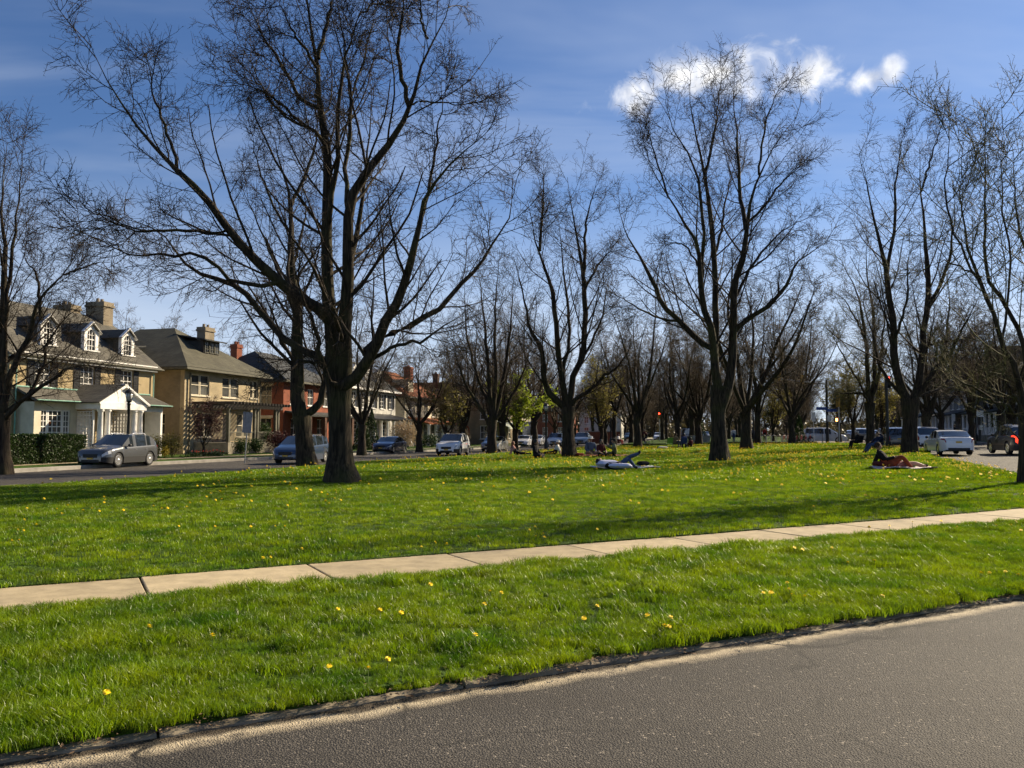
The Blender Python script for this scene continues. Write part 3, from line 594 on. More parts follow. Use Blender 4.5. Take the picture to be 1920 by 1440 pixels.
def traced_tree(name, base, trunk, tw, limbs, label, seed, mat, twmat, dens=(9, 7, 5, 3), droop=0.0, depth_amp=1.0, zf=lawn, tw_scale=1.0, tmin=.12, group=None, extra=0, cut=.88):
    b = G(*base, f=zf); Y0 = b.y; root = empty(name, b); tag(root, label, 'tree', group)
    tp = [(x, y) for x, y in trunk]; P, W, L_ = limb_from_px(tp, tw, Y0, 0, 0, 18, 0, .88)
    P[0, 2] -= .15; loc = np.array(b)
    tr = mobj('trunk', trunk_mesh(P-loc, W, 22, .05, seed), mat, root)
    LS = []
    rs = np.random.RandomState(seed+100)
    for lb in limbs:
        pts, w = lb[0], lb[1]; d0, d1 = (lb[2], lb[3]) if len(lb) > 3 else (0, rs.uniform(-1, 1)*2.2*depth_amp)
        l = limb_from_px(pts, w, Y0, d0, d1, 16, rs.uniform(-.1, .1)*depth_amp)
        if cut < 1: q_ = np.linspace(0, 15*cut, 16); l = (np.stack([np.interp(q_, np.arange(16), l[0][:, c_]) for c_ in range(3)], 1), np.maximum(np.interp(q_, np.arange(16), l[1])*(1-.8*np.clip((np.linspace(0, 1, 16)-.5)/.5, 0, 1)), .008), l[2]*cut)
        l[0][1:-1] += rs.normal(0, .03, l[0][1:-1].shape); LS.append(l)
        V, Q = tubes((l[0]-loc)[None], l[1][None], 9); mobj('limb', mesh_np('limb', V, Q), mat, root)
    # limbs that the photograph hides: towards and away from the viewer
    for k in range(extra):
        j = rs.randint(4, len(P)-1) if rs.rand() < .4 else len(P)-1; p0 = P[j]; a = rs.rand()*6.283; Ln = rs.uniform(.35, .6)*(max(l[0][-1][2] for l in LS)-p0[2]); d = np.array([math.cos(a)*.55, math.sin(a)*.9, 1.0]); d /= np.linalg.norm(d)
        pts = [p0+d*Ln*t*np.array([1-.25*t, 1-.25*t, 1+.15*t])+rs.normal(0, .15, 3)*(t > 0) for t in np.linspace(0, 1, 6)]
        r0 = W[-1]*.42; l = resample(pts, np.linspace(r0, r0*.2, 6), 16); LS.append(l)
        V, Q = tubes((l[0]-loc)[None], l[1][None], 8); mobj('limb', mesh_np('limb', V, Q), mat, root)
    cm, _ = crown_mesh([(l[0]-loc, l[1], l[2]) for l in LS], seed, dens, tw_scale, droop, tmin=tmin)
    mobj('crown', cm, twmat, root)
    return root
# --- the big maple in the left foreground
T1L = [
 ([(640, 730), (645, 650), (650, 560), (652, 480), (653, 400), (667, 350), (683, 333), (720, 280), (753, 240), (767, 200), (783, 160), (797, 100), (803, 73), (827, 57), (843, 10), (855, -50)], (48, 30, 24, 19, 11, 6), 0, -1.0),
 ([(632, 725), (626, 640), (618, 560), (615, 480), (613, 367), (614, 300), (610, 250), (600, 200), (593, 100), (580, 33), (573, -20), (560, -110)], (44, 30, 24, 20, 14, 8), 0, .8),
 ([(648, 600), (656, 500), (668, 440), (678, 380), (690, 300), (694, 233), (697, 167), (703, 118)], (22, 8, 3), 0, 1.8),
 ([(767, 200), (760, 167), (750, 127), (748, 83), (755, 33), (757, 0), (768, -70)], (12, 4), -.7, -1.6),
 ([(615, 425), (624, 365), (631, 300), (634, 227), (640, 133), (657, 83), (673, 27), (683, 0), (704, -70)], (14, 4), .3, -1.4),
 ([(654, 410), (650, 345), (648, 290), (657, 233), (660, 183), (650, 127), (640, 40), (622, -50)], (12, 4), -.3, 1.0),
 ([(597, 110), (603, 80), (607, 67), (617, 17), (630, -50)], (11, 5), .6, 1.6),
 ([(628, 610), (600, 585), (573, 567), (523, 530), (480, 487), (433, 440), (397, 390), (370, 353), (333, 317), (300, 287), (260, 243), (223, 187), (197, 140), (167, 73), (147, 20)], (30, 22, 15, 8, 2), 0, -3.0),
 ([(331, 315), (327, 297), (310, 240), (290, 180), (280, 133), (262, 70)], (9, 2), -1.6, -1.0),
 ([(425, 432), (397, 438), (347, 432), (297, 432), (247, 432), (190, 407), (110, 385)], (9, 2), -1.0, -3.5),
 ([(622, 690), (600, 672), (573, 663), (543, 643), (497, 597), (470, 560), (440, 533), (400, 523), (363, 507), (333, 480), (307, 440), (263, 417), (213, 390)], (20, 12, 3), 0, 2.6),
 ([(523, 530), (480, 535), (443, 527), (417, 513), (393, 487), (363, 478), (313, 478), (253, 480), (220, 470), (180, 447), (147, 433), (90, 427)], (11, 2), -.7, .4),
 ([(636, 728), (667, 707), (687, 680), (713, 630), (733, 587), (760, 530), (772, 477), (785, 420), (797, 370), (815, 340), (850, 300), (883, 267), (920, 245), (948, 205)], (30, 22, 12, 3), -.2, -2.6),
 ([(785, 420), (800, 367), (813, 300), (822, 240), (830, 190), (845, 120)], (10, 2), -1.3, -.5),
 ([(683, 660), (713, 637), (750, 617), (793, 597), (830, 570), (860, 540), (890, 507), (920, 463), (947, 423), (960, 375), (962, 307)], (18, 10, 3), -.2, 2.4),
 ([(700, 672), (747, 647), (793, 637), (820, 620), (860, 593), (893, 570)], (10, 3), -.2, -3.0),
 ([(634, 722), (617, 713), (603, 680), (597, 633), (580, 587), (567, 560), (550, 490)], (13, 6), -.5, -1.8),
 ([(603, 676), (592, 678), (560, 680), (533, 700), (507, 713)], (9, 4), -.6, -2.4),
 ([(613, 290), (600, 255), (560, 225), (520, 190), (480, 165), (440, 155), (395, 150)], (10, 2), .2, -1.5),
 ([(600, 205), (575, 190), (558, 180), (545, 150), (520, 110), (490, 60), (462, 0), (450, -50)], (10, 3), .4, 1.8),
 ([(615, 270), (580, 240), (530, 215), (500, 180), (470, 120), (440, 60)], (8, 2), .2, 2.2),
 ([(765, 200), (790, 190), (830, 193), (870, 195), (912, 190)], (5, 2), -.8, -.2),
 ([(598, 130), (570, 90), (540, 40), (520, -20)], (8, 3), .6, -.6),
 ([(673, 30), (700, 10), (740, 0), (780, -30)], (5, 2), -1.2, .8),
 ([(658, 183), (672, 140), (690, 80), (705, 20), (712, -40)], (6, 2), .5, 1.8),
 ([(803, 73), (790, 40), (790, 0), (795, -40)], (6, 2), -.9, -1.8),
]
traced_tree('maple_tree', (636, 905), [(640, 906), (638, 892), (637, 870), (638, 840), (637, 790), (636, 750), (637, 715)], (78, 60, 50, 47, 46, 48, 56), T1L, 'big spreading bare tree with thick ridged trunk standing nearest on the lawn', 7, M['bark'], M['twig'], (15, 9, 5, 2), .07, 1.0, tmin=.1, cut=.96)
# --- the tall tree right of centre
T7L = [
 ([(1350, 745), (1341, 693), (1338, 633), (1323, 583), (1313, 550), (1310, 483), (1300, 445), (1277, 410), (1253, 370), (1223, 317), (1207, 283), (1180, 263), (1140, 230)], (24, 16, 10, 5, 2), 0, -2.5),
 ([(1340, 680), (1343, 610), (1342, 560), (1340, 517), (1337, 467), (1330, 383), (1320, 333), (1313, 283), (1297, 217), (1293, 150), (1313, 93)], (17, 13, 9, 2), 0, 1.5),
 ([(1362, 740), (1373, 683), (1373, 600), (1377, 533), (1390, 500), (1397, 467), (1400, 400), (1413, 357), (1423, 327), (1453, 277), (1473, 237), (1507, 210), (1560, 180)], (24, 17, 12, 6, 2), 0, -1.5),
 ([(1398, 430), (1393, 400), (1387, 350), (1382, 283), (1377, 217), (1374, 170), (1385, 120)], (11, 2), -.6, 1.8),
 ([(1339, 655), (1327, 647), (1307, 637), (1280, 607), (1260, 590), (1237, 563), (1227, 533), (1213, 507), (1190, 467), (1170, 427), (1157, 383), (1140, 350)], (15, 10, 2), 0, 2.5),
 ([(1275, 604), (1240, 597), (1213, 587), (1193, 577), (1147, 547), (1107, 530)], (6, 2), .6, -2.0),
 ([(1374, 625), (1400, 600), (1427, 583), (1453, 563), (1477, 533), (1487, 503), (1513, 477), (1547, 457), (1590, 425)], (13, 8, 2), 0, -2.5),
 ([(1377, 560), (1385, 545), (1410, 500), (1432, 470), (1460, 440), (1500, 415), (1545, 395)], (8, 2), 0, 2.2),
 ([(1312, 540), (1318, 470), (1318, 420), (1310, 350), (1300, 310), (1290, 285), (1260, 240), (1250, 190), (1262, 110)], (10, 2), -.8, -3.0),
 ([(1320, 335), (1335, 270), (1345, 220), (1350, 160), (1368, 95)], (7, 2), .9, 2.4),
 ([(1423, 327), (1430, 270), (1440, 215), (1465, 160), (1500, 130)], (6, 2), -.8, .5),
 ([(1400, 420), (1430, 390), (1460, 350), (1500, 310), (1550, 290)], (7, 2), -.5, 1.5),
 ([(1338, 480), (1352, 430), (1370, 330), (1395, 280)], (7, 2), .6, 2.4),
 ([(1310, 500), (1290, 465), (1262, 455), (1225, 450)], (5, 2), -.3, -1.5),
 ([(1253, 370), (1230, 300), (1210, 230), (1190, 190)], (5, 2), -1.2, -.4),
]
traced_tree('maple_tree', (1350, 865), [(1349, 866), (1349, 855), (1348, 830), (1347, 800), (1346, 770), (1352, 725)], (44, 36, 30, 29, 32, 46), T7L, 'tall dark bare tree right of centre, its top crossing the white cloud', 21, M['bark'], M['twig'], (16, 9, 5, 2), .04, 1.2, tmin=.12)
# --- tree by the right-hand road
T13L = [
 ([(1700, 750), (1693, 730), (1682, 705), (1676, 662), (1676, 597), (1666, 548), (1658, 489), (1647, 447), (1636, 406), (1627, 350), (1613, 294), (1602, 258), (1590, 225)], (21, 16, 11, 6, 2), 0, -1.5),
 ([(1664, 510), (1672, 461), (1680, 406), (1677, 364), (1683, 317), (1691, 267), (1702, 205)], (9, 2), -.6, 1.4),
 ([(1712, 750), (1721, 724), (1730, 662), (1735, 590), (1741, 548), (1738, 489), (1733, 433), (1727, 364), (1724, 281), (1730, 215)], (18, 13, 8, 2), 0, 1.5),
 ([(1736, 590), (1741, 571), (1761, 538), (1783, 476), (1785, 447), (1791, 392), (1785, 320)], (10, 2), .6, -1.2),
 ([(1715, 745), (1735, 721), (1757, 688), (1783, 659), (1803, 620), (1832, 564), (1850, 520)], (12, 3), 0, -2.5),
 ([(1710, 748), (1757, 731), (1783, 705), (1793, 672), (1800, 630)], (7, 3), 0, 2.0),
 ([(1702, 748), (1676, 724), (1656, 698), (1646, 669), (1637, 630), (1622, 580), (1600, 530)], (10, 2), 0, 2.4),
 ([(1731, 655), (1741, 649), (1764, 641), (1787, 639), (1825, 628)], (7, 2), .5, -1.5),
 ([(1676, 640), (1690, 600), (1700, 560), (1702, 500), (1708, 430)], (7, 2), -.4, -2.2),
 ([(1727, 360), (1745, 300), (1760, 250), (1775, 200)], (5, 2), 1.2, .2),
]
traced_tree('maple_tree', (1704, 850), [(1705, 851), (1705, 842), (1705, 820), (1706, 790), (1706, 747)], (36, 31, 28, 28, 38), T13L, 'bare tree with stout brown trunk at the lawn edge beside the white sedan', 33, M['bark2'], M['twig'], (17, 9, 5, 2), .03, 1.2, tmin=.12)
# --- the tree with seated people round its foot
T6L = [
 ([(1060, 765), (1050, 757), (1023, 727), (1020, 680), (1013, 647), (993, 613), (980, 547), (965, 490), (950, 440)], (17, 9, 2), 0, -2.5),
 ([(1063, 765), (1053, 707), (1047, 663), (1040, 580), (1033, 537), (1013, 480), (1002, 451), (998, 407), (985, 365), (972, 320)], (16, 10, 2), 0, -1.0),
 ([(1012, 470), (1013, 440), (1016, 396), (1019, 340), (1010, 285)], (8, 2), -.6, 1.0),
 ([(1066, 765), (1073, 713), (1093, 663), (1097, 580), (1093, 513), (1089, 496), (1084, 451), (1076, 418), (1069, 373), (1062, 318), (1055, 275)], (16, 11, 2), 0, 1.2),
 ([(1094, 530), (1097, 462), (1098, 424), (1107, 384), (1118, 345), (1125, 300)], (9, 2), .7, 2.0),
 ([(1072, 760), (1080, 747), (1110, 730), (1133, 703), (1157, 690), (1177, 657), (1190, 600)], (11, 2), 0, -2.0),
 ([(1095, 545), (1104, 529), (1122, 496), (1136, 480), (1170, 440)], (7, 2), .5, -1.5),
 ([(1055, 700), (1068, 640), (1066, 580), (1058, 520), (1050, 440), (1040, 360)], (9, 2), 0, 2.5),
 ([(1085, 690), (1110, 640), (1130, 590), (1140, 530), (1165, 480)], (7, 2), 0, 2.2),
]
traced_tree('maple_tree', (1068, 857), [(1069, 858), (1067, 848), (1066, 825), (1065, 800), (1065, 763)], (34, 27, 24, 24, 30), T6L, 'bare tree behind the seated group, lamp post rising just left of its trunk', 44, M['bark2'], M['twig'], (16, 9, 5, 2), .03, 1.2, tmin=.12)
# --- second trunk behind the big maple, by the blue car
T2L = [
 ([(563, 780), (559, 745), (557, 698), (559, 627), (557, 580), (547, 497), (546, 413), (545, 367), (527, 317), (515, 260), (505, 180)], (36, 24, 14, 3), 0, -1.0),
 ([(546, 385), (570, 333), (590, 277), (596, 220), (600, 160)], (10, 2), -.6, 1.2),
 ([(566, 782), (590, 768), (606, 740), (612, 700), (618, 640), (640, 560), (655, 500), (660, 440)], (20, 10, 3), 0, 1.6),
 ([(558, 690), (530, 645), (505, 600), (470, 575), (440, 560)], (9, 2), 0, 2.0),
 ([(557, 600), (535, 540), (510, 480), (480, 410), (455, 350), (440, 290)], (9, 2), 0, 1.5),
 ([(548, 500), (565, 440), (575, 390), (560, 330)], (8, 2), -.3, 2.2),
 ([(557, 570), (585, 520), (600, 460), (625, 400)], (8, 2), 0, -2.0),
 ([(547, 440), (520, 400), (490, 330), (470, 250), (460, 190)], (7, 2), -.5, -1.8),
]
traced_tree('maple_tree', (577, 873), [(577, 874), (574, 862), (571, 840), (568, 810), (565, 780)], (44, 38, 35, 34, 40), T2L, 'bare forked tree in front of the blue car, behind the big trunk', 52, M['bark'], M['twig'], (16, 9, 5, 2), .05, 1.2, tmin=.12)
# --- multi-stemmed tree before the silver sedan
T5L = [
 ([(918, 795), (900, 763), (880, 735), (862, 690), (850, 640), (832, 590)], (9, 2), 0, -1.5),
 ([(921, 790), (917, 713), (910, 630), (903, 563), (897, 500), (893, 440)], (11, 2), 0, 1.0),
 ([(923, 790), (930, 713), (927, 630), (930, 547), (937, 480), (935, 430)], (11, 2), 0, -1.0),
 ([(926, 790), (947, 697), (957, 613), (963, 530), (968, 470)], (11, 2), 0, 1.8),
 ([(928, 787), (950, 757), (972, 720), (990, 670), (1005, 610)], (8, 2), 0, -1.8),
 ([(919, 760), (890, 690), (875, 620), (872, 550), (870, 490)], (8, 2), 0, 2.0),
]
traced_tree('maple_tree', (923, 849), [(923, 850), (923, 840), (922, 815), (923, 788)], (24, 19, 17, 22), T5L, 'bare vase-shaped tree on the lawn edge directly before the silver sedan', 63, M['bark2'], M['twig'], (16, 9, 5, 2), .0, 1.0, tmin=.12)
# --- slimmer tree left of the white-sedan tree
T12L = [
 ([(1629, 757), (1620, 740), (1597, 737), (1575, 738), (1550, 728)], (7, 2), 0, -2),
 ([(1630, 756), (1627, 711), (1624, 646), (1617, 597), (1604, 541), (1578, 492), (1560, 440)], (11, 2), 0, -1.2),
 ([(1632, 756), (1640, 690), (1637, 580), (1627, 531), (1625, 460), (1640, 390)], (10, 2), 0, 1.5),
 ([(1628, 750), (1607, 711), (1584, 672), (1565, 636), (1545, 590)], (6, 2), 0, 1.8),
 ([(1634, 756), (1648, 700), (1655, 640), (1660, 570), (1672, 500)], (9, 2), 0, -1.8),
 ([(1622, 640), (1600, 590), (1575, 555), (1540, 535)], (5, 2), -.6, .8),
]
traced_tree('maple_tree', (1632, 842), [(1633, 843), (1633, 835), (1632, 815), (1631, 785), (1631, 755)], (22, 17, 16, 16, 22), T12L, 'slim bare tree behind the people in chairs, left of the stout brown trunk', 71, M['bark2'], M['twig3'], (19, 9, 5, 2), .0, 1.2, tmin=.12)
# --- tree cut by the right edge of the picture
T14L = [
 ([(1917, 745), (1912, 715), (1904, 691), (1878, 642), (1865, 597), (1845, 548), (1826, 499), (1810, 450), (1800, 390), (1806, 300), (1810, 192)], (15, 9, 5, 2), 0, -1.0),
 ([(1925, 690), (1917, 633), (1898, 590), (1872, 558), (1850, 510), (1845, 440), (1848, 350), (1846, 250), (1845, 140)], (12, 6, 2), 0, 1.5),
 ([(1918, 790), (1911, 760), (1891, 721), (1881, 678), (1878, 630)], (7, 3), 0, -1.2),
 ([(1918, 795), (1907, 776), (1865, 750), (1823, 727), (1774, 695), (1735, 659)], (8, 2), 0, -2.0),
 ([(1845, 548), (1810, 480), (1785, 420), (1770, 350), (1775, 260), (1735, 139)], (6, 2), -.6, -1.6),
 ([(1930, 720), (1945, 620), (1930, 520), (1910, 420), (1900, 300), (1890, 210)], (12, 3), 0, 2.0),
 ([(1878, 640), (1890, 560), (1895, 470), (1880, 380), (1878, 140)], (6, 2), -.2, .8),
 ([(1840, 520), (1800, 500), (1760, 490), (1715, 520)], (5, 2), -.5, .8),
 ([(1935, 700), (1980, 600), (2010, 480), (2020, 350)], (11, 3), 0, 1),
]
traced_tree('budding_tree', (1921, 905), [(1922, 906), (1922, 880), (1921, 840), (1919, 800), (1920, 745)], (30, 24, 20, 19, 24), T14L, 'budding tree cut by the right picture edge, thin branches reaching left', 83, M['bark2'], M['twig3'], (11, 8, 5, 2), .0, 1.0, tmin=.12)
# --- tree cut by the left edge
T0L = [
 ([(8, 790), (22, 770), (50, 743), (83, 723), (117, 695), (150, 685), (190, 690), (240, 700)], (12, 2), 0, -2.5),
 ([(5, 780), (17, 707), (50, 632), (77, 560), (108, 526), (131, 503), (150, 455), (160, 400)], (18, 9, 2), 0, -1.5),
 ([(3, 770), (6, 650), (6, 548), (8, 463), (3, 378), (10, 300), (20, 200)], (22, 12, 2), 0, 1.2),
 ([(6, 700), (17, 520), (31, 420), (37, 350), (45, 270), (50, 195)], (12, 2), 0, -1.0),
 ([(10, 775), (56, 734), (78, 695), (86, 651), (111, 610), (130, 590), (170, 560), (200, 530)], (11, 2), 0, 1.8),
 ([(0, 700), (-30, 600), (-60, 480), (-80, 350)], (16, 3), 0, 0),
 ([(76, 600), (70, 520), (45, 480), (35, 430)], (8, 2), -.6, .8),
 ([(120, 515), (160, 500), (200, 490), (235, 500)], (5, 2), -1.2, -2.2),
]
traced_tree('maple_tree', (8, 882), [(6, 883), (6, 872), (5, 845), (5, 810), (5, 775)], (34, 27, 25, 26, 32), T0L, 'bare tree cut by the left picture edge, beside the clipped hedge', 92, M['bark2'], M['twig'], (16, 9, 5, 2), .04, 1.2, zf=yard, tmin=.12)
# ================================================================ more trees: shared meshes, each tree an object of its own
rt = random.Random(12)
def leaf_mat(name, c1, c2, tr=.45):
    m, nt, B, N, L = _nodes(name); N.remove(B); out = N['Material Output']; g = N.new('ShaderNodeNewGeometry')
    t = N.new('ShaderNodeTexNoise'); t.inputs['Scale'].default_value = 1.6; t.inputs['Detail'].default_value = 4; L.new(g.outputs['Position'], t.inputs['Vector'])
    r = N.new('ShaderNodeMapRange'); L.new(t.outputs[0], r.inputs[0]); r.inputs[1].default_value = .33; r.inputs[2].default_value = .67
    a = N.new('ShaderNodeMix'); a.data_type = 'RGBA'; L.new(r.outputs[0], a.inputs[0]); a.inputs[6].default_value = (*c1, 1); a.inputs[7].default_value = (*c2, 1)
    d = N.new('ShaderNodeBsdfPrincipled'); d.inputs['Roughness'].default_value = .5; d.inputs['Specular IOR Level'].default_value = .3; L.new(a.outputs[2], d.inputs['Base Color'])
    q = N.new('ShaderNodeBsdfTranslucent'); L.new(a.outputs[2], q.inputs[0]); x = N.new('ShaderNodeMixShader'); x.inputs[0].default_value = tr; L.new(d.outputs[0], x.inputs[1]); L.new(q.outputs[0], x.inputs[2]); L.new(x.outputs[0], out.inputs[0]); return m
M['leaf_lime'] = leaf_mat('fresh_leaf', (.20, .27, .02), (.30, .36, .035), .55)
M['leaf_olive'] = leaf_mat('catkin_leaf', (.15, .14, .035), (.22, .19, .05), .5)
M['leaf_hedge'] = leaf_mat('hedge_leaf', (.018, .038, .008), (.035, .065, .012), .25)
M['leaf_red'] = leaf_mat('dark_red_leaf', (.055, .016, .018), (.085, .028, .026), .3)
M['leaf_tan'] = leaf_mat('tan_blossom', (.30, .22, .13), (.38, .30, .20), .4)
M['leaf_yellow'] = leaf_mat('forsythia', (.45, .33, .03), (.5, .40, .05), .4)
def leaves(P, size, rs, jitter=.12, asp=.6):
    n = len(P); P = P+rs.normal(0, jitter, P.shape); a = norm(rs.normal(0, 1, (n, 3))); b = norm(np.cross(a, rs.normal(0, 1, (n, 3)))); s = (size*rs.uniform(.6, 1.3, n))[:, None]
    V = np.stack([P-a*s, P+b*s*asp, P+a*s, P-b*s*asp], 1); i = (np.arange(n)*4)[:, None]; return mesh_np('foliage', V.reshape(-1, 3), i+np.arange(4)[None], smooth=False)
def wood(seed, H=15.0, r=.33, nl=8, fork=.2, spread=(18, 48), dens=(11, 9, 5, 2), up=.09, scale=1.0):
    rs = np.random.RandomState(seed); h0 = H*fork; K = 16
    tp = [np.array([rs.normal(0, .014)*k, rs.normal(0, .014)*k, h0*k/5-.1*(k == 0)]) for k in range(6)]
    P, W, _ = resample(tp, [r*1.5, r*1.12, r, r*.95, r*.95, r*1.15], 12); LS = []
    for i in range(nl):
        j = 11 if i < nl*.65 else rs.randint(7, 11); a = 2*np.pi*(i*.382+rs.rand()*.25); th = np.radians(rs.uniform(*spread)*(1 if i else .25)); Ln = (H-P[j, 2])*rs.uniform(.72, 1.08)*(1 if j == 11 else .72)
        d = np.array([math.cos(a)*math.sin(th), math.sin(a)*math.sin(th), math.cos(th)]); p = P[j].copy(); pts = [p.copy()]
        for k in range(9):
            d = norm(d+rs.normal(0, .09, 3)+np.array([0, 0, up])); p = p+d*Ln/9; pts.append(p.copy())
        r0 = r*rs.uniform(.42, .62)*(1 if j == 11 else .7); LS.append(resample(pts, np.linspace(r0, r0*.06, 10), K))
    V, Q = tubes(P[None], W[None], 12); Vs, Qs, off = [V], [Q], len(V)
    for l in LS:
        v, q = tubes(l[0][None], l[1][None], 7); Vs.append(v); Qs.append(q+off); off += len(v)
    tm = mesh_np('trunk', np.concatenate(Vs), np.concatenate(Qs)); cm, lev = crown_mesh(LS, seed+1, dens, scale, .02, tmin=.2, rmin=.013)
    return tm, cm, lev
WOODS = [wood(101, 15.5, .34), wood(102, 17, .36, 9, .17, (14, 40)), wood(103, 13.5, .30, 7, .24, (22, 52)), wood(104, 16, .32, 8, .2, (12, 34))]
for tm, cm, _ in WOODS: tm.materials.append(M['bark2']); cm.materials.append(M['twig2'])
def place_wood(k, loc, s, rz, label, group=None, name='street_tree', tw=None, sz=1.0):
    tm, cm, _ = WOODS[k % len(WOODS)]; r = empty(name, loc, rz); r.scale = (s*rt.uniform(.9, 1.15), s*rt.uniform(.9, 1.15), s*sz*rt.uniform(.92, 1.08)); tag(r, label, 'tree', group)
    mobj('trunk', tm, None, r); c = mobj('crown', cm, None, r)
    if tw: c.material_slots[0].link = 'OBJECT'; c.material_slots[0].material = M[tw]
    return r
def wood_px(k, px, py, s, label, zf=lawn, group=None, **kw):
    p = G(px, py, zf); return place_wood(k, p, s, rt.uniform(0, 6.28), label, group, **kw)
wood_px(1, 1400, 843, 1.05, 'bare tree just right behind the tall centre trunk')
wood_px(0, 1196, 839, .98, 'bare tree with a bicycle leaning at its foot')
wood_px(2, 1270, 834, 1.0, 'bare tree behind the green folding chair')
wood_px(3, 1421, 832.5, .95, 'bare tree beyond the lawn, next to the bicycle row')
wood_px(1, 678, 852, .72, 'bare tree on the far verge just right of the big trunk', yard)
wood_px(2, 786, 846, .78, 'low-forked bare tree before the orange tiled roof', yard)
wood_px(3, 941, 843, .85, 'bare tree seen between the white sedans and the awning', yard)
wood_px(0, 1740, 836, .9, 'bare tree rising behind the stout trunk by the white sedan', yard)
for k_, (px_, py_, s_, lb_, zf_) in enumerate(((868, 843, .9, 'bare tree behind the white suv on the left road', yard), (1003, 838, .95, 'bare tree behind the second white sedan', yard), (1062, 834, .9, 'bare tree hidden behind the trunk with seated people', yard), (1152, 832, .9, 'bare tree beside the low brick wall', yard), (1310, 833, .95, 'bare tree between the navy van and the tall centre trunk', lawn), (1485, 832, .92, 'bare tree left of the white minivan', lawn), (1766, 832, .85, 'bare tree on the right verge behind the white sedan', yard), (1822, 830, .85, 'bare tree on the right verge next to the white sign', yard), (1880, 833, .8, 'bare tree on the right verge above the black suv', yard))): wood_px(k_, px_, py_, s_, lb_, zf_)
ORD = ('nearest', 'second', 'third', 'fourth', 'fifth', 'sixth', 'seventh', 'eighth', 'ninth', 'tenth', 'eleventh', 'twelfth', 'farthest')
# rows along the avenue and beyond the crossing
rows = []
for k in range(9): rows.append((13+4.2*k+rt.uniform(-1, 1), 108+11.5*k, 0))
for k in range(9): rows.append((36+4.0*k+rt.uniform(-1, 1), 104+11.5*k, 0))
for k in range(10): rows.append((25+3.6*k+rt.uniform(-2, 2), 112+10*k, 0))
for i_, p in enumerate(rows): place_wood(rt.randrange(4), (p[0], p[1], float(yard(p[0], p[1]))), rt.uniform(.8, 1.1), rt.uniform(0, 6.28), '%s bare tree of the %s row on the far median' % (ORD[(i_ % 9) if i_ < 18 else i_-18], 'left' if i_ < 9 else 'right' if i_ < 18 else 'middle'), 'trees on the far median')
for k in range(13):
    x, y = 1.5+3.4*k+rt.uniform(-2, 0), 104+8.2*k; place_wood(rt.randrange(4), (x-4, y, float(yard(x, y))), rt.uniform(.75, 1.05), rt.uniform(0, 6.28), '%s bare tree in the far row along the left kerb beyond the crossing' % ORD[k], 'trees along the far left kerb')
for k in range(13):
    x, y = 46.5+2.7*k+rt.uniform(0, 2), 74+9.5*k; place_wood(rt.randrange(4), (x+4, y, float(yard(x, y))), rt.uniform(.7, 1.0), rt.uniform(0, 6.28), '%s bare tree in the far row along the right kerb' % ORD[k], 'trees along the far right kerb')
for k, (px, Y) in enumerate(((262, 92), (310, 98), (372, 90), (440, 110), (520, 105), (700, 105), (760, 118), (850, 112))):
    x = (px-960)/F*Y; place_wood(k, (x, Y, .1), rt.uniform(.78, .95), rt.uniform(0, 6.28), 'bare tree rising behind the left-hand roofs, %s from the left' % ('first',)[0].replace('first', ORD[k].replace('nearest', 'first')), 'trees behind the left-hand houses', tw='twig2')
for k, (px, Y) in enumerate(((1800, 118), (1862, 92), (1895, 80), (1835, 130))):
    x = (px-960)/F*Y; place_wood(k+1, (x, Y, .6), rt.uniform(.75, .95), rt.uniform(0, 6.28), 'budding bare tree before the grey gabled houses, %s of four' % ORD[k].replace('nearest', 'first'), 'trees before the right-hand houses', tw='twig3')
# far wood that reads as one mass
rs = np.random.RandomState(5); n = 420; Pw = np.stack([rs.uniform(-170, 260, n), rs.uniform(208, 340, n)], 1)
WM = []
FARW = [wood(120+k, 15.5, .3, 8, .2, (14, 46), (8, 6, 4, 0), .09, 1.35) for k in range(2)]
for tm, cm, _ in FARW:
    a = bpy.data.meshes.new('far_tree'); bm = bmesh.new(); bm.from_mesh(tm); bm.from_mesh(cm); bm.to_mesh(a); bm.free(); WM.append(a)
scatter('far_wood', np.column_stack([Pw, np.full(n, .3)]), rs.uniform(.75, 1.1, n), rs.randint(0, 2, n), WM, M['twig2'])
# leafy trees
def leafy(name, px, py, s, k, label, mat, nleaf, size, zf=yard, crown_h=None, cat='tree'):
    p = G(px, py, zf); r = place_wood(k, p, s, rt.uniform(0, 6.28), label, name=name); r['category'] = cat
    lev = WOODS[k][2]; q = np.concatenate([lev[3][0][:, -1], lev[3][0][:, 1]]); rs = np.random.RandomState(int(px)); q = q[rs.choice(len(q), min(nleaf, len(q)), False)]
    mobj('foliage', leaves(q, size/s, rs, .18), M[mat], r); return r
leafy('leafing_tree', 968, 842, .56, 2, 'fresh lime-green leafing tree beside the awning', 'leaf_lime', 3800, .14)
leafy('leafing_tree', 1128, 836, .60, 0, 'yellow-green leafing tree by the low brick wall', 'leaf_olive', 3000, .11)
leafy('leafing_tree', 838, 845, .50, 2, 'small green leafing tree before the orange tiled roof', 'leaf_olive', 2200, .10)
for px, py, s in ((1600, 829, .62), (1575, 828, .55), (1655, 828, .5), (1450, 827, .5)): leafy('leafing_tree', px, py, s, 3, {1600: 'olive budding tree behind the traffic signals', 1575: 'low olive budding tree behind the white minivan', 1655: 'olive budding tree right of the red stop light', 1450: 'small olive budding tree behind the red bicycles'}[px], 'leaf_olive', 2600, .11)
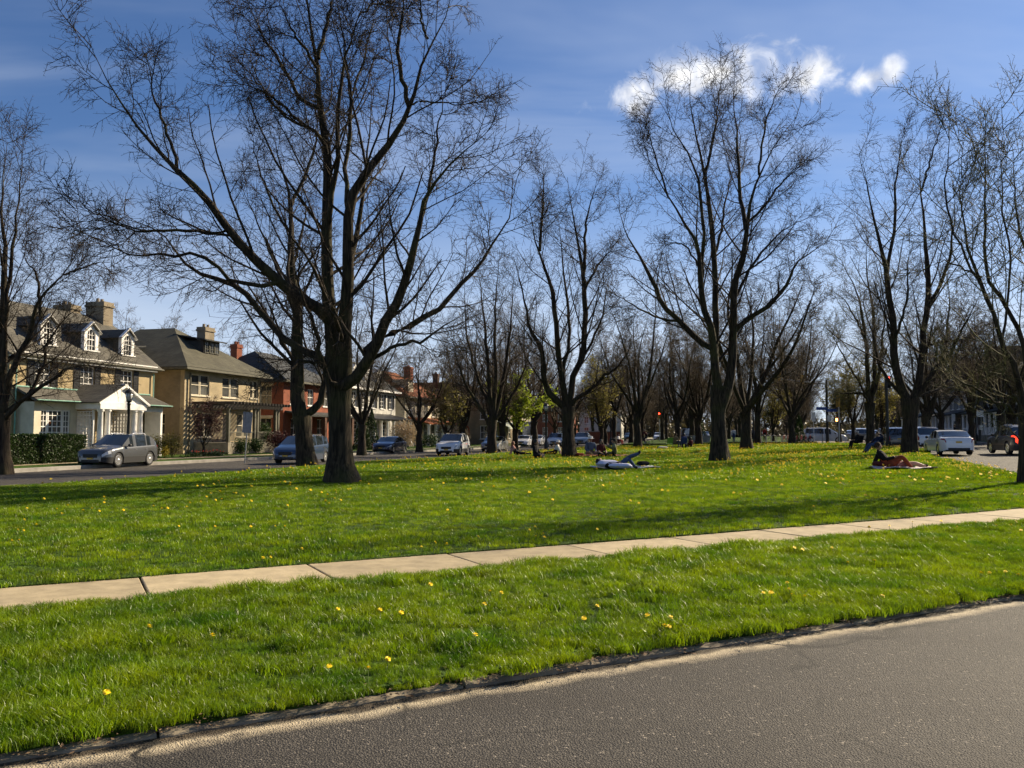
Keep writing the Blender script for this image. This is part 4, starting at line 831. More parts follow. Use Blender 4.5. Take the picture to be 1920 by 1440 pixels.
# ================================================================ houses
M['stucco'] = pmat('tan_stucco', (.40, .31, .175), (.31, .24, .13), 1.1, .9, bump=.006, bscale=25)
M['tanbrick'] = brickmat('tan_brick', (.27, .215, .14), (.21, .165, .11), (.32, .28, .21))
M['litbrick'] = brickmat('sunlit_brick', (.48, .38, .22), (.40, .31, .18), (.46, .40, .29))  # tan brick as the sunlit front shows it, light put into the colour
M['redbrick'] = brickmat('red_brick', (.30, .075, .035), (.23, .055, .028), (.25, .13, .08))
M['brownbrick'] = brickmat('brown_brick', (.115, .055, .034), (.085, .04, .026), (.12, .08, .06))
M['slate'] = brickmat('slate_roof', (.125, .115, .092), (.088, .082, .068), (.05, .046, .04), .35, .19, .012, .8, .02, 1.6)
M['darkslate'] = brickmat('dark_slate_roof', (.060, .062, .058), (.042, .044, .042), (.025, .025, .024), .35, .19, .012, .7, .02, 1.6)
M['olivesh'] = brickmat('olive_shingle_roof', (.105, .098, .066), (.078, .073, .05), (.045, .042, .032), .32, .17, .01, .85, .015, 1.7)
M['tile'] = brickmat('orange_roof_tile', (.40, .13, .045), (.30, .095, .035), (.14, .05, .025), .24, .34, .03, .75, .03, 1.5)
M['clap'] = brickmat('white_clapboard', (.62, .60, .54), (.60, .58, .52), (.40, .38, .34), 9.0, .14, .012, .6, .01)
M['greyclap'] = brickmat('grey_shingle_wall', (.20, .20, .20), (.16, .165, .17), (.09, .09, .09), .3, .15, .01, .8, .01)
M['navy'] = pmat('navy_shopfront', (.012, .022, .05), (.02, .03, .06), 2, .5)
M['awning'] = pmat('green_awning', (.30, .36, .29), (.5, .52, .44), 3, .8)
M['stonebase'] = pmat('stone_base', (.28, .25, .19), (.19, .17, .13), 3, .9, bump=.02, bscale=6)
M['olivewood'] = pmat('olive_trim', (.10, .095, .065), (.07, .066, .045), 4, .7)

class Face:
    """a wall plane in house space: origin, x direction, outward normal"""
    def __init__(s, o, ux, n): s.o, s.ux, s.n = Vector(o), Vector(ux), Vector(n)
    def p(s, x, z, d=0): return s.o+s.ux*x+Vector((0, 0, z))+s.n*d
    def slab(s, mb, x0, x1, z0, z1, d0, d1):
        c = s.p((x0+x1)/2, (z0+z1)/2, (d0+d1)/2); return mb.obox(c, s.ux*(abs(x1-x0)/2), s.n*(abs(d1-d0)/2), Vector((0, 0, abs(z1-z0)/2)))
    def wall(s, mb, x0, x1, z0, z1, ops, th=.22):
        xs = sorted({x0, x1, *[o[0] for o in ops], *[o[1] for o in ops]}); zs = sorted({z0, z1, *[o[2] for o in ops], *[o[3] for o in ops]})
        def hole(x, z): return any(o[0] < x < o[1] and o[2] < z < o[3] for o in ops)
        for a, b in zip(xs[:-1], xs[1:]):
            for c, d in zip(zs[:-1], zs[1:]):
                if not hole((a+b)/2, (c+d)/2): mb.add([s.p(a, c), s.p(b, c), s.p(b, d), s.p(a, d)], [(0, 1, 2, 3)])
        for (a, b, c, d) in ops:
            q = [(a, c), (b, c), (b, d), (a, d)]
            for i in range(4):
                e, f = q[i], q[(i+1) % 4]; mb.add([s.p(*e), s.p(*f), s.p(*f, -th), s.p(*e, -th)], [(0, 1, 2, 3)])
        return mb
def window(par, fc, x0, x1, z0, z1, nx=3, ny=4, mat=None, fr=.07, rec=.10, bar=.035, sill=True, rail=True, arch=False):
    mat = mat or M['white']; mb = MB(); S = lambda a, b, c, d, e=-rec-.03, f=-rec+.03: fc.slab(mb, a, b, c, d, e, f)
    S(x0, x0+fr, z0, z1); S(x1-fr, x1, z0, z1); S(x0+fr, x1-fr, z0, z0+fr); S(x0+fr, x1-fr, z1-fr, z1)
    if rail: S(x0+fr, x1-fr, (z0+z1)/2-fr*.4, (z0+z1)/2+fr*.4)
    for i in range(1, nx):
        x = x0+(x1-x0)*i/nx; S(x-bar/2, x+bar/2, z0+fr, z1-fr, -rec-.018, -rec+.018)
    for j in range(1, ny):
        z = z0+(z1-z0)*j/ny
        if not (rail and abs(z-(z0+z1)/2) < .05): S(x0+fr, x1-fr, z-bar/2, z+bar/2, -rec-.014, -rec+.014)
    w = mb.build('window', mat, par)
    g = MB(); g.add([fc.p(x0+.01, z0+.01, -rec-.02), fc.p(x1-.01, z0+.01, -rec-.02), fc.p(x1-.01, z1-.01, -rec-.02), fc.p(x0+.01, z1-.01, -rec-.02)], [(0, 1, 2, 3)]); g.build('pane', M['glass'], w)
    if sill: fc.slab(MB(), 0, 0, 0, 0, 0, 0); sb = MB(); fc.slab(sb, x0-.08, x1+.08, z0-.09, z0-.003, -.02, .09); sb.build('sill', mat, w)
    return w
def shutters(par, fc, x0, x1, z0, z1, w=.42, mat=None):
    for a, b in ((x0-w-.03, x0-.03), (x1+.03, x1+w+.03)):
        mb = MB(); fc.slab(mb, a, a+.05, z0, z1, .002, .05); fc.slab(mb, b-.05, b, z0, z1, .002, .05)
        n = max(4, int((z1-z0)/.16))
        for k in range(n): fc.slab(mb, a+.05, b-.05, z0+(z1-z0)*k/n+.015, z0+(z1-z0)*(k+1)/n-.015, .006, .036)
        mb.build('shutter', mat or M['black'], par)
def roof_slab(mb, quad, th=.14):
    q = [Vector(p) for p in quad]; n = (q[1]-q[0]).cross(q[2]-q[0]).normalized()
    if n.z < 0: n = -n
    k = len(q); v = q+[p-n*th for p in q]
    return mb.add(v, [tuple(range(k)), tuple(range(2*k-1, k-1, -1))]+[(i, (i+1) % k, k+(i+1) % k, k+i) for i in range(k)])
def gable_roof(par, x0, x1, y0, y1, ze, zr, mat, ov=.5, name='roof'):
    ym = (y0+y1)/2; sl = (zr-ze)/(ym-y0); e = ze-sl*ov; mb = MB()
    roof_slab(mb, [(x0-ov, y0-ov, e), (x1+ov, y0-ov, e), (x1+ov, ym, zr), (x0-ov, ym, zr)]); roof_slab(mb, [(x1+ov, y1+ov, e), (x0-ov, y1+ov, e), (x0-ov, ym+.001, zr), (x1+ov, ym+.001, zr)])
    return mb.build(name, mat, par)
def hip_roof(par, x0, x1, y0, y1, ze, zr, ra, rb, mat, ov=.55, name='roof'):
    """ra, rb: the two ridge end points (x, y)"""
    A = [(x0-ov, y0-ov, ze), (x1+ov, y0-ov, ze), (x1+ov, y1+ov, ze), (x0-ov, y1+ov, ze)]; a, b = (*ra, zr), (*rb, zr); mb = MB()
    if abs(ra[0]-rb[0]) < abs(ra[1]-rb[1]):    # ridge runs front to back
        fs = [[A[0], A[1], a], [A[1], A[2], b, a], [A[2], A[3], b], [A[3], A[0], a, b]]
    else:
        fs = [[A[0], A[1], b, a], [A[1], A[2], b], [A[2], A[3], a, b], [A[3], A[0], a]]
    for f in fs: mb.add(f, [tuple(range(len(f)))])
    mb.add([(p[0], p[1], ze-.02) for p in A], [(3, 2, 1, 0)]); r = mb.build(name, mat, par)
    fb = MB(); fb.box(x0-ov, x1+ov, y0-ov, y1+ov, ze-.2, ze-.025); fb.build('eave', M['olivewood'], par); return r
def chimney(par, x, y, z0, z1, w=1.2, d=.8, mat=None, name='chimney'):
    mb = MB(); mb.box(x-w/2, x+w/2, y-d/2, y+d/2, z0, z1-.35); mb.box(x-w/2-.08, x+w/2+.08, y-d/2-.08, y+d/2+.08, z1-.35, z1-.2); mb.box(x-w/2-.03, x+w/2+.03, y-d/2-.03, y+d/2+.03, z1-.2, z1)
    for k in (-1, 1): mb.lathe([(.13, 0), (.11, .28)], 8, (x+k*w*.22, y, z1))
    return mb.build(name, mat or M['tanbrick'], par)
def shell(par, W, D, H, mat, front=(), near=(), far=(), z0=-.2, th=.22, name='wall'):
    """four walls with openings; returns the faces"""
    F0 = Face((0, 0, 0), (1, 0, 0), (0, -1, 0)); F1 = Face((0, 0, 0), (0, 1, 0), (-1, 0, 0)); F2 = Face((W, 0, 0), (0, 1, 0), (1, 0, 0)); F3 = Face((0, D, 0), (1, 0, 0), (0, 1, 0)); mb = MB()
    F0.wall(mb, 0, W, z0, H, front, th); F1.wall(mb, 0, D, z0, H, near, th); F2.wall(mb, 0, D, z0, H, far, th); F3.wall(mb, 0, W, z0, H, (), th)
    mb.build(name, mat, par)
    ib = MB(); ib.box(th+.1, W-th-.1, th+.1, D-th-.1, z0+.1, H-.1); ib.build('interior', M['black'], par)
    return F0, F1, F2
def column(mb, x, y, z0, z1, r=.16, n=12):
    mb.lathe([(r*1.35, z0), (r*1.35, z0+.1), (r*1.05, z0+.16), (r, z0+(z1-z0)*.4), (r*.86, z1-.2), (r*1.15, z1-.14), (r*1.3, z1-.1), (r*1.3, z1)], n, (x, y, 0))
YB = .14
def on_front(px, Y): return (px-960)/F*Y
def house_empty(name, loc, label, rz=AV):
    return empty(name, (loc[0], loc[1], float(yard(loc[0], loc[1]))-.02), rz, label=label, cat='house')

# ---- colonial house with dormers and white portico
h = house_empty('colonial_house', (-28.35, 46.2), 'tan two-storey house with three white arched dormers and columned portico')
W, D, H = 12.2, 9.0, 6.3
ops = [(1.75, 2.95, 4.35, 5.85), (5.3, 6.5, 4.35, 5.85), (8.9, 10.1, 4.35, 5.85)]
gops = [(1.3, 3.3, 1.2, 3.1), (5.2, 6.5, .55, 2.9), (9.3, 10.8, 1.0, 3.0)]
F0, F1, F2 = shell(h, W, D, H, M['stucco'], ops+gops, [(3.5, 4.6, 4.3, 5.8)], [(3.5, 4.6, 4.3, 5.8)])
for o in ops: window(h, F0, *o, 3, 4); shutters(h, F0, *o, .5)
window(h, F0, *gops[0], 4, 4); window(h, F0, *gops[2], 3, 4); shutters(h, F0, *gops[2], .42)
d = MB(); F0.slab(d, 5.2, 6.5, .55, 2.9, -.16, -.1); d.build('door', M['white'], h)
window(h, F1, 3.5, 4.6, 4.3, 5.8)
mb = MB(); F0.slab(mb, -.05, W+.05, H-.42, H-.02, .003, .3); mb.build('cornice', M['white'], h)
for x in (.35, W-.15): mb = MB(); mb.bar((x, -.14, .1), (x, -.14, H-.5), .05); mb.build('downpipe', M['copper'], h)
# gable ends
for x in (0, W):
    mb = MB(); mb.prism([(0, H), (D, H), (D/2, 9.78)], x-.0 if x else 0, x-.22 if x else .22, 'x'); mb.build('gable', M['stucco'], h)
rf = gable_roof(h, 0, W, 0, D, 6.45, 9.95, M['slate'], .45)
gm = MB(); gm.bar((-.45, -.52, 6.06), (W+.45, -.52, 6.06), .05, 8); gm.build('gutter', M['olivewood'], rf)
for k, (x, y, zt) in enumerate(((W-.3, 4.4, 11.0), (W-.3, 7.2, 10.9))): chimney(rf, x, y, 7.5, zt, .95, 1.5, M['tanbrick'])
mb = MB(); mb.box(W-.6, W-.02, 5.0, 6.6, 7.5, 9.9); mb.build('parapet', M['tanbrick'], rf)
for x in (3.3, 6.8, 10.2):       # arched dormers
    dm = MB(); z0, zs, zp, yf, yb = 6.95, 8.15, 8.75, .55, 3.2
    dm.prism([(x-.62, z0-.4), (x-.36, z0-.4), (x-.36, zs), (x-.62, zs)], yf, yf+.25); dm.prism([(x+.36, z0-.4), (x+.62, z0-.4), (x+.62, zs), (x+.36, zs)], yf, yf+.25)
    arc = [(x+.36*math.cos(a), 7.95+.36*math.sin(a)) for a in np.linspace(math.pi, 0, 9)]
    dm.prism([(x-.62, 7.95)]+arc+[(x+.62, 7.95), (x+.62, zs), (x, zp-.12), (x-.62, zs)], yf+.002, yf+.2)
    dm.box(x-.36, x+.36, yf+.004, yf+.2, z0-.4, z0); dm.box(x-.7, x+.7, yf-.1, yf+.1, z0-.07, z0+.0)
    for s in (-1, 1): dm.obox((x+s*.36, yf-.02, (zs+zp)/2-.02), (.42, 0, -s*.36), (0, .12, 0), (s*.02, 0, .045))
    dn = dm.build('dormer', M['white'], rf)
    sd = MB()
    for s in (-1, 1): sd.prism([(yf+.2, z0-.4), (yf+.2, zs), (2.7, zs), (1.2, 7.0)], x+s*.6, x+s*.55, 'x')
    sd.build('cheek', M['slate'], dn)
    rs_ = MB()
    for s in (-1, 1): roof_slab(rs_, [(x, yf-.15, zp), (x+s*.8, yf-.15, zs-.06), (x+s*.8, yb, zs-.06), (x, yb, zp)], .07)
    rs_.build('dormer_roof', M['slate'], dn)
    wb = MB(); fd = Face((x, yf+.08, 0), (1, 0, 0), (0, -1, 0))
    fd.slab(wb, -.36, .36, 7.62, 7.68, -.02, .03)
    for i in (-1, 1): fd.slab(wb, i*.12-.018, i*.12+.018, z0, 8.28, -.015, .02)
    for z in (7.25, 7.95): fd.slab(wb, -.36, .36, z-.016, z+.016, -.012, .018)
    wo = wb.build('window', M['white'], dn)
    pm = MB(); pm.add([(x+q[0]-x, yf+.12, q[1]) for q in [(x-.36, z0)]+arc+[(x+.36, z0)]], [tuple(range(11))]); pm.build('pane', M['glass'], dn)
# sun-room range under a low copper-edged roof
mb = MB(); f = Face((.6, -1.2, 0), (1, 0, 0), (0, -1, 0)); f.wall(mb, 0, 3.2, 0, 3.4, [(.5, 2.7, 1.0, 2.95)]); mb.box(.6, .82, -1.19, 0, 0, 3.39); mb.build('bay_wall', M['cream'], h)
for a, b in ((.5, 1.02), (1.06, 2.14), (2.18, 2.7)): window(h, f, a, b, 1.0, 2.95, 3 if b-a > 1 else 2, 6)
mb = MB(); roof_slab(mb, [(.2, -1.75, 3.5), (W-.2, -1.75, 3.5), (W-.4, -.01, 4.25), (.4, -.01, 4.25)]); mb.build('porch_roof', M['slate'], h)
mb = MB(); mb.bar((.2, -1.78, 3.47), (W-.2, -1.78, 3.47), .035, 6); mb.bar((.4, -.08, 4.28), (W-.4, -.08, 4.28), .045, 6); mb.build('copper_flashing', M['copper'], h)
mb = MB(); mb.box(8.6, 11.6, -1.3, -1.1, 3.05, 3.42); mb.box(8.6, 8.8, -1.28, -.01, 0, 3.4); mb.box(11.4, 11.6, -1.28, -.01, 0, 3.4); mb.build('side_porch', M['white'], h)
pt = empty('portico', (0, 0, 0), parent=h)
mb = MB(); mb.box(3.7, 7.7, -3.0, -.02, -.1, .55); mb.box(4.6, 6.8, -3.5, -3.003, -.1, .36); mb.box(4.5, 6.9, -3.9, -3.503, -.1, .18); mb.build('step', M['stonebase'], pt)
for x in (3.95, 4.55, 6.85, 7.45):
    mb = MB(); column(mb, x, -2.75, .55, 3.05, .17); mb.build('column', M['white'], pt, True)
mb = MB(); mb.box(3.65, 7.75, -3.0, -.4, 3.05, 3.42); mb.build('entablature', M['white'], pt)
mb = MB(); mb.prism([(3.75, 3.43), (7.65, 3.43), (5.7, 4.45)], -2.9, -2.6); mb.obox((4.65, -2.98, 3.98), (1.18, 0, .62), (0, .14, 0), (-.04, 0, .06)); mb.obox((6.75, -2.98, 3.98), (1.18, 0, -.62), (0, .14, 0), (.04, 0, .06)); mb.build('pediment', M['white'], pt)
mb = MB(); roof_slab(mb, [(5.7, -3.1, 4.66), (3.4, -3.1, 3.46), (3.4, .3, 3.46), (5.7, .3, 4.66)], .08); roof_slab(mb, [(5.7, -3.1, 4.66), (8.0, -3.1, 3.46), (8.0, .3, 3.46), (5.7, .3, 4.66)], .08); mb.build('portico_roof', M['slate'], pt)
def lattice(par, fc, x0, x1, z0, z1, s=.22, b=.05):
    mb = MB(); n = int((x1-x0)/s); m = int((z1-z0)/s)
    for i in range(n+1): x = x0+(x1-x0)*i/n; fc.slab(mb, x-b/2, x+b/2, z0, z1, -.02, .02)
    for j in range(m+1): z = z0+(z1-z0)*j/m; fc.slab(mb, x0, x1, z-b/2, z+b/2, -.035, -.001)
    fc.slab(mb, x0-.1, x0, z0-.1, z1+.1, -.06, .06); fc.slab(mb, x1, x1+.1, z0-.1, z1+.1, -.06, .06); return mb.build('lattice', M['white'], par)
lattice(pt, Face((3.85, 0, 0), (0, -1, 0), (-1, 0, 0)), .5, 2.3, .8, 2.9); lattice(pt, Face((7.6, 0, 0), (0, -1, 0), (-1, 0, 0)), .5, 2.3, .8, 2.9)

# ---- brick house with hipped roof and pergola porch
h = house_empty('brick_house', (-24.52, 61.4), 'tan brick house with steep hipped roof and dark timber pergola porch')
W, D, H = 10.6, 11.0, 6.45
ops = [(.8, 3.1, 4.5, 6.1), (4.85, 7.15, 4.5, 6.1), (8.9, 10.1, 4.6, 6.1)]; gops = [(1.6, 3.6, 1.3, 3.2), (5.0, 6.1, .9, 3.1), (7.0, 9.0, 1.3, 3.2)]
nops = [(1.6, 2.7, 1.5, 3.1), (6.5, 7.6, 4.4, 5.9)]
F0, F1, F2 = shell(h, W, D, H, M['litbrick'], ops+gops, nops)
# near side in the darker tan tone: its shade is put into the colour
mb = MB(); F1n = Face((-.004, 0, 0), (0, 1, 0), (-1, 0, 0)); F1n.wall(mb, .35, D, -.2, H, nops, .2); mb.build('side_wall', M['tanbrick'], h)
for o in ops+[gops[0], gops[2]]:
    m_ = (o[0]+o[1])/2; window(h, F0, o[0], m_-.04, o[2], o[3], 1, 2, M['cream']); window(h, F0, m_+.04, o[1], o[2], o[3], 1, 2, M['cream'])
for o in nops: window(h, F1, *o, 1, 2, M['cream'])
d = MB(); F0.slab(d, 5.0, 6.1, .9, 3.1, -.16, -.1); d.build('door', M['dark'], h)
for x in (.5, W-.3): mb = MB(); mb.bar((x, -.14, .1), (x, -.14, H-.3), .07); mb.build('downpipe', M['olivewood'], h)
rf = hip_roof(h, 0, W, 0, D, 6.55, 10.3, (5.3, 4.9), (5.3, 8.2), M['olivesh'], .75)
chimney(rf, 7.7, 3.6, 7.5, 10.6, 1.3, .8)
dm = MB(); x0, x1, yf = 4.4, 6.6, 1.5
dm.box(x0, x1, yf, yf+.25, 7.7, 9.15); dm.build('dormer', M['dark'], rf)
fd = Face((x0, yf, 0), (1, 0, 0), (0, -1, 0))
for a in (.1, .8, 1.5): window(kids(rf)[-1] if False else rf, Face((x0, yf-.06, 0), (1, 0, 0), (0, -1, 0)), a, a+.6, 8.12, 9.05, 2, 3, M['olivewood'], .05, .02, .03, False, False)
mb = MB(); mb.prism([(yf+.25, 7.7), (yf+.25, 9.1), (3.4, 9.1), (1.9, 8.2)], x0, x0+.15, 'x'); mb.prism([(yf+.25, 7.7), (yf+.25, 9.1), (3.4, 9.1), (1.9, 8.2)], x1-.15, x1, 'x'); mb.build('cheek', M['darkslate'], rf)
mb = MB(); roof_slab(mb, [(x0-.4, yf-.45, 9.16), (x1+.4, yf-.45, 9.16), (x1+.2, 4.2, 9.7), (x0-.2, 4.2, 9.7)], .1); mb.build('dormer_roof', M['darkslate'], rf)
mb = MB(); mb.box(-1.9, -.02, 5.2, 7.4, 6.6, 7.9); mb.build('side_dormer', M['cream'], rf)
mb = MB(); roof_slab(mb, [(-2.2, 5.0, 7.92), (-2.2, 7.6, 7.92), (2.0, 7.6, 8.5), (2.0, 5.0, 8.5)], .1); mb.build('dormer_roof', M['darkslate'], rf)
pg = empty('pergola', (0, 0, 0), parent=h)
mb = MB(); mb.box(1.2, 9.0, -3.0, -.02, -.2, .9); mb.build('porch_base', M['stonebase'], pg)
for x in (1.5, 5.1, 5.5, 8.3, 8.7):
    mb = MB(); mb.box(x-.11, x+.11, -2.9, -2.68, .9, 3.55); mb.build('post', M['olivewood'], pg)
for y in (-2.79, -.3):
    mb = MB(); mb.box(.9, 9.4, y-.07, y+.07, 3.55, 3.8); mb.build('beam', M['dark'], pg)
rm = MB().box(-.045, .045, -3.6, -.03, 3.8, 4.0).mesh('rafter'); rm.materials.append(M['dark'])
for k in range(19): o = mobj('rafter', rm, None, pg); o.location = (1.0+k*.46, 0, 0)
mb = MB(); mb.box(1.6, 5.0, -2.83, -2.75, 1.65, 1.73); mb.box(1.6, 5.0, -2.83, -2.75, 1.0, 1.06); mb.box(5.6, 8.2, -2.83, -2.75, 1.65, 1.73); mb.box(5.6, 8.2, -2.83, -2.75, 1.0, 1.06)
for k in range(20): mb.box(1.7+k*.17, 1.75+k*.17, -2.81, -2.77, 1.06, 1.65)
for k in range(15): mb.box(5.65+k*.17, 5.7+k*.17, -2.81, -2.77, 1.06, 1.65)
mb.build('railing', M['olivewood'], pg)

# ---- red brick house
h = house_empty('brick_house', (-21.0, 75.4), 'red brick house with grey roof between the pergola house and the white house')
W, D, H = 10.2, 10.0, 6.4
ops = [(1.2, 2.3, 4.3, 5.9), (4.6, 5.8, 4.3, 5.9), (7.8, 9.0, 4.3, 5.9)]; gops = [(1.4, 2.8, 1.2, 3.0), (6.6, 8.2, 1.2, 3.0)]; nops = [(1.2, 2.4, 4.2, 6.0), (1.2, 2.4, 1.1, 3.0), (5.5, 6.6, 4.2, 5.9)]
F0, F1, F2 = shell(h, W, D, H, M['redbrick'], ops+gops, nops)
for o in ops+gops: window(h, F0, *o, 2, 2)
for o in nops:
    window(h, F1, *o, 2, 2, M['cream']); mb = MB(); F1.slab(mb, o[0]-.15, o[1]+.15, o[3]+.01, o[3]+.25, .003, .05); mb.build('lintel', M['cream'], h)
mb = MB(); roof_slab(mb, [(.3, -2.6, 3.3), (W-.3, -2.6, 3.3), (W-.3, -.01, 3.7), (.3, -.01, 3.7)], .16); mb.build('porch_roof', M['darkslate'], h)
for x in (.6, 3.6, 6.6, 9.6): mb = MB(); mb.box(x-.2, x+.2, -2.5, -2.1, 0, 3.25); mb.build('post', M['brownbrick'], h)
mb = MB(); mb.box(.3, W-.3, -2.55, -.02, -.2, .6); mb.build('porch_base', M['brownbrick'], h)
rf = hip_roof(h, 0, W, 0, D, 6.5, 9.6, (3.2, 5), (7, 5), M['darkslate'], .7); chimney(rf, 2.4, 6.5, 7.6, 10.2, .9, .7, M['redbrick'])

# ---- white house with pillared porch
h = house_empty('clapboard_house', (-17.7, 88.5), 'white clapboard house with black porch roof on white pillars')
W, D, H = 13.5, 9.5, 6.9
ops = [(1.0+k*2.6, 2.2+k*2.6, 4.5, 6.2) for k in range(5)]; gops = [(1.0, 2.6, 1.2, 3.0), (4.2, 5.8, 1.2, 3.0), (7.2, 8.4, .5, 2.9), (9.6, 11.4, 1.2, 3.0)]; nops = [(2, 3.2, 4.5, 6.2), (6, 7.2, 4.5, 6.2), (2, 3.2, 1.2, 3.0)]
F0, F1, F2 = shell(h, W, D, H, M['clap'], ops+gops, nops)
for o in ops: window(h, F0, *o, 2, 4); shutters(h, F0, *o, .38)
for o in gops: window(h, F0, *o, 2, 4)
for o in nops: window(h, F1, *o, 2, 4)
rf = gable_roof(h, 0, W, 0, D, 7.0, 10.4, M['darkslate'], .5)
for x in (0, W): mb = MB(); mb.prism([(0, H), (D, H), (D/2, 10.2)], x if x else 0, x-.2 if x else .2, 'x'); mb.build('gable', M['clap'], h)
for x in (3.4, 6.8, 10.2):
    mb = MB(); mb.box(x-.65, x+.65, .8, 2.8, 7.3, 8.8); mb.prism([(x-.8, 8.8), (x+.8, 8.8), (x, 9.35)], .7, 3.2); dn = mb.build('dormer', M['clap'], rf)
    window(rf, Face((x-.45, .795, 0), (1, 0, 0), (0, -1, 0)), 0, .9, 7.55, 8.7, 2, 4, None, .06, -.03)
mb = MB(); mb.box(-.55, W+.55, -.62, -.4, 6.45, 6.68); mb.build('gutter', M['white'], h)
mb = MB(); roof_slab(mb, [(1.0, -2.8, 3.2), (12.6, -2.8, 3.2), (12.0, -.01, 3.9), (1.6, -.01, 3.9)], .2); mb.build('porch_roof', M['black'], h)
for k in range(7): mb = MB(); column(mb, 1.4+k*1.8, -2.5, .4, 3.05, .17); mb.build('column', M['white'], h, True)
mb = MB(); mb.box(1.0, 12.6, -2.8, -.02, -.2, .4); mb.build('porch_base', M['stonebase'], h)

# ---- house with orange tiled roof
h = house_empty('tiled_house', (-13.6, 104), 'cream house with orange tiled roofs and a brick chimney')
W, D, H = 14.0, 10.0, 6.2
ops = [(1.2+k*3, 2.6+k*3, 3.9, 5.4) for k in range(4)]; gops = [(1.2+k*3, 2.6+k*3, .9, 2.9) for k in range(4)]; nops = [(2, 3.2, 3.9, 5.4), (6, 7.2, 3.9, 5.4), (2, 3.4, .9, 2.7)]
F0, F1, F2 = shell(h, W, D, H, M['cream'], ops+gops, nops)
for o in ops+gops: window(h, F0, *o, 2, 2)
for o in nops: window(h, F1, *o, 2, 2)
rf = hip_roof(h, 0, W, 0, D, 6.3, 10.0, (4.5, 5), (9.5, 5), M['tile'], .8); chimney(rf, 11.5, 4, 7.4, 11.0, 1.2, 1.0, M['redbrick'])
mb = MB(); mb.box(2.0, 3.8, .3, 2.5, 7.0, 8.6); mb.build('dormer', M['cream'], rf); mb = MB(); roof_slab(mb, [(1.7, 0, 8.62), (4.1, 0, 8.62), (4.1, 4.0, 9.5), (1.7, 4.0, 9.5)], .1); mb.build('dormer_roof', M['tile'], rf)
mb = MB(); roof_slab(mb, [(1, -3.0, 2.9), (13, -3.0, 2.9), (13, -.01, 3.7), (1, -.01, 3.7)], .15); mb.build('porch_roof', M['tile'], h)
for k in range(5): mb = MB(); column(mb, 1.5+k*2.75, -2.7, 0, 2.75, .2); mb.build('column', M['white'], h, True)

# ---- brown brick block, awning building, navy shop, far houses
def block(name, loc, W, D, H, mat, label, rz=AV, rows=((.9, 2.7), (3.9, 5.5)), nf=4, ns=3, wmat=None, roof=None, trim=None, wn=(2, 2)):
    h = house_empty(name, loc, label, rz); fo = [(W*(k+.5)/nf-.6, W*(k+.5)/nf+.6, a, b) for k in range(nf) for a, b in rows if b < H]; so = [(D*(k+.5)/ns-.55, D*(k+.5)/ns+.55, a, b) for k in range(ns) for a, b in rows if b < H]
    F0, F1, F2 = shell(h, W, D, H, mat, fo, so)
    for o in fo: window(h, F0, *o, *wn, wmat)
    for o in so: window(h, F1, *o, *wn, wmat)
    if roof is None:
        mb = MB(); mb.box(-.15, W+.15, -.15, D+.15, H-.05, H+.35); mb.build('parapet', trim or mat, h); mb = MB(); mb.box(.2, W-.2, .2, D-.2, H+.351, H+.37); mb.build('roof', M['darkslate'], h)
    elif roof[0] == 'hip': rf = hip_roof(h, 0, W, 0, D, H+.05, roof[1], (W*.3, D/2), (W*.7, D/2), roof[2], .6)
    else:
        rf = gable_roof(h, 0, W, 0, D, H+.1, roof[1], roof[2], .5)
        for x in (0, W): mb = MB(); mb.prism([(0, H), (D, H), (D/2, roof[1]-.25)], x if x else 0, x-.2 if x else .2, 'x'); mb.build('gable', mat, h)
    return h, F0, F1
h, f, f1 = block('brick_block', (-9.2, 121), 14, 13, 8.8, M['brownbrick'], 'dark brown brick block with flat roof beyond the tiled house', rows=((1, 3), (4.2, 6.0), (6.6, 8.2)), nf=4, ns=3)
chimney(h, 2.5, 3, 8.9, 10.6, .8, .8, M['brownbrick'])
h, f, f1 = block('stone_building', (-2.6, 118), 11, 9, 5.6, M['tanbrick'], 'low tan building with a pale striped awning behind the parked sedans', rows=((.8, 2.7), (3.6, 5.0)), nf=3, ns=3)
mb = MB()
for k in range(9): roof_slab(mb, [(1+k*1.0, -1.9, 2.5), (1.94+k*1.0, -1.9, 2.5), (1.94+k*1.0, -.02, 3.4), (1+k*1.0, -.02, 3.4)], .03)
mb.box(1, 9.94, -1.92, -1.88, 2.2, 2.49); mb.build('awning', M['awning'], h)
arch = [(.9*math.cos(a), 2.0+.9*math.sin(a)) for a in np.linspace(0, math.pi, 12)]; arch2 = [(.65*q[0]/.9, 2.0+(q[1]-2.0)*.65/.9) for q in arch]
mb = MB(); mb.prism([(4.5-.9, 0)]+[(4.5+q[0], q[1]) for q in arch[::-1]]+[(4.5+.9, 0), (4.5+.65, 0)]+[(4.5+q[0], q[1]) for q in arch2]+[(4.5-.65, 0)], -.12, .02, 'x'); mb.build('arch', M['redbrick'], h)
h, f, f1 = block('corner_shop', (1.6, 131), 10, 9.5, 7.4, M['cream'], 'navy corner shop with half-timbered upper storey behind the parked cars', rows=((4.6, 6.4),), nf=3, ns=3, roof=('gable', 10.2, M['darkslate']))
mb = MB(); mb.box(-.12, 10.1, -.12, 9.6, -.2, 3.5); mb.build('shopfront', M['navy'], h)
for k in range(3):
    mb = MB(); mb.box(-.16, -.10, .6+k*3.0, 3.0+k*3.0, .7, 2.7); mb.build('shop_window', M['glass'], h)
mb = MB()
for y in np.linspace(.1, 9.4, 8): mb.box(-.05, .1, y-.09, y+.09, 3.5, 7.4)
for z in (3.6, 5.3, 7.25): mb.box(-.055, .1, 0, 9.5, z-.1, z+.1)
mb.build('timber', M['dark'], h)
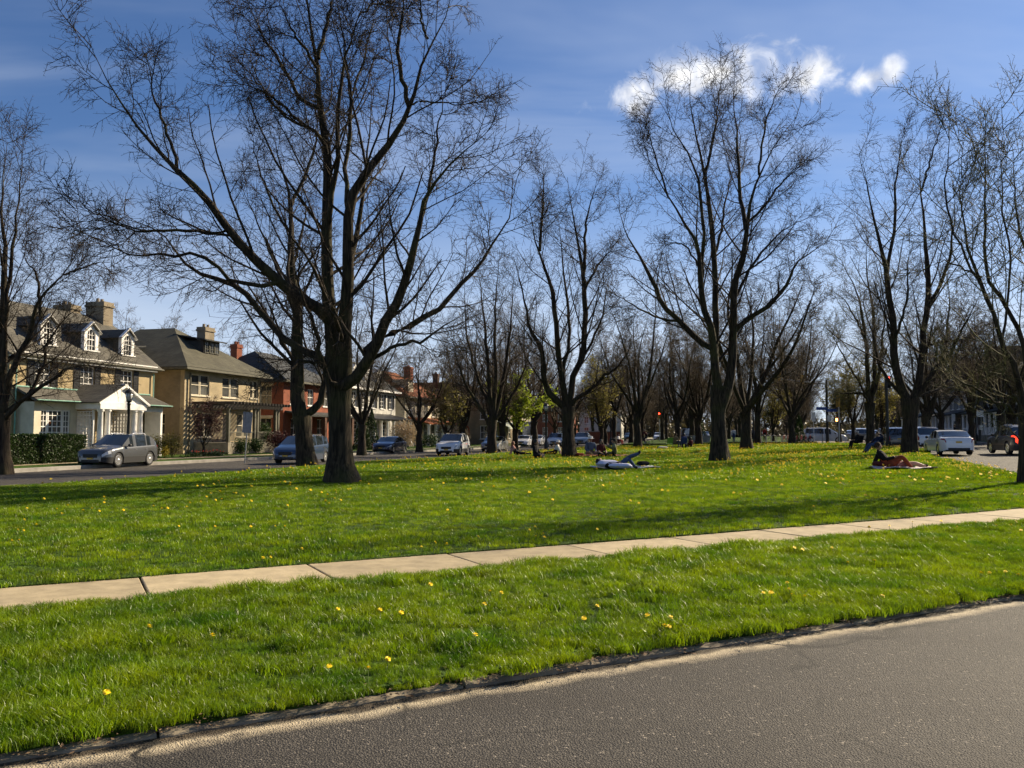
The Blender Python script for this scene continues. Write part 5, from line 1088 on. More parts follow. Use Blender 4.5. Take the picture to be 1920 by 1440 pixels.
mb = MB(); roof_slab(mb, [(-1.4, .3, 2.9), (-1.4, 9.2, 2.9), (-.1, 9.2, 3.6), (-.1, .3, 3.6)], .05); mb.build('awning', M['navy'], h)
block('far_house', (26, 196), 11, 10, 6.0, M['clap'], 'small white gabled house far down the avenue', roof=('gable', 9.6, M['darkslate']), rows=((.9, 2.6), (3.6, 5.2)), nf=3, ns=3)
block('far_house', (2, 152), 12, 10, 6.2, M['greyclap'], 'grey house behind the yellow-green tree, past the corner shop', roof=('gable', 9.4, M['darkslate']), nf=3, ns=3)
block('far_house', (12, 176), 12, 10, 6.2, M['redbrick'], 'far red brick house between the lawn trees', roof=('hip', 9.4, M['darkslate']), nf=3, ns=3)
# ---- right-hand side: porch-fronted gabled houses
def gabled(loc, W, D, H, mat, label, zr):
    h, f, f1 = block('gabled_house', loc, W, D, H, mat, label, AV+math.pi, rows=((1.0, 2.8), (4.0, 5.8), (6.6, 8.0)), nf=4, ns=3, roof=('hip', zr, M['darkslate']))
    mb = MB(); mb.prism([(W*.15, H-.3), (W*.55, H-.3), (W*.35, H+3.0)], -.6, 3.5); g = mb.build('front_gable', mat, h); window(h, Face((W*.35-.5, -.605, 0), (1, 0, 0), (0, -1, 0)), 0, 1, H+.3, H+1.7, 2, 2, None, .07, -.04)
    mb = MB(); roof_slab(mb, [(W*.35, -.9, H+3.2), (W*.1, -.9, H-.5), (W*.1, 4, H-.5), (W*.35, 4, H+3.2)], .1); roof_slab(mb, [(W*.35, -.9, H+3.2), (W*.6, -.9, H-.5), (W*.6, 4, H-.5), (W*.35, 4, H+3.2)], .1); mb.build('gable_roof', M['darkslate'], h)
    mb = MB(); roof_slab(mb, [(0, -2.9, 3.2), (W, -2.9, 3.2), (W, -.01, 3.8), (0, -.01, 3.8)], .2); mb.build('porch_roof', M['darkslate'], h)
    n = int(W/1.7)
    for k in range(n+1): mb = MB(); column(mb, .3+k*(W-.6)/n, -2.6, .6, 3.05, .16); mb.build('column', M['white'], h, True)
    mb = MB(); mb.box(0, W, -2.9, -.02, -.2, .6); mb.build('porch_base', M['stonebase'], h)
    mb = MB(); mb.box(.3, W-.3, -2.65, -2.58, 1.35, 1.43)
    for k in range(int(W/.2)): mb.box(.4+k*.2, .45+k*.2, -2.63, -2.6, .6, 1.35)
    mb.build('railing', M['white'], h)
    chimney(h, W*.7, D*.4, H+1, zr+1.3, 1.1, .8, M['redbrick'])
gabled((56.6, 98), 12, 11, 7.6, M['greyclap'], 'grey shingled gabled house with pillared porch at the right edge', 10.6)
gabled((60.2, 113), 12, 11, 7.2, M['greyclap'], 'grey gabled house with white pillars beyond the right-hand road', 10.4)
gabled((64.5, 130), 12, 11, 7.0, M['clap'], 'pale gabled house far along the right-hand road', 10.0)
# ================================================================ cars
def paint(name, c, metal=.0, rough=.28, coat=1.0):
    return pmat(name, c, None, rough=rough, metal=metal, coat=coat, spec=.5)
M['p_grey'] = paint('grey_metallic', (.085, .088, .09), .4); M['p_blue'] = paint('blue_grey_metallic', (.035, .06, .11), .4); M['p_navy'] = paint('navy_metallic', (.012, .016, .05), .3)
M['p_white'] = paint('white_car_paint', (.72, .73, .74)); M['p_silver'] = paint('silver_metallic', (.36, .37, .36), .5); M['p_black'] = paint('black_car_paint', (.008, .010, .010), 0, .35, .12); M['p_teal'] = paint('teal_car_paint', (.03, .07, .08), .3); M['p_red'] = paint('red_car_paint', (.25, .015, .012)); M['p_tan'] = paint('tan_metallic', (.28, .25, .2), .4)
M['carglass'] = pmat('car_glass', (.015, .02, .022), None, rough=.03, spec=1.0, coat=.5); M['cladding'] = pmat('black_plastic', (.018, .018, .019), None, rough=.6)
M['lampclear'] = pmat('headlamp', (.55, .57, .6), None, rough=.08, spec=.9, coat=1); M['lampred'] = pmat('tail_lamp', (.28, .012, .012), None, rough=.12, coat=1); M['plate'] = pmat('number_plate', (.62, .38, .05), None, rough=.5)
M['brake'] = pmat('lit_brake_lamp', (.5, .01, .01), None, emit=(1, .05, .02), estr=1.2)
def prof(pts, x):
    p = np.array(pts); return np.interp(x, p[:, 0], p[:, 1])
SPEC = {
 'suv': dict(L=4.6, W=1.86, wr=.36, xw=(1.36, -1.30), ra=.405, rw=.365, top=[(-2.3, .80), (-2.27, .98), (-2.18, 1.06), (-1.62, 1.56), (-1.2, 1.65), (-.4, 1.69), (.2, 1.655), (1.02, 1.12), (1.15, 1.07), (1.7, 1.0), (2.1, .90), (2.22, .8), (2.3, .62)], belt=[(-2.3, .78), (-2.15, 1.08), (-1, 1.05), (.6, .99), (1.05, 1.0), (1.7, .93), (2.15, .80), (2.3, .6)], cowl=1.02, rf=.2, rr=-1.62, rb=-2.18, pil=(-.12, -1.06), clad=True, rails=True),
 'mpv': dict(L=4.42, W=1.83, wr=.34, xw=(1.34, -1.32), ra=.36, rw=.325, top=[(-2.21, .8), (-2.18, .96), (-2.1, 1.05), (-1.78, 1.5), (-1.4, 1.58), (-.4, 1.625), (.35, 1.57), (1.25, 1.08), (1.4, 1.03), (1.8, .92), (2.08, .76), (2.21, .58)], belt=[(-2.21, .78), (-2.1, 1.1), (-1, 1.05), (.6, .97), (1.3, .96), (1.8, .84), (2.1, .68), (2.21, .56)], cowl=1.25, rf=.35, rr=-1.78, rb=-2.1, pil=(-.1, -1.15), clad=False, rails=True),
 'sedan': dict(L=4.6, W=1.82, wr=.31, xw=(1.40, -1.33), ra=.35, rw=.32, top=[(-2.3, .72), (-2.28, .92), (-2.2, 1.0), (-1.65, 1.04), (-.95, 1.38), (-.5, 1.445), (-.1, 1.455), (.25, 1.40), (1.05, 1.0), (1.2, .96), (1.8, .86), (2.15, .70), (2.3, .5)], belt=[(-2.3, .7), (-2.2, .95), (-1.6, .98), (-.5, .96), (.6, .92), (1.1, .92), (1.8, .80), (2.15, .64), (2.3, .5)], cowl=1.05, rf=.25, rr=-.95, rb=-1.65, pil=(-.2, -.92), clad=False, rails=False),
 'van': dict(L=5.1, W=1.96, wr=.35, xw=(1.55, -1.5), ra=.37, rw=.335, top=[(-2.55, .8), (-2.52, 1.0), (-2.46, 1.08), (-2.2, 1.62), (-1.8, 1.73), (-.4, 1.76), (.6, 1.7), (1.6, 1.08), (1.75, 1.03), (2.2, .92), (2.45, .75), (2.55, .55)], belt=[(-2.55, .78), (-2.45, 1.1), (-1, 1.07), (.7, 1.0), (1.65, .98), (2.2, .84), (2.45, .68), (2.55, .54)], cowl=1.6, rf=.6, rr=-2.2, rb=-2.46, pil=(.0, -1.15), clad=False, rails=True),
}
SPEC['truck'] = dict(SPEC['van'], L=5.1, top=[(-2.55, .8), (-2.53, 1.2), (-2.5, 1.5), (-2.45, 1.95), (-1.8, 2.0), (-.4, 2.02), (.9, 1.98), (1.65, 1.15), (1.8, 1.08), (2.2, 1.0), (2.48, .85), (2.55, .6)], rf=.9, rr=-2.45, rb=-2.5)
WHEEL_ME = {}
def wheel_meshes(r):
    if r in WHEEL_ME: return WHEEL_ME[r]
    t = MB().lathe([(r*.68, -.10), (r*.9, -.112), (r*.98, -.09), (r, -.05), (r, .05), (r*.98, .09), (r*.9, .112), (r*.68, .10)], 24, axis='y').mesh('tyre', True); t.materials.append(M['rubber'])
    m = MB().lathe([(r*.70, .102), (r*.66, .105), (r*.6, .06), (r*.6, .0)], 24, axis='y')
    for k in range(5):
        a = k*2*math.pi/5
        for e in (-.13, .13): d = Vector((math.cos(a+e), 0, math.sin(a+e))); m.obox(d*r*.36+Vector((0, .07, 0)), d*r*.3, Vector((0, .02, 0)), d.cross(Vector((0, 1, 0)))*r*.055)
    m.lathe([(r*.16, .05), (r*.16, .10), (r*.1, .11), (0, .11)], 12, axis='y'); rim = m.mesh('rim'); rim.materials.append(M['chrome'])
    bk = MB().lathe([(0, -.05), (r*.64, -.05), (r*.64, .03), (0, .03)], 20, axis='y').mesh('brake_disc'); bk.materials.append(M['cladding']); WHEEL_ME[r] = (t, rim, bk); return WHEEL_ME[r]
def car_parts(kind):
    S = SPEC[kind]; L, W = S['L'], S['W']/2; hl = L/2
    xs = set(np.round(np.linspace(-hl+.5, hl-.5, 26), 3)); xs |= {-hl, -hl+.03, -hl+.1, -hl+.22, -hl+.36, hl, hl-.03, hl-.1, hl-.22, hl-.36}
    for k in ('cowl', 'rf', 'rr', 'rb'): xs.add(S[k])
    for p in S['pil']: xs |= {p-.05, p+.05}
    for c in S['xw']: xs |= set(np.round(c+S['ra']*np.cos(np.linspace(0, math.pi, 11)), 3))
    xs = sorted(xs); xs = [x for i, x in enumerate(xs) if i == 0 or x-xs[i-1] > .012 or x in (S['cowl'], S['rf'], S['rr'], S['rb'])]
    n = len(xs); Rg = []
    for x in xs:
        e = max(0, abs(x)-(hl-.55))/.55; w = W*(1-.36*e**2.6) if x > 0 else W*(1-.30*e**2.4); zb = .21+.10*e*e
        zt = float(prof(S['top'], x)); zl = min(float(prof(S['belt'], x)), zt-.015); ar = 0
        for c in S['xw']:
            q = S['ra']**2-(x-c)**2
            if q > 0: ar = max(ar, S['rw']+math.sqrt(q)-.02)
        zo = max(zb, ar); zm = max(.52, zo+.04); zs = max(zl-.09, zm+.02); zl = max(zl, zs+.015); zt = max(zt, zl+.01)
        ng = S['rb']-.001 <= x <= S['cowl']+.001      # greenhouse station
        if ng:
            gh = max(0.0, (zt-zl-.08)/.6); gh = min(1, gh); wg = w*.925; wt = wg-(W*S['wr']*.62)*gh*.62
            r7 = (wt, zt-.05) if zt-zl > .12 else (w*.80, zt-.008)
            ring = [(0, zb), (w*.84, zb if not ar else ar), (w*.975, zo), (w, zm), (w*.99, zs), (w*.955, zl), (wg, zl+.012), r7, (r7[0]*.82, zt-.012), (0, zt)]
        else: ring = [(0, zb), (w*.84, zb if not ar else ar), (w*.975, zo), (w, zm), (w*.985, zs), (w*.95, zl), (w*.90, zl+(zt-zl)*.45), (w*.76, zl+(zt-zl)*.82), (w*.45, zt-.004), (0, zt)]
        Rg.append(ring)
    V = np.array([[(x, s*y, z) for s in (1, -1) for (y, z) in r] for x, r in zip(xs, Rg)])     # (n, 20, 3)
    parts = {}
    def q(name, i, j, s, off=0, f=0.0):
        o = s*10; a, b, c, d = V[i, o+j], V[i+1, o+j], V[i+1, o+j+1], V[i, o+j+1]; a, b = a+(d-a)*f, b+(c-b)*f; quad = [a, b, c, d] if s == 0 else [d, c, b, a]
        quad = [np.array(p) for p in quad]
        if off: nn = np.cross(quad[1]-quad[0], quad[2]-quad[0]); nn = nn/(np.linalg.norm(nn)+1e-9); nn = nn if (nn[1] > 0) == (s == 0) or abs(nn[1]) < .3 else -nn; quad = [p+nn*off for p in quad]
        parts.setdefault(name, []).append(quad)
    win = [('side_window_a', S['pil'][0]+.05, S['rf']+.25), ('side_window_b', S['pil'][1]+.05, S['pil'][0]-.05), ('side_window_c', S['rr']+.12, S['pil'][1]-.05)]
    for i in range(n-1):
        xm = (xs[i]+xs[i+1])/2
        for s in (0, 1):
            for j in range(9):
                nm = 'body'
                if S['cowl'] > xm > S['rf'] and j in (7, 8): nm = 'windshield'
                elif S['rr'] > xm > S['rb'] and j in (7, 8): nm = 'rear_window'
                elif j == 6:
                    for w_, a, b in win:
                        if a-.001 <= xs[i] and xs[i+1] <= b+.001: nm = w_+'LR'[s]
                    if nm == 'body' and S['rf']-.3 < xm < S['cowl']-.15: nm = 'body'
                elif j <= 1: nm = 'cladding'
                elif j == 2 and S['clad']: nm = 'cladding'
                q(nm, i, j, s)
                if j == 4 and hl-.42 < xm < hl-.02 or j == 3 and hl-.36 < xm < hl-.02: q('headlight'+'LR'[s], i, j, s, .007, .0 if j == 4 else .68)
                if j == 4-0*s and -hl+.015 < xm < -hl+.30 or (j == 3 and S['rails'] and -hl+.015 < xm < -hl+.12): q('taillight'+'LR'[s], i, j, s, .007, 0 if j == 4 else .45)
    for i in (0, n-1):
        for j in range(9):
            o = [V[i, j], V[i, j+1], V[i, 10+j+1], V[i, 10+j]]; parts['body'].append(o if i else o[::-1])
    out = {}
    for nm, qs in parts.items():
        A = np.array(qs).reshape(-1, 3); u, inv = np.unique(np.round(A, 4), axis=0, return_inverse=True); inv = inv.reshape(-1, 4)
        bm = bmesh.new(); vs = [bm.verts.new(p) for p in u]
        for f in inv:
            f2 = []
            for k in f:
                if k not in f2: f2.append(k)
            if len(f2) > 2:
                try: bm.faces.new([vs[k] for k in f2])
                except ValueError: pass
        bmesh.ops.recalc_face_normals(bm, faces=bm.faces)
        if nm not in ('body',):      # open patches: make them face outwards
            c = sum((f.calc_center_median().dot(f.normal)-f.normal.z*.8 for f in bm.faces))
            if c < 0: bmesh.ops.reverse_faces(bm, faces=bm.faces)
        me = bpy.data.meshes.new(nm); bm.to_mesh(me); bm.free(); me.shade_smooth(); me.set_sharp_from_angle(angle=R(38)); out[nm] = me
    return out
CARME = {}
def car(kind, px, py, col, head, label, group=None, name=None, detail=True, zf=terr, brake=False, pos=None, at=None):
    if kind not in CARME: CARME[kind] = car_parts(kind)
    S = SPEC[kind]; hl, W = S['L']/2, S['W']/2; p = Vector((at[0], at[1], float(zf(*at)))) if at else G(px, py, zf)
    nm = name or {'suv': 'suv', 'mpv': 'hatchback', 'sedan': 'sedan', 'van': 'minivan', 'truck': 'van'}[kind]
    r = empty(nm, (p.x, p.y, p.z), head); tag(r, label, {'suv': 'suv', 'mpv': 'hatchback', 'sedan': 'sedan', 'van': 'minivan', 'truck': 'van'}[kind], group)
    mm = {'body': M[col], 'windshield': M['carglass'], 'rear_window': M['carglass'], 'cladding': M['cladding']}
    for k, me in CARME[kind].items():
        base = k.rstrip('LR'); base = base[:-2] if base.startswith('side_window') else base
        mt = mm.get(k) or (M['carglass'] if base == 'side_window' else M['lampclear'] if base == 'headlight' else (M['brake'] if brake else M['lampred']))
        o = mobj(base, me, None, r)
        if not len(me.materials): me.materials.append(mt)
        o.material_slots[0].link = 'OBJECT'; o.material_slots[0].material = mt
    t, rim, bk = wheel_meshes(S['rw'])
    for x in S['xw']:
        for s in (1, -1):
            w = empty('wheel', (x, s*(W-.13), S['rw']), 0 if s > 0 else math.pi, r); mobj('tyre', t, None, w); mobj('rim', rim, None, w); mobj('brake_disc', bk, None, w)
    if detail:
        mb = MB(); mb.box(hl-.06, hl+.012, -W*.42, W*.42, .50, .68); mb.box(hl-.05, hl+.02, -W*.5, W*.5, .27, .40); mb.build('grille', M['cladding'], r)
        mb = MB(); mb.box(hl-.02, hl+.028, -.16, .16, .42, .50); mb.build('number_plate', M['plate'], r)
        mb = MB(); mb.box(-hl-.018, -hl+.03, -.16, .16, .70, .80); mb.build('number_plate', M['plate'], r)
        mb = MB(); mb.box(-hl-.012, -hl+.05, -W*.62, W*.62, .28, .42); mb.build('bumper', M['cladding'], r)
        for s in (1, -1):
            zc = float(prof(S['belt'], S['cowl']-.3)); mb = MB(); mb.lathe([(.02, -.09), (.075, -.07), (.085, 0), (.07, .06), (.02, .08)], 10, (S['cowl']-.38, s*(W+.09), zc+.1), 'x'); mb.bar((S['cowl']-.36, s*(W-.06), zc+.02), (S['cowl']-.36, s*(W+.06), zc+.08), .02); mb.build('mirror', M['cladding'], r, True)
            for x in (S['pil'][0]+.12, S['pil'][1]+.14): mb = MB(); mb.box(x-.09, x+.09, s*(W*.985)-.015, s*(W*.985)+.022, .86, .89); mb.build('handle', M['chrome'], r)
            if S['rails']:
                mb = MB(); zt = prof(S['top'], 0); mb.path([(S['rf']-.35, s*W*.66, float(prof(S['top'], S['rf']-.35))+.0), (S['rf']-.5, s*W*.66, zt+.045), (S['rr']+.45, s*W*.66, zt+.03), (S['rr']+.25, s*W*.66, float(prof(S['top'], S['rr']+.25))-.02)], .02); mb.build('roof_rail', M['chrome'] if col != 'p_blue' else M['cladding'], r)
    return r
CH = AV+math.pi+R(2)
car('suv', 223, 874, 'p_grey', CH+R(3), 'grey suv parked at the far kerb in front of the white portico')
car('mpv', 566, 868, 'p_blue', CH+R(2), 'blue-grey hatchback with roof rails, half hidden by two tree trunks')
car('sedan', 731, 849, 'p_navy', CH, 'navy sedan parked before the white pillared house')
car('suv', 850, 853, 'p_white', CH+R(2), 'white suv facing us on the left road, beside the navy sedan')
car('sedan', 928, 846, 'p_silver', CH, 'silver sedan behind the vase-shaped tree trunk')
car('sedan', 983, 837, 'p_white', CH, 'white sedan right behind the silver sedan')
car('sedan', 1007, 835.5, 'p_white', CH, 'white sedan second in line, tail at the lamp post')
car('suv', 1043, 837, 'p_white', CH, 'white suv between the lamp post and the tree trunk')
car('suv', 1092, 835, 'p_silver', CH, 'silver suv just right of the tree with seated people')
car('suv', 1113, 830, 'p_black', CH, 'dark suv farther off by the low brick wall')
car('sedan', 1180, 826, 'p_teal', CH, 'teal sedan far off, left of the tree with the bicycle')
car('sedan', 1236, 826, 'p_white', CH, 'white sedan far off under the small red signal')
car('truck', 1297, 824.5, 'p_navy', CH+R(35), 'navy delivery van far off behind the folding chairs')
car('sedan', 1322, 822, 'p_silver', CH, 'pale sedan far off right of the navy van')
car('van', 1545, 830, 'p_white', AV-R(90)-R(4), 'white minivan crossing the avenue behind the signal mast')
car('sedan', 1778, 852, 'p_white', AV, 'white sedan on the right-hand road by the stout tree')
car('suv', 1905, 851, 'p_black', AV+R(2), 'black suv with lit brake lamps at the right edge', brake=True)
car('suv', 1729, 841, 'p_white', AV, 'white suv ahead of the white sedan, behind the stout trunk')
car('suv', 1676, 840, 'p_grey', AV, 'dark grey suv left of the stout tree trunk')
for px, py, k, c, lb in ((1598, 826, 'sedan', 'p_silver', 'silver sedan behind the seated man with grey hair'), (1615, 828, 'suv', 'p_tan', 'tan suv queued right of the minivan'), (1646, 824, 'sedan', 'p_white', 'white sedan far up the right-hand road'), (1657, 824.5, 'suv', 'p_black', 'black suv far up the right-hand road'), (1664, 827, 'sedan', 'p_grey', 'grey sedan far up the road, left of the stout trunk'), (1750, 829, 'sedan', 'p_black', 'black sedan partly hidden between the two white cars'), (1530, 821, 'sedan', 'p_teal', 'small teal sedan far beyond the minivan'), (1395, 821, 'suv', 'p_black', 'dark suv far beyond the tall centre tree'), (1372, 821, 'sedan', 'p_silver', 'silver sedan far beyond the tall centre tree')):
    car(k, px, py, c, AV, lb, detail=False)
# ================================================================ people
SKIN = [pmat('skin_tone', (.42, .25, .17), (.36, .21, .14), 6, .55), pmat('skin_tone_dark', (.16, .09, .06), (.13, .07, .045), 6, .55)]
def cloth(n, c): 
    if 'c_'+n not in M: M['c_'+n] = pmat('cloth_'+n, c, tuple(v*.75 for v in c), 7, .9, bump=.004, bscale=30, spec=.2)
    return M['c_'+n]
CLOTH = dict(black=(.012, .012, .014), white=(.72, .71, .68), denim=(.10, .14, .20), jeans=(.05, .08, .16), lightjeans=(.22, .30, .42), green=(.16, .18, .10), red=(.30, .03, .025), rust=(.26, .055, .025), navy=(.014, .02, .05), grey=(.16, .16, .16), pink=(.42, .22, .20), maroon=(.10, .02, .02), blue=(.03, .05, .16), khaki=(.22, .17, .10), olive=(.09, .09, .04))
for k_, v_ in CLOTH.items(): cloth(k_, v_)
HAIR = {'brown': pmat('brown_hair', (.028, .016, .010), (.045, .026, .016), 20, .8, spec=.15), 'black': pmat('black_hair', (.012, .01, .009), None, rough=.55), 'red': pmat('auburn_hair', (.22, .07, .03), (.16, .05, .025), 20, .6), 'grey': pmat('grey_hair', (.32, .31, .29), (.4, .39, .37), 20, .6)}
BON = [('pelvis', 'waist', 'p'), ('waist', 'chest', 't'), ('chest', 'neck', 't'), ('neck', 'head0', 's')]
for sd in 'LR': BON += [('chest', 'sh'+sd, 't'), ('sh'+sd, 'el'+sd, 'a'), ('el'+sd, 'wr'+sd, 'f'), ('wr'+sd, 'ha'+sd, 's'), ('pelvis', 'hip'+sd, 'p'), ('hip'+sd, 'kn'+sd, 'l'), ('kn'+sd, 'an'+sd, 'c'), ('an'+sd, 'to'+sd, 'o')]
RAD = dict(pelvis=.165, waist=.15, chest=.175, neck=.07, head0=.06, sh=.095, el=.066, wr=.045, ha=.048, hip=.125, kn=.085, an=.058, to=.05)
def person(loc, rz, J, top, bottom, label, shoe='black', hair='brown', long_hair=False, hat=None, sleeves=True, bare_legs=False, skin=0, look=(1, 0, 0), s=1.0, headup=(0, 0, 1)):
    root = empty('person', loc, rz); tag(root, label, 'person')
    names = list(J); me = bpy.data.meshes.new('tmp'); idx = {k: i for i, k in enumerate(names)}
    ed = [(idx[a], idx[b]) for a, b, _ in BON]; me.from_pydata([Vector(J[k])*s for k in names], ed, []); ob = bpy.data.objects.new('tmp', me); COL.objects.link(ob)
    sk = ob.modifiers.new('skin', 'SKIN'); sk.use_smooth_shade = True
    lay = me.skin_vertices[0].data if len(me.skin_vertices) else None
    if lay is None:
        bm = bmesh.new(); bm.from_mesh(me); bm.verts.layers.skin.verify(); bm.to_mesh(me); bm.free(); lay = me.skin_vertices[0].data
    for k in names:
        r = RAD.get(k, RAD.get(k[:-1], .05))*s; lay[idx[k]].radius = (r, r); lay[idx[k]].use_root = (k == 'pelvis')
    ss = ob.modifiers.new('sub', 'SUBSURF'); ss.levels = ss.render_levels = 1
    dg = bpy.context.evaluated_depsgraph_get(); ev = bpy.data.meshes.new_from_object(ob.evaluated_get(dg)); bpy.data.objects.remove(ob)
    nv = len(ev.vertices); co = np.empty(nv*3); ev.vertices.foreach_get('co', co); co = co.reshape(-1, 3)
    faces = [tuple(p.vertices) for p in ev.polygons]; cen = np.array([co[list(f)].mean(0) for f in faces])
    dist = np.empty((len(BON), len(cen)))
    for b, (u, v, _) in enumerate(BON):
        A = np.array(J[u])*s; B_ = np.array(J[v])*s; ab = B_-A; t = np.clip(((cen-A)@ab)/(ab@ab+1e-9), 0, 1); rr = (RAD.get(u, RAD.get(u[:-1], .05)))*s*.6; dist[b] = np.linalg.norm(cen-(A+t[:, None]*ab), axis=1)-rr
    nb = dist.argmin(0)
    mats = [M['c_'+top], M['c_'+bottom], SKIN[skin], M['c_'+shoe], HAIR[hair]]
    cm = {'t': 0, 'a': 0, 'f': 0 if sleeves else 2, 's': 2, 'p': 1, 'l': 1 if not bare_legs else 2, 'c': 1 if not bare_legs else 2, 'o': 3}
    V = [tuple(c) for c in co]; Fm = [(f, cm[BON[b][2]]) for f, b in zip(faces, nb)]
    # head: shaped ellipsoid with jaw, nose and ears
    up = Vector(headup).normalized(); fw = Vector(look).normalized(); lf = up.cross(fw).normalized(); fw = lf.cross(up).normalized(); hc = Vector(J['head0'])*s+up*.10*s
    b0 = len(V); nu, nvv = 14, 10
    for i in range(nvv+1):
        ph = math.pi*i/nvv
        for j in range(nu):
            th = 2*math.pi*j/nu; x, y, z = math.sin(ph)*math.cos(th), math.sin(ph)*math.sin(th), math.cos(ph); jaw = 1-.22*max(0, -z)
            f_ = .098*x*(1+.06*(x > 0)); 
            if x > .93 and abs(y) < .3 and -.45 < z < .1: f_ += .02
            q = hc+(fw*f_+lf*(.077*y*jaw)+up*(.118*z))*s; V.append(tuple(q))
    for i in range(nvv):
        for j in range(nu): Fm.append(((b0+i*nu+j, b0+(i+1)*nu+j, b0+(i+1)*nu+(j+1) % nu, b0+i*nu+(j+1) % nu), 2))
    def blob(c, r, m):
        b = len(V); V.extend([tuple(c+d*r) for d in (Vector((1, 0, 0)), Vector((-1, 0, 0)), Vector((0, 1, 0)), Vector((0, -1, 0)), Vector((0, 0, 1)), Vector((0, 0, -1)))])
        for f in ((0, 2, 4), (2, 1, 4), (1, 3, 4), (3, 0, 4), (2, 0, 5), (1, 2, 5), (3, 1, 5), (0, 3, 5)): Fm.append((tuple(b+k for k in f), m))
    for k in (-1, 1): blob(hc+(lf*.08*k-up*.01)*s, .022*s, 2); blob(hc+(fw*.092+lf*.033*k+up*.015)*s, .010*s, 4)
    blob(hc+(fw*.094-up*.055)*s, .012*s, 2)
    for sd in 'LR':     # fingers and thumb
        w_, h_ = Vector(J['wr'+sd])*s, Vector(J['ha'+sd])*s; d = (h_-w_).normalized(); a = d.orthogonal().normalized(); c = d.cross(a)
        for k in range(5):
            o = (k-1.5)*.017*s; st = h_+a*o if k < 4 else w_+d*.035*s+a*.03*s; dr = (d+c*.25).normalized() if k < 4 else (d*.7+a*.7).normalized(); ln = (.065, .075, .07, .055, .055)[k]*s
            p1 = st+dr*ln*.6; p2 = p1+(dr+c*.5).normalized()*ln*.5; b = len(V)
            for q, r in ((st, .009), (p1, .0085), (p2, .006)):
                for t in range(5): V.append(tuple(q+(a*math.cos(t*1.2566)+c*math.sin(t*1.2566))*r*s))
            for u in range(2):
                for t in range(5): Fm.append(((b+u*5+t, b+u*5+(t+1) % 5, b+u*5+5+(t+1) % 5, b+u*5+5+t), 2))
            Fm.append((tuple(b+10+t for t in range(5)), 2))
    bm_ = bpy.data.meshes.new('body'); bm_.from_pydata(V, [], [f for f, _ in Fm]); bm_.polygons.foreach_set('material_index', [m for _, m in Fm])
    for m in mats: bm_.materials.append(m)
    bm_.shade_smooth(); mobj('body', bm_, None, root)
    # hair as a child
    hv = MB(); ring = []
    for i in range(6):
        ph = math.pi*.62*i/5; row = []
        for j in range(14):
            th = 2*math.pi*j/14; x, y, z = math.sin(ph)*math.cos(th), math.sin(ph)*math.sin(th), math.cos(ph)
            if x > .25 and i > 2: z = max(z, .42)
            row.append(hc+(fw*(.116*x-.006)+lf*.096*y+up*(.136*z+.006))*s)
        ring.append(row)
    vv = [p for r_ in ring for p in r_]; ff = [(i*14+j, (i+1)*14+j, (i+1)*14+(j+1) % 14, i*14+(j+1) % 14) for i in range(5) for j in range(14)]
    hv.add(vv, ff)
    if long_hair:
        for k in range(7):
            a = (k-3)*.34; st = hc+(-fw*.08*math.cos(a)+lf*.085*math.sin(a)+up*.02)*s; hv.bar(st, st+(-fw*.03*math.cos(a)+lf*.03*math.sin(a)-up*.30)*s, .035*s, 6, .02*s)
    hv.build('hair', HAIR[hair], root, True)
    if hat:
        hb = MB(); base = hc+up*.05*s
        def disc(r1, z1, r2, z2, n=16):
            v = []
            for r_, z_ in ((r1, z1), (r2, z2)): v += [base+(fw*math.cos(t)*r_+lf*math.sin(t)*r_+up*z_)*s for t in np.linspace(0, 2*math.pi, n, endpoint=False)]
            hb.add(v, [(i, (i+1) % n, n+(i+1) % n, n+i) for i in range(n)])
        if hat[1] == 'brim': disc(.20, -.01, .115, .01); disc(.115, .01, .10, .10); disc(.10, .10, .001, .115)
        else:
            disc(.112, -.01, .108, .05); disc(.108, .05, .001, .10); hb.add([base+(fw*.09+lf*.08)*s, base+(fw*.21+lf*.05-up*.02)*s, base+(fw*.21-lf*.05-up*.02)*s, base+(fw*.09-lf*.08)*s], [(0, 1, 2, 3)])
        hb.build('hat', M['c_'+hat[0]], root, True)
    return root
def both(d):      # mirror helper: keys ending in * are given for the left side
    out = {}
    for k, v in d.items():
        if k.endswith('*'): out[k[:-1]+'L'] = v; out[k[:-1]+'R'] = (v[0], -v[1], v[2])
        else: out[k] = v
    return out
SIT = both({'pelvis': (0, 0, .13), 'waist': (-.01, 0, .30), 'chest': (.02, 0, .50), 'neck': (.03, 0, .62), 'head0': (.05, 0, .67), 'sh*': (.02, .17, .56), 'el*': (.08, .25, .32), 'wr*': (.27, .17, .20), 'ha*': (.34, .13, .18), 'hip*': (.03, .10, .12), 'kn*': (.36, .32, .16), 'an*': (.34, -.05, .07), 'to*': (.42, -.14, .05)})
def pose(base, **k):
    d = dict(base)
    for a, v in k.items(): d[a] = v
    return d
KNEES = pose(SIT, **both({'kn*': (.38, .13, .42), 'an*': (.62, .12, .07), 'to*': (.76, .12, .04), 'wr*': (.30, .18, .34), 'ha*': (.36, .14, .38)}))
LEGSOUT = pose(SIT, **both({'kn*': (.46, .12, .14), 'an*': (.88, .12, .07), 'to*': (.96, .13, .16)}))
LEAN = pose(LEGSOUT, **{'waist': (-.06, 0, .29), 'chest': (-.14, 0, .46), 'neck': (-.17, 0, .58), 'head0': (-.17, 0, .63), 'shL': (-.15, .17, .52), 'shR': (-.15, -.17, .52), 'elL': (-.26, .22, .29), 'wrL': (-.34, .24, .07), 'haL': (-.38, .25, .035), 'elR': (-.26, -.22, .29), 'wrR': (-.34, -.24, .07), 'haR': (-.38, -.25, .035)})
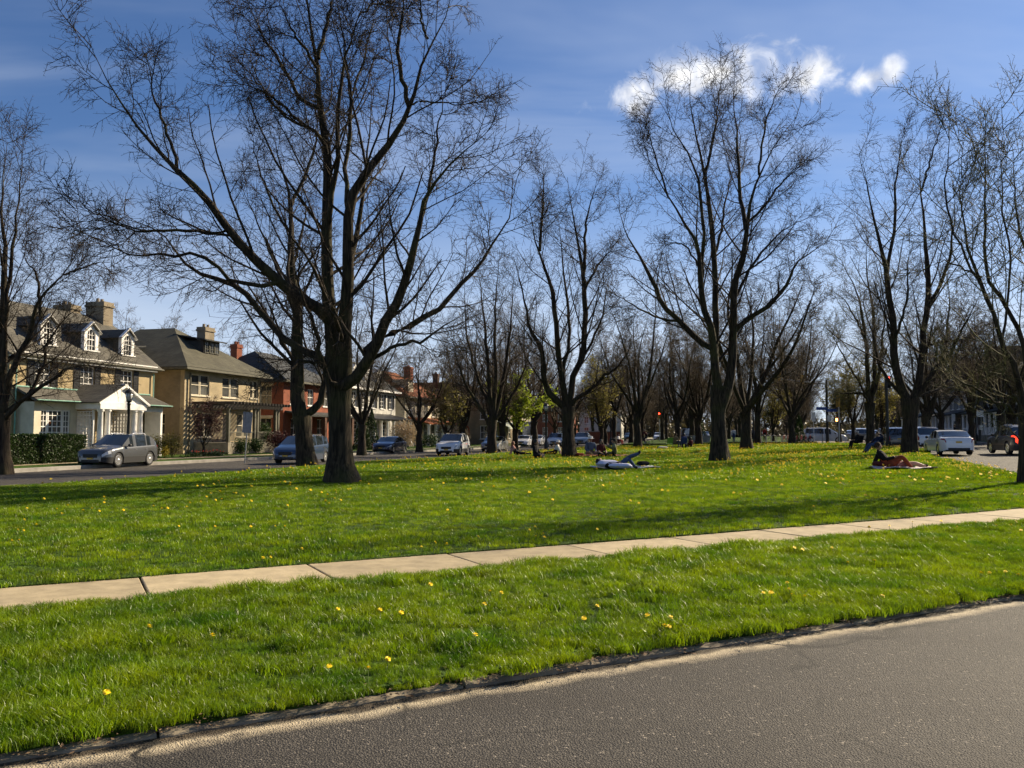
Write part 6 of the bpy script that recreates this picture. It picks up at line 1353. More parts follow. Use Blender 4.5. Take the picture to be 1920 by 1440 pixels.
RECL = pose(KNEES, **{'waist': (-.14, 0, .22), 'chest': (-.32, 0, .34), 'neck': (-.42, 0, .43), 'head0': (-.45, 0, .47), 'shL': (-.34, .17, .38), 'shR': (-.34, -.17, .38), 'elL': (-.45, .24, .12), 'wrL': (-.25, .25, .06), 'haL': (-.17, .24, .05), 'elR': (-.2, -.25, .25), 'wrR': (.02, -.18, .30), 'haR': (.08, -.14, .32)})
RECL = pose(RECL, **{'waist': (-.12, 0, .28), 'chest': (-.26, 0, .46), 'neck': (-.32, 0, .58), 'head0': (-.33, 0, .63), 'shL': (-.27, .18, .51), 'shR': (-.27, -.18, .51), 'elL': (-.42, .24, .25), 'wrL': (-.45, .26, .07), 'haL': (-.48, .27, .04), 'elR': (-.12, -.25, .32), 'wrR': (.1, -.16, .38), 'haR': (.17, -.13, .40)})
LIE = pose(RECL, **{'pelvis': (0, 0, .12), 'waist': (-.18, 0, .13), 'chest': (-.40, 0, .16), 'neck': (-.55, 0, .22), 'head0': (-.60, 0, .26), 'shL': (-.45, .17, .17), 'shR': (-.45, -.17, .17), 'elL': (-.25, .3, .10), 'wrL': (-.05, .18, .24), 'haL': (.02, .12, .26), 'elR': (-.25, -.3, .10), 'wrR': (-.05, -.18, .24), 'haR': (.02, -.12, .26), 'knR': (.36, -.12, .40), 'anR': (.58, -.10, .10), 'toR': (.70, -.1, .05), 'knL': (.40, .1, .46), 'anL': (.72, -.08, .58), 'toL': (.78, -.1, .70)})
CHAIR = both({'pelvis': (0, 0, .50), 'waist': (-.03, 0, .66), 'chest': (-.05, 0, .86), 'neck': (-.02, 0, .99), 'head0': (.0, 0, 1.04), 'sh*': (-.05, .18, .92), 'el*': (.02, .26, .68), 'wr*': (.24, .18, .64), 'ha*': (.31, .14, .63), 'hip*': (.03, .10, .49), 'kn*': (.45, .14, .52), 'an*': (.52, .13, .09), 'to*': (.66, .13, .04)})
STAND = both({'pelvis': (0, 0, .95), 'waist': (0, 0, 1.12), 'chest': (0, 0, 1.34), 'neck': (.01, 0, 1.48), 'head0': (.02, 0, 1.53), 'sh*': (0, .18, 1.41), 'el*': (-.02, .23, 1.14), 'wr*': (.07, .23, .91), 'ha*': (.10, .22, .84), 'hip*': (0, .09, .92), 'kn*': (.03, .10, .51), 'an*': (0, .10, .09), 'to*': (.14, .11, .04)})
WALK = pose(STAND, knL=(.16, .09, .52), anL=(.26, .09, .10), toL=(.40, .1, .06), knR=(-.03, -.09, .50), anR=(-.32, -.09, .16), toR=(-.22, -.1, .04))
RIDE = both({'pelvis': (-.22, 0, .98), 'waist': (-.14, 0, 1.14), 'chest': (.02, 0, 1.32), 'neck': (.10, 0, 1.43), 'head0': (.13, 0, 1.48), 'sh*': (.04, .18, 1.38), 'el*': (.24, .23, 1.18), 'wr*': (.44, .22, 1.05), 'ha*': (.50, .22, 1.04), 'hip*': (-.2, .09, .95), 'kn*': (.14, .1, .66), 'an*': (-.02, .1, .30), 'to*': (.12, .1, .26)})
def at_px(px, py): p = G(px, py); p.z += .015; return p
P_ = at_px
person(P_(967, 854), R(5), LEAN, 'pink', 'black', 'long-haired person in pink top leaning back on the grass, knees bent', hair='red', long_hair=True, s=1.12)
person(P_(1003, 860), R(-20), SIT, 'black', 'black', 'dark-clothed person sitting cross-legged with back to us', hair='black', s=1.28)
person(P_(1041, 853), R(170), LEAN, 'white', 'black', 'person in white top and sun hat leaning back on one arm', hat=('white', 'brim'), sleeves=False, s=1.15)
person(P_(1107, 855), R(-80), SIT, 'denim', 'khaki', 'person in denim shirt and pale hat sitting on the blanket facing us', hat=('white', 'brim'), s=1.38)
person(P_(1126, 857), R(-60), SIT, 'maroon', 'black', 'dark-haired person in maroon top, middle of the three on the blanket', hair='black', s=1.2, sleeves=False)
person(P_(1153, 857), R(175), pose(SIT, elL=(.14, .22, .42), wrL=(.30, .12, .52), haL=(.35, .1, .58), elR=(.14, -.22, .40), wrR=(.32, -.12, .48), haR=(.37, -.1, .54)), 'green', 'olive', 'person in green shirt and dark cap sitting in profile, hands raised', hat=('black', 'cap'), hair='black', s=1.28)
person(P_(1160, 881), R(-8), LIE, 'black', 'jeans', 'person lying on the pale blanket with one jeans leg crossed in the air', hair='black', look=(.3, 0, 1), headup=(-1, 0, .3), s=1.12)
person(P_(1668, 880), R(-22), RECL, 'black', 'rust', 'person in dark top and rust trousers reclining on a blanket at right', hair='brown', s=1.15)
person(P_(1694, 879), R(-10), pose(LIE, **both({'kn*': (.40, .1, .20), 'an*': (.74, .1, .08), 'to*': (.83, .11, .15)})), 'pink', 'pink', 'second person lying beside the one in rust trousers, legs outstretched', look=(.3, 0, 1), headup=(-1, 0, .3), bare_legs=True)
person(P_(1608, 842), R(185), CHAIR, 'black', 'black', 'grey-haired person in black sitting on a folding chair', hair='grey')
person(P_(1643, 850), R(195), pose(CHAIR, waist=(-.08, 0, .64), chest=(-.15, 0, .82), neck=(-.15, 0, .95), head0=(-.13, 0, 1.0), shL=(-.16, .18, .88), shR=(-.16, -.18, .88), elL=(-.32, .25, .98), wrL=(-.2, .12, 1.1), haL=(-.16, .08, 1.12), knL=(.45, .12, .5), anL=(.72, .12, .12), toL=(.86, .12, .06), knR=(.45, -.12, .5), anR=(.70, -.12, .12), toR=(.84, -.12, .06)), 'navy', 'jeans', 'person in navy leaning back in a low chair, hand behind the head', hair='brown')
person(P_(1283, 841), R(80), CHAIR, 'blue', 'black', 'person in a blue folding chair seen from behind', hair='black')
person(P_(1268, 840), R(40), CHAIR, 'khaki', 'jeans', 'person in khaki sitting left of the blue folding chair', hair='brown')
person(P_(1296, 839), R(120), SIT, 'maroon', 'black', 'person in maroon on the grass right of the blue folding chair', hair='black')
person(P_(1160, 834), R(-40), CHAIR, 'white', 'red', 'far seated person in white top and red trousers', hair='black')
person(P_(1210, 835), R(170), pose(RIDE), 'maroon', 'black', 'person standing astride a bicycle behind the tree', hair='black')
person(G(1376, 829, yard), R(-110), WALK, 'white', 'jeans', 'far pedestrian in white walking on the path beyond the lawn')
person(G(1434, 828, yard), R(-90), STAND, 'red', 'black', 'far pedestrian in red standing left of the red bicycles')
person(G(1791, 829, yard), R(160), WALK, 'black', 'black', 'pedestrian passing behind the roof of the white sedan', hair='black')
person(G(1412, 829, yard), R(-80), WALK, 'grey', 'black', 'far pedestrian in grey beside the lamp post')
# ================================================================ planting
def blob_points(n, rs, c, r, power=.45):
    d = norm(rs.normal(0, 1, (n, 3))); return np.array(c)+d*(rs.rand(n, 1)**power)*np.array(r)
def shrub(name, loc, r, h, mat, label, seed, n=1500, leaf=.05, lobes=5, cat='shrub', stems=5, group=None, cone=False):
    root = empty(name, loc); tag(root, label, cat, group); rs = np.random.RandomState(seed); pts = []
    if cone:
        z = rs.rand(n)**1.4; a = rs.rand(n)*6.283; q = r*(1-z)**.8*(.75+.25*rs.rand(n)); pts = np.stack([q*np.cos(a), q*np.sin(a), .08+z*h], 1)
    else:
        for k in range(lobes):
            a = k*2.4+rs.rand(); c = (r*.4*math.cos(a)*(k > 0), r*.4*math.sin(a)*(k > 0), h*.52+rs.uniform(-.08, .08)*h); pts.append(blob_points(n//lobes, rs, c, (r*.62, r*.62, h*.46)))
        pts = np.concatenate(pts); pts = pts[pts[:, 2] > .03]
    mobj('foliage', leaves(pts, leaf, rs, .02), M[mat], root); mb = MB()
    for k in range(stems): a = k*2.4; mb.bar((.04*math.cos(a), .04*math.sin(a), -.05), (r*.5*math.cos(a), r*.5*math.sin(a), h*.75), .018, 5, .006)
    mb.build('stem', M['twig'], root); return root
def yp(px, py): return G(px, py, yard)
# clipped hedge in front of the dormer house
hd = empty('hedge', (-24.6, 39.6, .13), AV); tag(hd, 'long clipped dark green hedge before the dormer house', 'hedge'); rs = np.random.RandomState(8)
n = 15000; q = rs.rand(n, 3)*np.array([5.6, 1.2, 1.5]); f = rs.randint(0, 4, n); q[f == 0, 1] = rs.rand((f == 0).sum())*.08; q[f == 1, 2] = 1.5-rs.rand((f == 1).sum())*.08; q[f == 2, 0] = rs.rand((f == 2).sum())*.08; q[f == 3, 1] = rs.rand((f == 3).sum())*.1
mobj('foliage', leaves(q, .05, rs, .03), M['leaf_hedge'], hd); mb = MB(); mb.box(.12, 5.5, .12, 1.1, -.1, 1.38); mb.build('dark_core', M['dark'], hd)  # solid dark box fills the hedge, its inner shade put into the colour
def at_front(px, d, y_=None):   # point d metres behind the left kerb, seen at that pixel column
    best = None
    for t in np.linspace(0, 1, 4000):
        i = min(int(t*(len(LKERB)-1)), len(LKERB)-2); f = t*(len(LKERB)-1)-i; a, b = Vector(LKERB[i]), Vector(LKERB[i+1]); p = a+(b-a)*f; nrm = Vector((-(b-a).y, (b-a).x)).normalized(); p = p+nrm*d; e = abs(960+F*p.x/p.y-px)
        if p.y > 15 and (best is None or e < best[0]): best = (e, p)
    p = best[1]; return Vector((p.x, p.y, float(yard(p.x, p.y))))
for k, (px, d, r, h, mt, lb, nn, lf) in enumerate((
    (455, 6.0, .75, 1.15, 'leaf_hedge', 'round clipped bush left of the pergola steps', 2200, .05), (483, 6.2, .8, 1.2, 'leaf_hedge', 'round clipped bush under the pergola corner', 2200, .05),
    (497, 8.0, .9, 2.4, 'leaf_hedge', 'tall dark evergreen bush at the pergola corner', 2400, .06), (524, 6.0, 1.1, 1.9, 'leaf_red', 'dark red bush before the red brick house', 2400, .06),
    (326, 5.5, 1.0, 1.7, 'leaf_olive', 'loose olive bush behind the grey car', 1500, .05), (300, 6.0, .9, 1.5, 'leaf_olive', 'low twiggy bush between the two nearest houses', 1100, .05),
    (312, 5.2, .35, .8, 'leaf_yellow', 'small yellow flowering bush behind the grey car', 500, .04), (765, 6.5, 1.9, 3.0, 'leaf_tan', 'tan blossoming bush before the orange roofed house', 3200, .08),
    (540, 6.5, .9, 1.2, 'leaf_hedge', 'dark bush at the red brick porch', 1500, .06), (640, 6.5, 1.2, 1.6, 'leaf_hedge', 'dark bush left of the pillared porch', 1500, .06), (720, 6.0, 1.2, 1.2, 'leaf_hedge', 'low dark bush under the white pillars', 1500, .06), (860, 6.5, 2.0, 2.8, 'leaf_tan', 'pale brushy bush right of the tiled house', 2400, .08), (810, 6.0, 1.3, 1.6, 'leaf_hedge', 'dark bush below the tiled porch', 1500, .07))):
    shrub('bush', at_front(px, d), r, h, mt, lb, 300+k, nn, lf)
shrub('conifer', at_front(680, 6.2), 1.0, 3.6, 'leaf_hedge', 'cone-shaped evergreen left of the white pillars', 331, 3000, .07, cone=True, cat='conifer'); shrub('conifer', at_front(697, 6.0), .9, 3.9, 'leaf_hedge', 'taller cone-shaped evergreen touching the white pillars', 332, 3000, .07, cone=True, cat='conifer')
shrub('conifer', G(1499, 829, yard), .8, 3.0, 'leaf_hedge', 'small dark conifer behind the red bicycles', 333, 1500, .09, cone=True, cat='conifer')
# ornamental red-leafed tree before the pergola
p = at_front(384, 4.6); r = place_wood(2, p, .29, 1.0, 'small wine-red ornamental tree before the pergola', name='ornamental_tree', tw='twig2', sz=.95); rs = np.random.RandomState(77); lev = WOODS[2][2]; q = np.concatenate([lev[3][0][:, -1], lev[3][0][:, 1]]); q = q[rs.choice(len(q), 5200, False)]; mobj('foliage', leaves(q, .13, rs, .2), M['leaf_red'], r)
# flower bed with tulips
p = at_front(388, 3.9+.6); fb = empty('flower_bed', p, AV); tag(fb, 'low flower bed with red tulips beside the footpath', 'flower bed'); rs = np.random.RandomState(9)
M['tulip'] = pmat('tulip_petal', (.55, .03, .02), (.6, .10, .02), 5, .5)
q = rs.rand(1600, 3)*np.array([4.0, 1.2, .28])-np.array([2.0, .6, 0]); mobj('foliage', leaves(q, .05, rs, .03), M['leaf_hedge'], fb)
tm = MB().lathe([(.015, 0), (.04, .03), (.035, .07), (.012, .09)], 6).mesh('tulip'); tm.materials.append(M['tulip'])
for k in range(22): o = mobj('tulip', tm, None, fb); o.location = (rs.uniform(-1.9, 1.9), rs.uniform(-.6, .5), rs.uniform(.26, .40))
# undergrowth that closes the view under the far trees
rs = np.random.RandomState(15); n = 260; PW = np.stack([rs.uniform(-80, 190, n), rs.uniform(206, 300, n)], 1)
und = [leaves(blob_points(380, rs, (0, 0, 1.7), (3.2, 3.2, 1.9)), .30, rs, .1) for _ in range(2)]
scatter('far_undergrowth', np.column_stack([PW, np.full(n, .2)]), rs.uniform(.8, 1.9, n), rs.randint(0, 2, n), und, leaf_mat('brush', (.055, .05, .026), (.09, .075, .035), .3))
# weeds and litter along the kerb
rs = np.random.RandomState(31); n = 500; s_ = rs.uniform(-6, 16, n); e_ = C_KERB+rs.normal(.06, .09, n); PL = np.array([Vector((0, 0, 0))+UD*a for a in s_]); off = np.array([Vector((0, b, 0))-UD*Vector((0, b, 0)).dot(UD) for b in e_]); PL = PL+off
M['litter'] = pmat('dead_leaf', (.10, .06, .03), (.17, .11, .06), 8, .9, world=True)
lit = [leaves(np.zeros((7, 3)), .016, rs, .03, .5) for _ in range(3)]
for m_ in lit:
    c = np.empty(len(m_.vertices)*3); m_.vertices.foreach_get('co', c); c = c.reshape(-1, 3); c[:, 2] = np.abs(c[:, 2])*.35; m_.vertices.foreach_set('co', c.ravel().astype(np.float32))
scatter('leaf_litter', np.column_stack([PL[:, :2], terr(PL[:, 0], PL[:, 1])+.03]), rs.uniform(.6, 1.6, n), rs.randint(0, 3, n), lit, M['litter'])

# ================================================================ dandelions
M['dand'] = pmat('dandelion_yellow', (.86, .62, .008), (.88, .70, .015), 40, .6); M['stemg'] = pmat('dandelion_stem', (.12, .17, .04), None, rough=.6)
def bloom_mesh(r, n=11):
    m = MB()
    for (rr, z, t, k) in ((r, .000, -.12, n+3), (r*.9, .005, .22, n), (r*.62, .008, .62, n-2), (r*.4, .009, 1.05, n-4)):
        for i in range(k):
            a = i*2*math.pi/k+z*60; d = Vector((math.cos(a)*math.cos(t), math.sin(a)*math.cos(t), math.sin(t))); sd = Vector((-math.sin(a), math.cos(a), 0))*rr*.32; b = Vector((0, 0, z)); m.add([b, b+d*rr*.6+sd, b+d*rr, b+d*rr*.6-sd], [(0, 1, 2, 3)])
    return m.mesh('bloom')
bl = bloom_mesh(.024); bl.materials.append(M['dand']); st = MB().bar((0, 0, -.02), (.006, .004, 1.0), .0028, 4).mesh('stem'); st.materials.append(M['stemg'])
NEAR = [(199, 1322), (617, 1267), (279, 1200), (398, 1207), (633, 1161), (752, 1161), (712, 1163), (918, 1128), (940, 1131), (908, 1148), (807, 1111), (1095, 1173), (1120, 1155), (1214, 1166), (1246, 1192), (1255, 1188), (1258, 1180), (727, 1253), (690, 1280), (891, 1217), (493, 1057), (507, 1055), (566, 1041), (790, 1034), (816, 1026), (837, 1030), (897, 1012), (993, 1003), (1003, 1000), (1018, 1010), (1021, 1016), (1004, 1013), (1120, 1006), (1476, 1103), (1477, 1109), (1479, 1117), (1484, 1129), (1446, 1130), (1509, 1139), (1432, 1126), (1505, 1040), (1490, 1037), (1460, 1065), (1590, 1066), (1560, 1034), (1840, 1084), (1856, 1090), (1886, 1087), (1910, 1089), (1630, 996), (1668, 993), (1711, 990), (1732, 991), (1795, 996), (1830, 991), (1853, 990), (1868, 995), (1896, 998), (1915, 1003), (1765, 989), (1905, 985), (1640, 1058), (1655, 1128),
 (50, 962), (45, 986), (67, 997), (33, 1003), (44, 1005), (35, 1018), (22, 1019), (106, 962), (115, 973), (127, 952), (155, 963), (172, 960), (186, 963), (231, 963), (287, 957), (303, 961), (314, 963), (350, 958), (355, 948), (376, 946), (195, 946), (404, 944), (415, 942), (437, 929), (455, 937), (471, 947), (412, 928), (395, 930), (470, 999), (534, 995), (516, 995), (335, 998), (403, 999), (539, 953), (563, 951), (603, 928), (610, 944), (617, 949), (639, 945), (1182, 945), (1198, 947), (1376, 929), (1389, 931), (1680, 940)]
rg = random.Random(3)
def dand_at(x, y, parts, hgt=None):
    z = float(lawn(x, y)); h_ = hgt or rg.uniform(.08, .13); r = empty('dandelion', (x, y, z), rg.uniform(0, 6.28)); tag(r, 'small yellow dandelion standing in the grass', 'dandelion', 'dandelions in the lawn')
    b = mobj('bloom', bl, None, r); b.location = (.006*h_, .004*h_, h_); b.rotation_euler = (rg.uniform(-.3, .3), rg.uniform(-.3, .3), 0); k = rg.uniform(.85, 1.25)*(1+.75*float(sstep(11, 24, y))); b.scale = (k, k, k)
    s = mobj('stem', st, None, r); s.scale = (1, 1, h_)
for px, py in NEAR: p = G(px, py+6); dand_at(p.x, p.y, True, rg.uniform(.11, .17) if p.y > 12.5 else None)
rs = np.random.RandomState(41)
# patchy drifts over the median
def drift_density(P):
    nz = vnoise(P, .35, 21)*vnoise(P, 1.1, 22)*2.2
    right = sstep(-4, 12, P[:, 0])*sstep(22, 30, P[:, 1]); mid = .32*sstep(18, 26, P[:, 1]); return np.clip(nz**1.6*(right*1.0+mid)+.03*sstep(14, 20, P[:, 1]), 0, 1.4)
C = sample(-22, 34, 14, 84, 16.0); C = C[frust(C, 1.0) & in_poly(C, MEDIAN)]; keep = rs.rand(len(C)) < drift_density(C)*.40*(1-.3*sstep(50, 80, C[:, 1])); C = C[keep]; C = C[np.argsort(C[:, 1])]
for x, y in C[:185]: dand_at(float(x), float(y), False, rg.uniform(.13, .19))
C = C[185:]
whole = bmesh.new(); whole.from_mesh(bl); me_far = bpy.data.meshes.new('far_bloom'); bmesh.ops.scale(whole, vec=(1.8, 1.8, 2.6), verts=whole.verts); bmesh.ops.translate(whole, vec=(0, 0, .15), verts=whole.verts); whole.to_mesh(me_far); whole.free()
scatter('dandelion_drift', np.column_stack([C, lawn(C[:, 0], C[:, 1])]), rs.uniform(.8, 1.25, len(C)), np.zeros(len(C), int), [me_far], M['dand'])

# ================================================================ street furniture
M['lampglass'] = pmat('lantern_glass', (.6, .6, .55), None, rough=.15, spec=.8)
def lamp_post(loc, H, label):
    r = empty('street_lamp', loc); tag(r, label, 'street lamp'); mb = MB(); mb.lathe([(.24, -.1), (.24, .12), (.19, .18), (.19, .62), (.15, .72), (.10, .85), (.085, 1.0), (.075, H-.85), (.10, H-.82), (.10, H-.76), (.06, H-.7)], 14); mb.build('post', M['iron'], r, True)
    mb = MB(); mb.lathe([(.06, H-.72), (.14, H-.66), (.15, H-.63)], 12); 
    for k in range(8): a = k*math.pi/4; mb.bar((.13*math.cos(a), .13*math.sin(a), H-.64), (.21*math.cos(a), .21*math.sin(a), H-.2), .011, 4)
    mb.lathe([(.235, H-.21), (.235, H-.18), (.16, H-.06), (.05, H), (.03, H+.06), (0, H+.1)], 14); l = mb.build('lantern', M['iron'], r)
    mb = MB(); mb.lathe([(.11, H-.64), (.18, H-.4), (.195, H-.21)], 14); mb.build('glass', M['lampglass'], l, True); return r
p = at_front(241, .9); lamp_post(p, 3.95, 'black cast iron lamp post behind the grey car, before the portico')
p = G(1024, 845); lamp_post(p, 4.1, 'black lamp post just left of the tree with seated people')
lamp_post((51.6, 91.5, float(yard(51.6, 91.5))), 4.1, 'black lamp post on the far right pavement before the grey houses')
lamp_post((12.2, 101.5, float(yard(12, 101))), 4.1, 'far lamp post at the left corner of the crossing')
M['sigyellow'] = pmat('signal_yellow', (.55, .30, .03), (.45, .24, .03), 5, .6); M['sigred'] = pmat('lit_red_signal', (.5, .01, .01), None, emit=(1, .04, .02), estr=9); M['sigoff'] = pmat('dark_signal_lens', (.03, .03, .02), None, rough=.3); M['hand'] = pmat('lit_orange_hand', (.6, .2, .02), None, emit=(1, .30, .08), estr=6)
def signal_head(par, loc, rz, lit=None, mat='sigyellow', s=1.0):
    e = empty('signal_head', loc, rz, par); e.scale = (s, s, s); mb = MB(); mb.box(-.16, .16, -.1, .1, -.52, .52); mb.build('housing', M[mat], e)
    for k, z in enumerate((.34, 0, -.34)):
        mb = MB(); mb.lathe([(.125, 0), (.1, .015), (0, .03)], 12, (0, -.1, z), 'y'); o = mb.build('lens', M['sigred'] if lit == k else M['sigoff'], e); o.scale = (1, 1, 1)
        mb = MB(); pts = [(.14*math.cos(a), .14*math.sin(a)) for a in np.linspace(-.3, math.pi+.3, 9)]
        mb.add([(x, -.1, z+y) for x, y in pts]+[(x, -.34, z+y-.03) for x, y in pts], [(i, i+1, 10+i-1+0, 9+i) for i in range(8)]); mb.build('visor', M['black'], e)
    return e
p = G(1552, 829.5, yard); mast = empty('signal_mast', p, 0); tag(mast, 'signal mast with long arm and two yellow traffic lights over the crossing', 'traffic light'); Hm = 6.4
mb = MB(); mb.bar((0, 0, -.1), (0, 0, Hm+.5), .16, 10, .11); mb.build('pole', M['iron'], mast); mb = MB(); mb.bar((0, 0, Hm), (-5.3, .6, Hm+.65), .09, 8, .05); mb.build('arm', M['steel'], mast)
for x in (-2.6, -5.1): signal_head(mast, (x, .25, Hm+.2+(-.12)*x), R(200), None)
for k, (x, z, c) in enumerate(((-.65, 3.55, 'c_blue'), (.5, 3.35, 'c_blue'))): mb = MB(); mb.box(x-.6, x+.6, -.2, -.17, z, z+.32); mb.build('street_sign', M['bluesign'] if 'bluesign' in M else M.setdefault('bluesign', pmat('blue_sign', (.02, .07, .32), None, rough=.4)), mast)
mb = MB(); mb.box(-.05, .35, -.21, -.18, 2.3, 2.95); mb.build('notice', M['white'], mast); mb = MB(); mb.box(-1.75, -1.35, -.2, -.17, 2.3, 3.3); mb.bar((-1.55, -.1, -.1), (-1.55, -.1, 3.3), .03); mb.build('sign_panel', M['white'], mast)
p = G(1574, 830, yard); pl = empty('signal_pole', p, 0); tag(pl, 'grey signal pole with yellow light and lit crossing hand by the minivan', 'traffic light')
mb = MB(); mb.bar((0, 0, -.1), (0, 0, 4.3), .08, 8); mb.build('pole', M['steel'], pl); signal_head(pl, (-.05, 0, 4.4), R(110), None, s=1.15)
mb = MB(); mb.box(-.48, -.1, -.12, .12, 2.2, 2.65); w_ = mb.build('crossing_signal', M['black'], pl); mb = MB(); mb.box(-.40, -.18, -.14, -.125, 2.27, 2.58); mb.build('hand_symbol', M['hand'], w_)
p = G(1665, 838); pl = empty('signal_pole', p, 0); tag(pl, 'dark signal pole behind the stout trunk with one red light lit', 'traffic light')
mb = MB(); mb.bar((0, 0, -.1), (0, 0, 5.3), .12, 8); mb.build('pole', M['iron'], pl); signal_head(pl, (.12, -.1, 5.0), 0, 0, 'black', .9)
p = G(1237, 827, yard); pl = empty('signal_pole', p, 0); tag(pl, 'far signal pole with small red light at the left crossing corner', 'traffic light')
mb = MB(); mb.bar((0, 0, -.1), (0, 0, 3.6), .07, 8); mb.build('pole', M['steel'], pl); signal_head(pl, (-.05, 0, 3.9), 0, 0, 'sigyellow', .9)
def sign_post(loc, H, w, h, mat, label, tilt=0, rz=0, pm='steel'):
    r = empty('sign_post', loc, rz); tag(r, label, 'sign'); r.rotation_euler = (0, tilt, rz); mb = MB(); mb.bar((0, 0, -.1), (0, 0, H), .032, 6); mb.build('pole', M[pm], r); mb = MB(); mb.box(-w/2, w/2, -.05, -.035, H-h, H+.02); mb.build('panel', mat, r); return r
M['signback'] = pmat('sign_back', (.20, .20, .21), (.26, .26, .27), 6, .5, metal=.3)
sign_post(G(459, 865, yard), 2.75, .62, 1.15, M['signback'], 'grey sign panel on a leaning pole before the pergola', R(4), R(-20))
tall = empty('utility_pole', (48.6, 85.5, float(yard(48.6, 85.5)))); tag(tall, 'tall dark pole with white sign on the right-hand pavement', 'pole'); mb = MB(); mb.bar((0, 0, -.1), (0, 0, 6.6), .14, 8, .11); mb.build('pole', M['iron'], tall); mb = MB(); mb.box(-.35, .35, -.2, -.17, 2.55, 3.2); mb.build('sign_panel', M['white'], tall); mb = MB(); mb.box(-.12, .2, -.3, .1, 1.2, 1.7); mb.build('meter_box', M['steel'], tall)
sign_post((50.2, 93.5, float(yard(50, 93))), 3.0, .4, .8, M['white'], 'small white sign left of the right-hand lamp post')
sign_post((51.9, 92.3, float(yard(52, 92))), 2.6, .45, .6, M['white'], 'small white sign right below the right-hand lamp post')
tall = empty('street_light', G(1413, 829, yard)); tag(tall, 'tall street light with two white arms far behind the centre tree', 'street light'); mb = MB(); mb.bar((0, 0, -.1), (0, 0, 6.6), .11, 8, .08); mb.build('pole', M['iron'], tall)
for z in (6.5, 4.4): mb = MB(); mb.box(-.15, .75, -.12, .12, z, z+.1); mb.build('lamp_arm', M['white'], tall)
for k, (px, py) in enumerate(((1542, 830.5), (1549, 830.6))): 
    r = empty('parking_post', G(px, py, yard)); tag(r, ('left' if k == 0 else 'right')+' of two thin meter posts before the minivan', 'post'); mb = MB(); mb.bar((0, 0, -.1), (0, 0, 1.15), .035, 6); mb.build('post', M['iron'], r); mb = MB(); mb.lathe([(.03, 1.1), (.09, 1.16), (.1, 1.32), (.06, 1.42), (0, 1.44)], 8); mb.build('meter', M['iron'], r)
# low brick wall and planter
p = G(1131, 829.5, yard); mb = MB(); mb.box(-2.6, 2.6, -.2, .2, -.2, 1.55); r = empty('brick_wall', p, R(8)); tag(r, 'low red brick wall under the yellow-green tree', 'wall'); mb.build('wall', M['redbrick'], r); mb = MB(); mb.box(-2.7, 2.7, -.27, .27, 1.551, 1.67); mb.build('coping', M['kerb'], r)
p = G(1313, 829, yard); r = empty('planter', p); tag(r, 'square concrete planter with dark conifer near the navy van', 'planter'); mb = MB(); mb.prism([(-1.0, 0), (1.0, 0), (1.15, .85), (-1.15, .85)], -1.0, 1.0); mb.build('tub', M['kerb'], r); rs = np.random.RandomState(6); q = rs.rand(900); a = rs.rand(900)*6.28; mobj('foliage', leaves(np.stack([.75*(1-q)*np.cos(a), .75*(1-q)*np.sin(a), .85+q*2.6], 1), .1, rs, .05), M['leaf_hedge'], r)

# ================================================================ bicycles
M['bikered'] = pmat('red_bicycle_paint', (.42, .025, .02), None, rough=.4); M['bikedark'] = pmat('dark_bicycle_paint', (.03, .03, .035), None, rough=.4)
def ring_mesh(R_, r, n=28, k=6):
    V = [((R_+r*math.cos(b))*math.cos(a), r*math.sin(b), (R_+r*math.cos(b))*math.sin(a)) for a in np.linspace(0, 2*math.pi, n, endpoint=False) for b in np.linspace(0, 2*math.pi, k, endpoint=False)]
    return mesh_np('tyre', V, [(i*k+j, ((i+1) % n)*k+j, ((i+1) % n)*k+(j+1) % k, i*k+(j+1) % k) for i in range(n) for j in range(k)])
BT = ring_mesh(.33, .022); BT.materials.append(M['rubber']); sp = MB()
for k in range(10): a = k*math.pi/5; sp.bar((0, 0, 0), (.32*math.cos(a), 0, .32*math.sin(a)), .004, 3)
SPK = sp.mesh('spokes'); SPK.materials.append(M['steel'])
def bicycle(loc, rz, mat, label, group=None, tilt=0):
    r = empty('bicycle', loc); r.rotation_euler = (tilt, 0, rz); tag(r, label, 'bicycle', group)
    for x in (.52, -.52): w = mobj('wheel', BT, None, r); w.location = (x, 0, .35); s = mobj('spokes', SPK, None, w)
    mb = MB(); A, B_, C_, D_, E_ = (-.52, 0, .35), (-.05, 0, .30), (-.20, 0, .80), (.36, 0, .82), (.52, 0, .35)
    for a, b in ((A, B_), (B_, C_), (A, C_), (B_, D_), (C_, D_), (D_, E_)): mb.bar(a, b, .018, 6)
    mb.build('frame', mat, r); mb = MB(); mb.bar((-.20, 0, .80), (-.23, 0, .95), .014); mb.obox((-.24, 0, .97), (.13, 0, .01), (0, .06, 0), (0, 0, .025)); mb.build('saddle', M['black'], r)
    mb = MB(); mb.path([(.36, 0, .82), (.33, 0, 1.02)], .014); mb.path([(.42, -.27, 1.04), (.33, -.1, 1.02), (.33, .1, 1.02), (.42, .27, 1.04)], .014); mb.build('handlebar', M['black'], r); mb = MB(); mb.lathe([(.08, -.01), (.09, 0), (.08, .01)], 12, B_, 'y'); mb.bar((-.05, .06, .30), (.05, .06, .17), .012); mb.bar((-.05, -.06, .30), (-.15, -.06, .43), .012); mb.build('crank', M['steel'], r); return r
bicycle(at_px(1209, 836), R(170), M['bikedark'], 'dark bicycle beside the tree, its wheel showing right of the trunk', tilt=R(4))
for k in range(7):
    px = 1470+k*8.2; p = G(px, 829.3, yard); bicycle(p, R(60), M['bikered'], 'red hire bicycle in the row at the crossing, %s from the left' % ('first', 'second', 'third', 'fourth', 'fifth', 'sixth', 'last')[k], 'red hire bicycles')
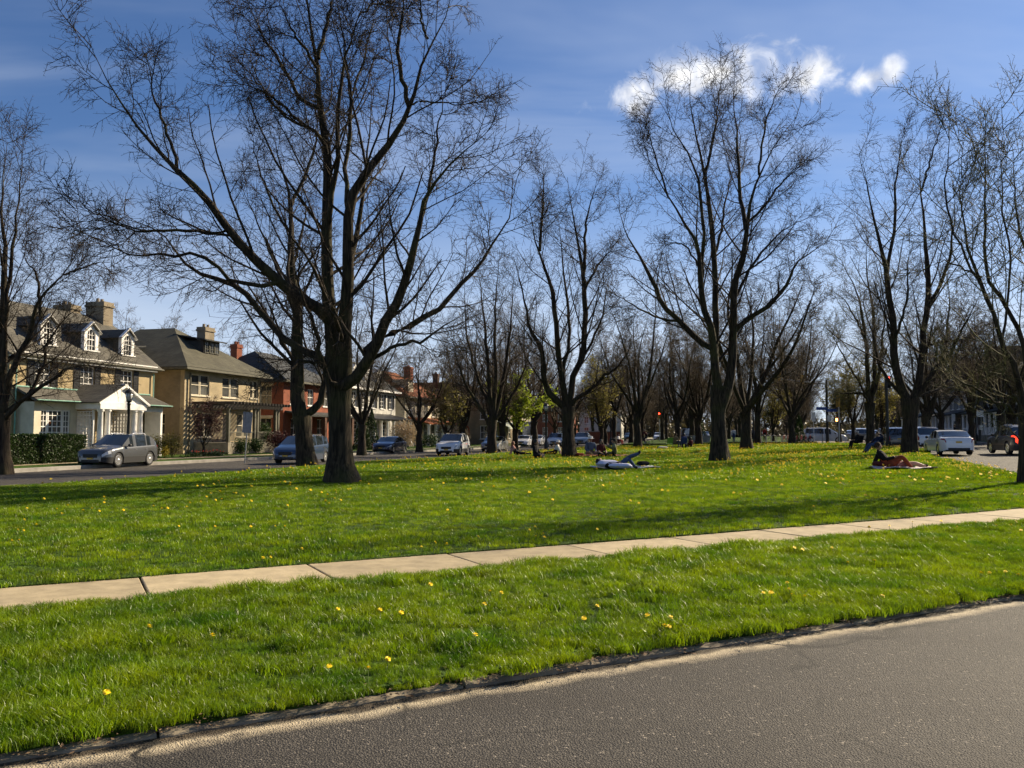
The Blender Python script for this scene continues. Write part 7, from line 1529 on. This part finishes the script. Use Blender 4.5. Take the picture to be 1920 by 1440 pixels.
rk = empty('bicycle_rack', G(1452, 829.2, yard)); tag(rk, 'grey metal bicycle rack left of the red bicycles', 'bicycle rack')
for k in range(6): mb = MB(); mb.path([(-1.5+k*.6, 0, -.05), (-1.5+k*.6, 0, .75), (-1.25+k*.6, 0, .85), (-1.0+k*.6, 0, .75), (-1.0+k*.6, 0, -.05)], .03); mb.build('hoop', M['steel'], rk)

# ================================================================ chairs, blankets and bags on the lawn
def folding_chair(loc, rz, seat, label, back=.95):
    r = empty('folding_chair', loc, rz); tag(r, label, 'chair'); mb = MB(); mb.add([(-.22, -.25, .42), (.24, -.25, .46), (.24, .25, .46), (-.22, .25, .42)], [(0, 1, 2, 3)]); o = mb.build('seat', seat, r); m = o.modifiers.new('s', 'SOLIDIFY'); m.thickness = .015
    mb = MB(); mb.add([(-.22, -.25, .44), (-.22, .25, .44), (-.36, .24, back), (-.36, -.24, back)], [(0, 1, 2, 3)]); o = mb.build('backrest', seat, r); m = o.modifiers.new('s', 'SOLIDIFY'); m.thickness = .015
    for s in (-1, 1):
        for a, b in (((.26, s*.27, 0), (-.22, s*.27, .44)), ((-.28, s*.27, 0), (.24, s*.27, .46))): mb = MB(); mb.bar(a, b, .012); mb.build('leg', M['iron'], r)
        mb = MB(); mb.bar((-.22, s*.26, .44), (-.38, s*.26, back+.02), .012); mb.bar((-.3, s*.28, .64), (.22, s*.28, .64), .016); mb.bar((.22, s*.28, .64), (.24, s*.27, .46), .011); mb.build('arm', M['iron'], r)
    return r
folding_chair(at_px(1608, 842), R(185), M['c_black'], 'black folding chair under the grey-haired person'); folding_chair(at_px(1643, 850), R(195), M['c_navy'], 'low navy folding chair under the person leaning back', .9)
folding_chair(at_px(1283, 841), R(80), M['c_blue'], 'blue folding chair with its back to us'); folding_chair(at_px(1268, 840), R(40), M['c_khaki'], 'tan folding chair left of the blue chair'); M['c_lime'] = pmat('cloth_lime', (.10, .22, .03), None, rough=.8)
folding_chair(at_px(1255, 842), R(95), M['c_lime'], 'empty green folding chair with its back to us'); folding_chair(at_px(1160, 834), R(-40), M['c_black'], 'far black folding chair under the person in white and red')
def blanket(loc, rz, w, d, mat, label, seed):
    r = np.random.RandomState(seed); nx, ny = 22, 16; X, Y = np.meshgrid(np.linspace(-w/2, w/2, nx), np.linspace(-d/2, d/2, ny)); Z = .075+.03*np.sin(X*5+r.rand()*6)*np.sin(Y*4+r.rand()*6)+r.normal(0, .008, X.shape); X = X+.06*np.sin(Y*3+r.rand()*6); Y = Y+.06*np.sin(X*2.5)
    i = np.arange((ny-1)*nx).reshape(ny-1, nx)[:, :-1].ravel(); me = mesh_np('blanket', np.stack([X, Y, Z], -1), np.stack([i, i+1, i+nx+1, i+nx], 1)); o = mobj('blanket', me, mat); o.location = loc; o.rotation_euler = (0, 0, rz); m = o.modifiers.new('s', 'SOLIDIFY'); m.thickness = .012; return tag(o, label, 'blanket')
M['c_check'] = pmat('pale_blanket', (.52, .53, .55), (.25, .28, .36), 9, .9, detail=2); M['c_redblanket'] = pmat('red_blanket', (.30, .05, .035), (.42, .20, .15), 6, .9); M['c_laven'] = pmat('lavender_pillow', (.50, .52, .68), (.60, .60, .70), 4, .9); M['c_pinkb'] = pmat('pink_blanket', (.50, .36, .34), (.62, .55, .52), 5, .9)
blanket(at_px(1172, 879), R(4), 2.7, 1.5, M['c_check'], 'pale blue blanket under the lying person', 1); blanket(at_px(1128, 856), R(-5), 3.4, 1.6, M['c_redblanket'], 'red blanket under the three seated people', 2); blanket(at_px(1692, 880), R(-8), 2.2, 1.3, M['c_pinkb'], 'pink and white blanket under the two reclining people', 3)
def pillow(loc, rz, w, d, h, mat, label, name='pillow', cat='pillow'):
    V = []; nx, ny = 14, 10; F_ = []
    for s in (1, -1):
        for j in range(ny):
            for i in range(nx):
                u, v = i/(nx-1)*2-1, j/(ny-1)*2-1; V.append((w/2*u*(1-.06*v*v), d/2*v*(1-.06*u*u), s*h/2*((1-u**4)*(1-v**4))**.5))
    for s in range(2):
        for j in range(ny-1):
            for i in range(nx-1): a = s*nx*ny+j*nx+i; q = (a, a+1, a+nx+1, a+nx); F_.append(q if s == 0 else q[::-1])
    o = mobj(name, mesh_np(name, V, F_), mat); o.location = (loc[0], loc[1], loc[2]+.09+h/2); o.rotation_euler = (0, 0, rz); return tag(o, label, cat)
pillow(at_px(1139, 881), R(20), .9, .55, .30, M['c_laven'], 'plump lavender pillow under the head of the lying person'); pillow(at_px(1163, 883), R(-10), .95, .5, .20, M['c_laven'], 'flatter lavender pillow in front of the lying person')
pillow(at_px(1206, 878), R(30), (.5), .35, .2, M['c_black'], 'black bag at the end of the pale blanket', 'bag', 'bag'); pillow(at_px(1087, 857), R(30), .5, .35, .16, M['c_rust'], 'rust coloured bag by the tree foot', 'bag', 'bag'); pillow(at_px(1650, 880), R(10), .5, .4, .2, M['c_maroon'], 'maroon cushion left of the reclining pair', 'cushion', 'cushion'); pillow(at_px(1243, 843), R(10), .8, .4, .16, M['c_white'], 'white bag on the grass left of the green chair', 'bag', 'bag')
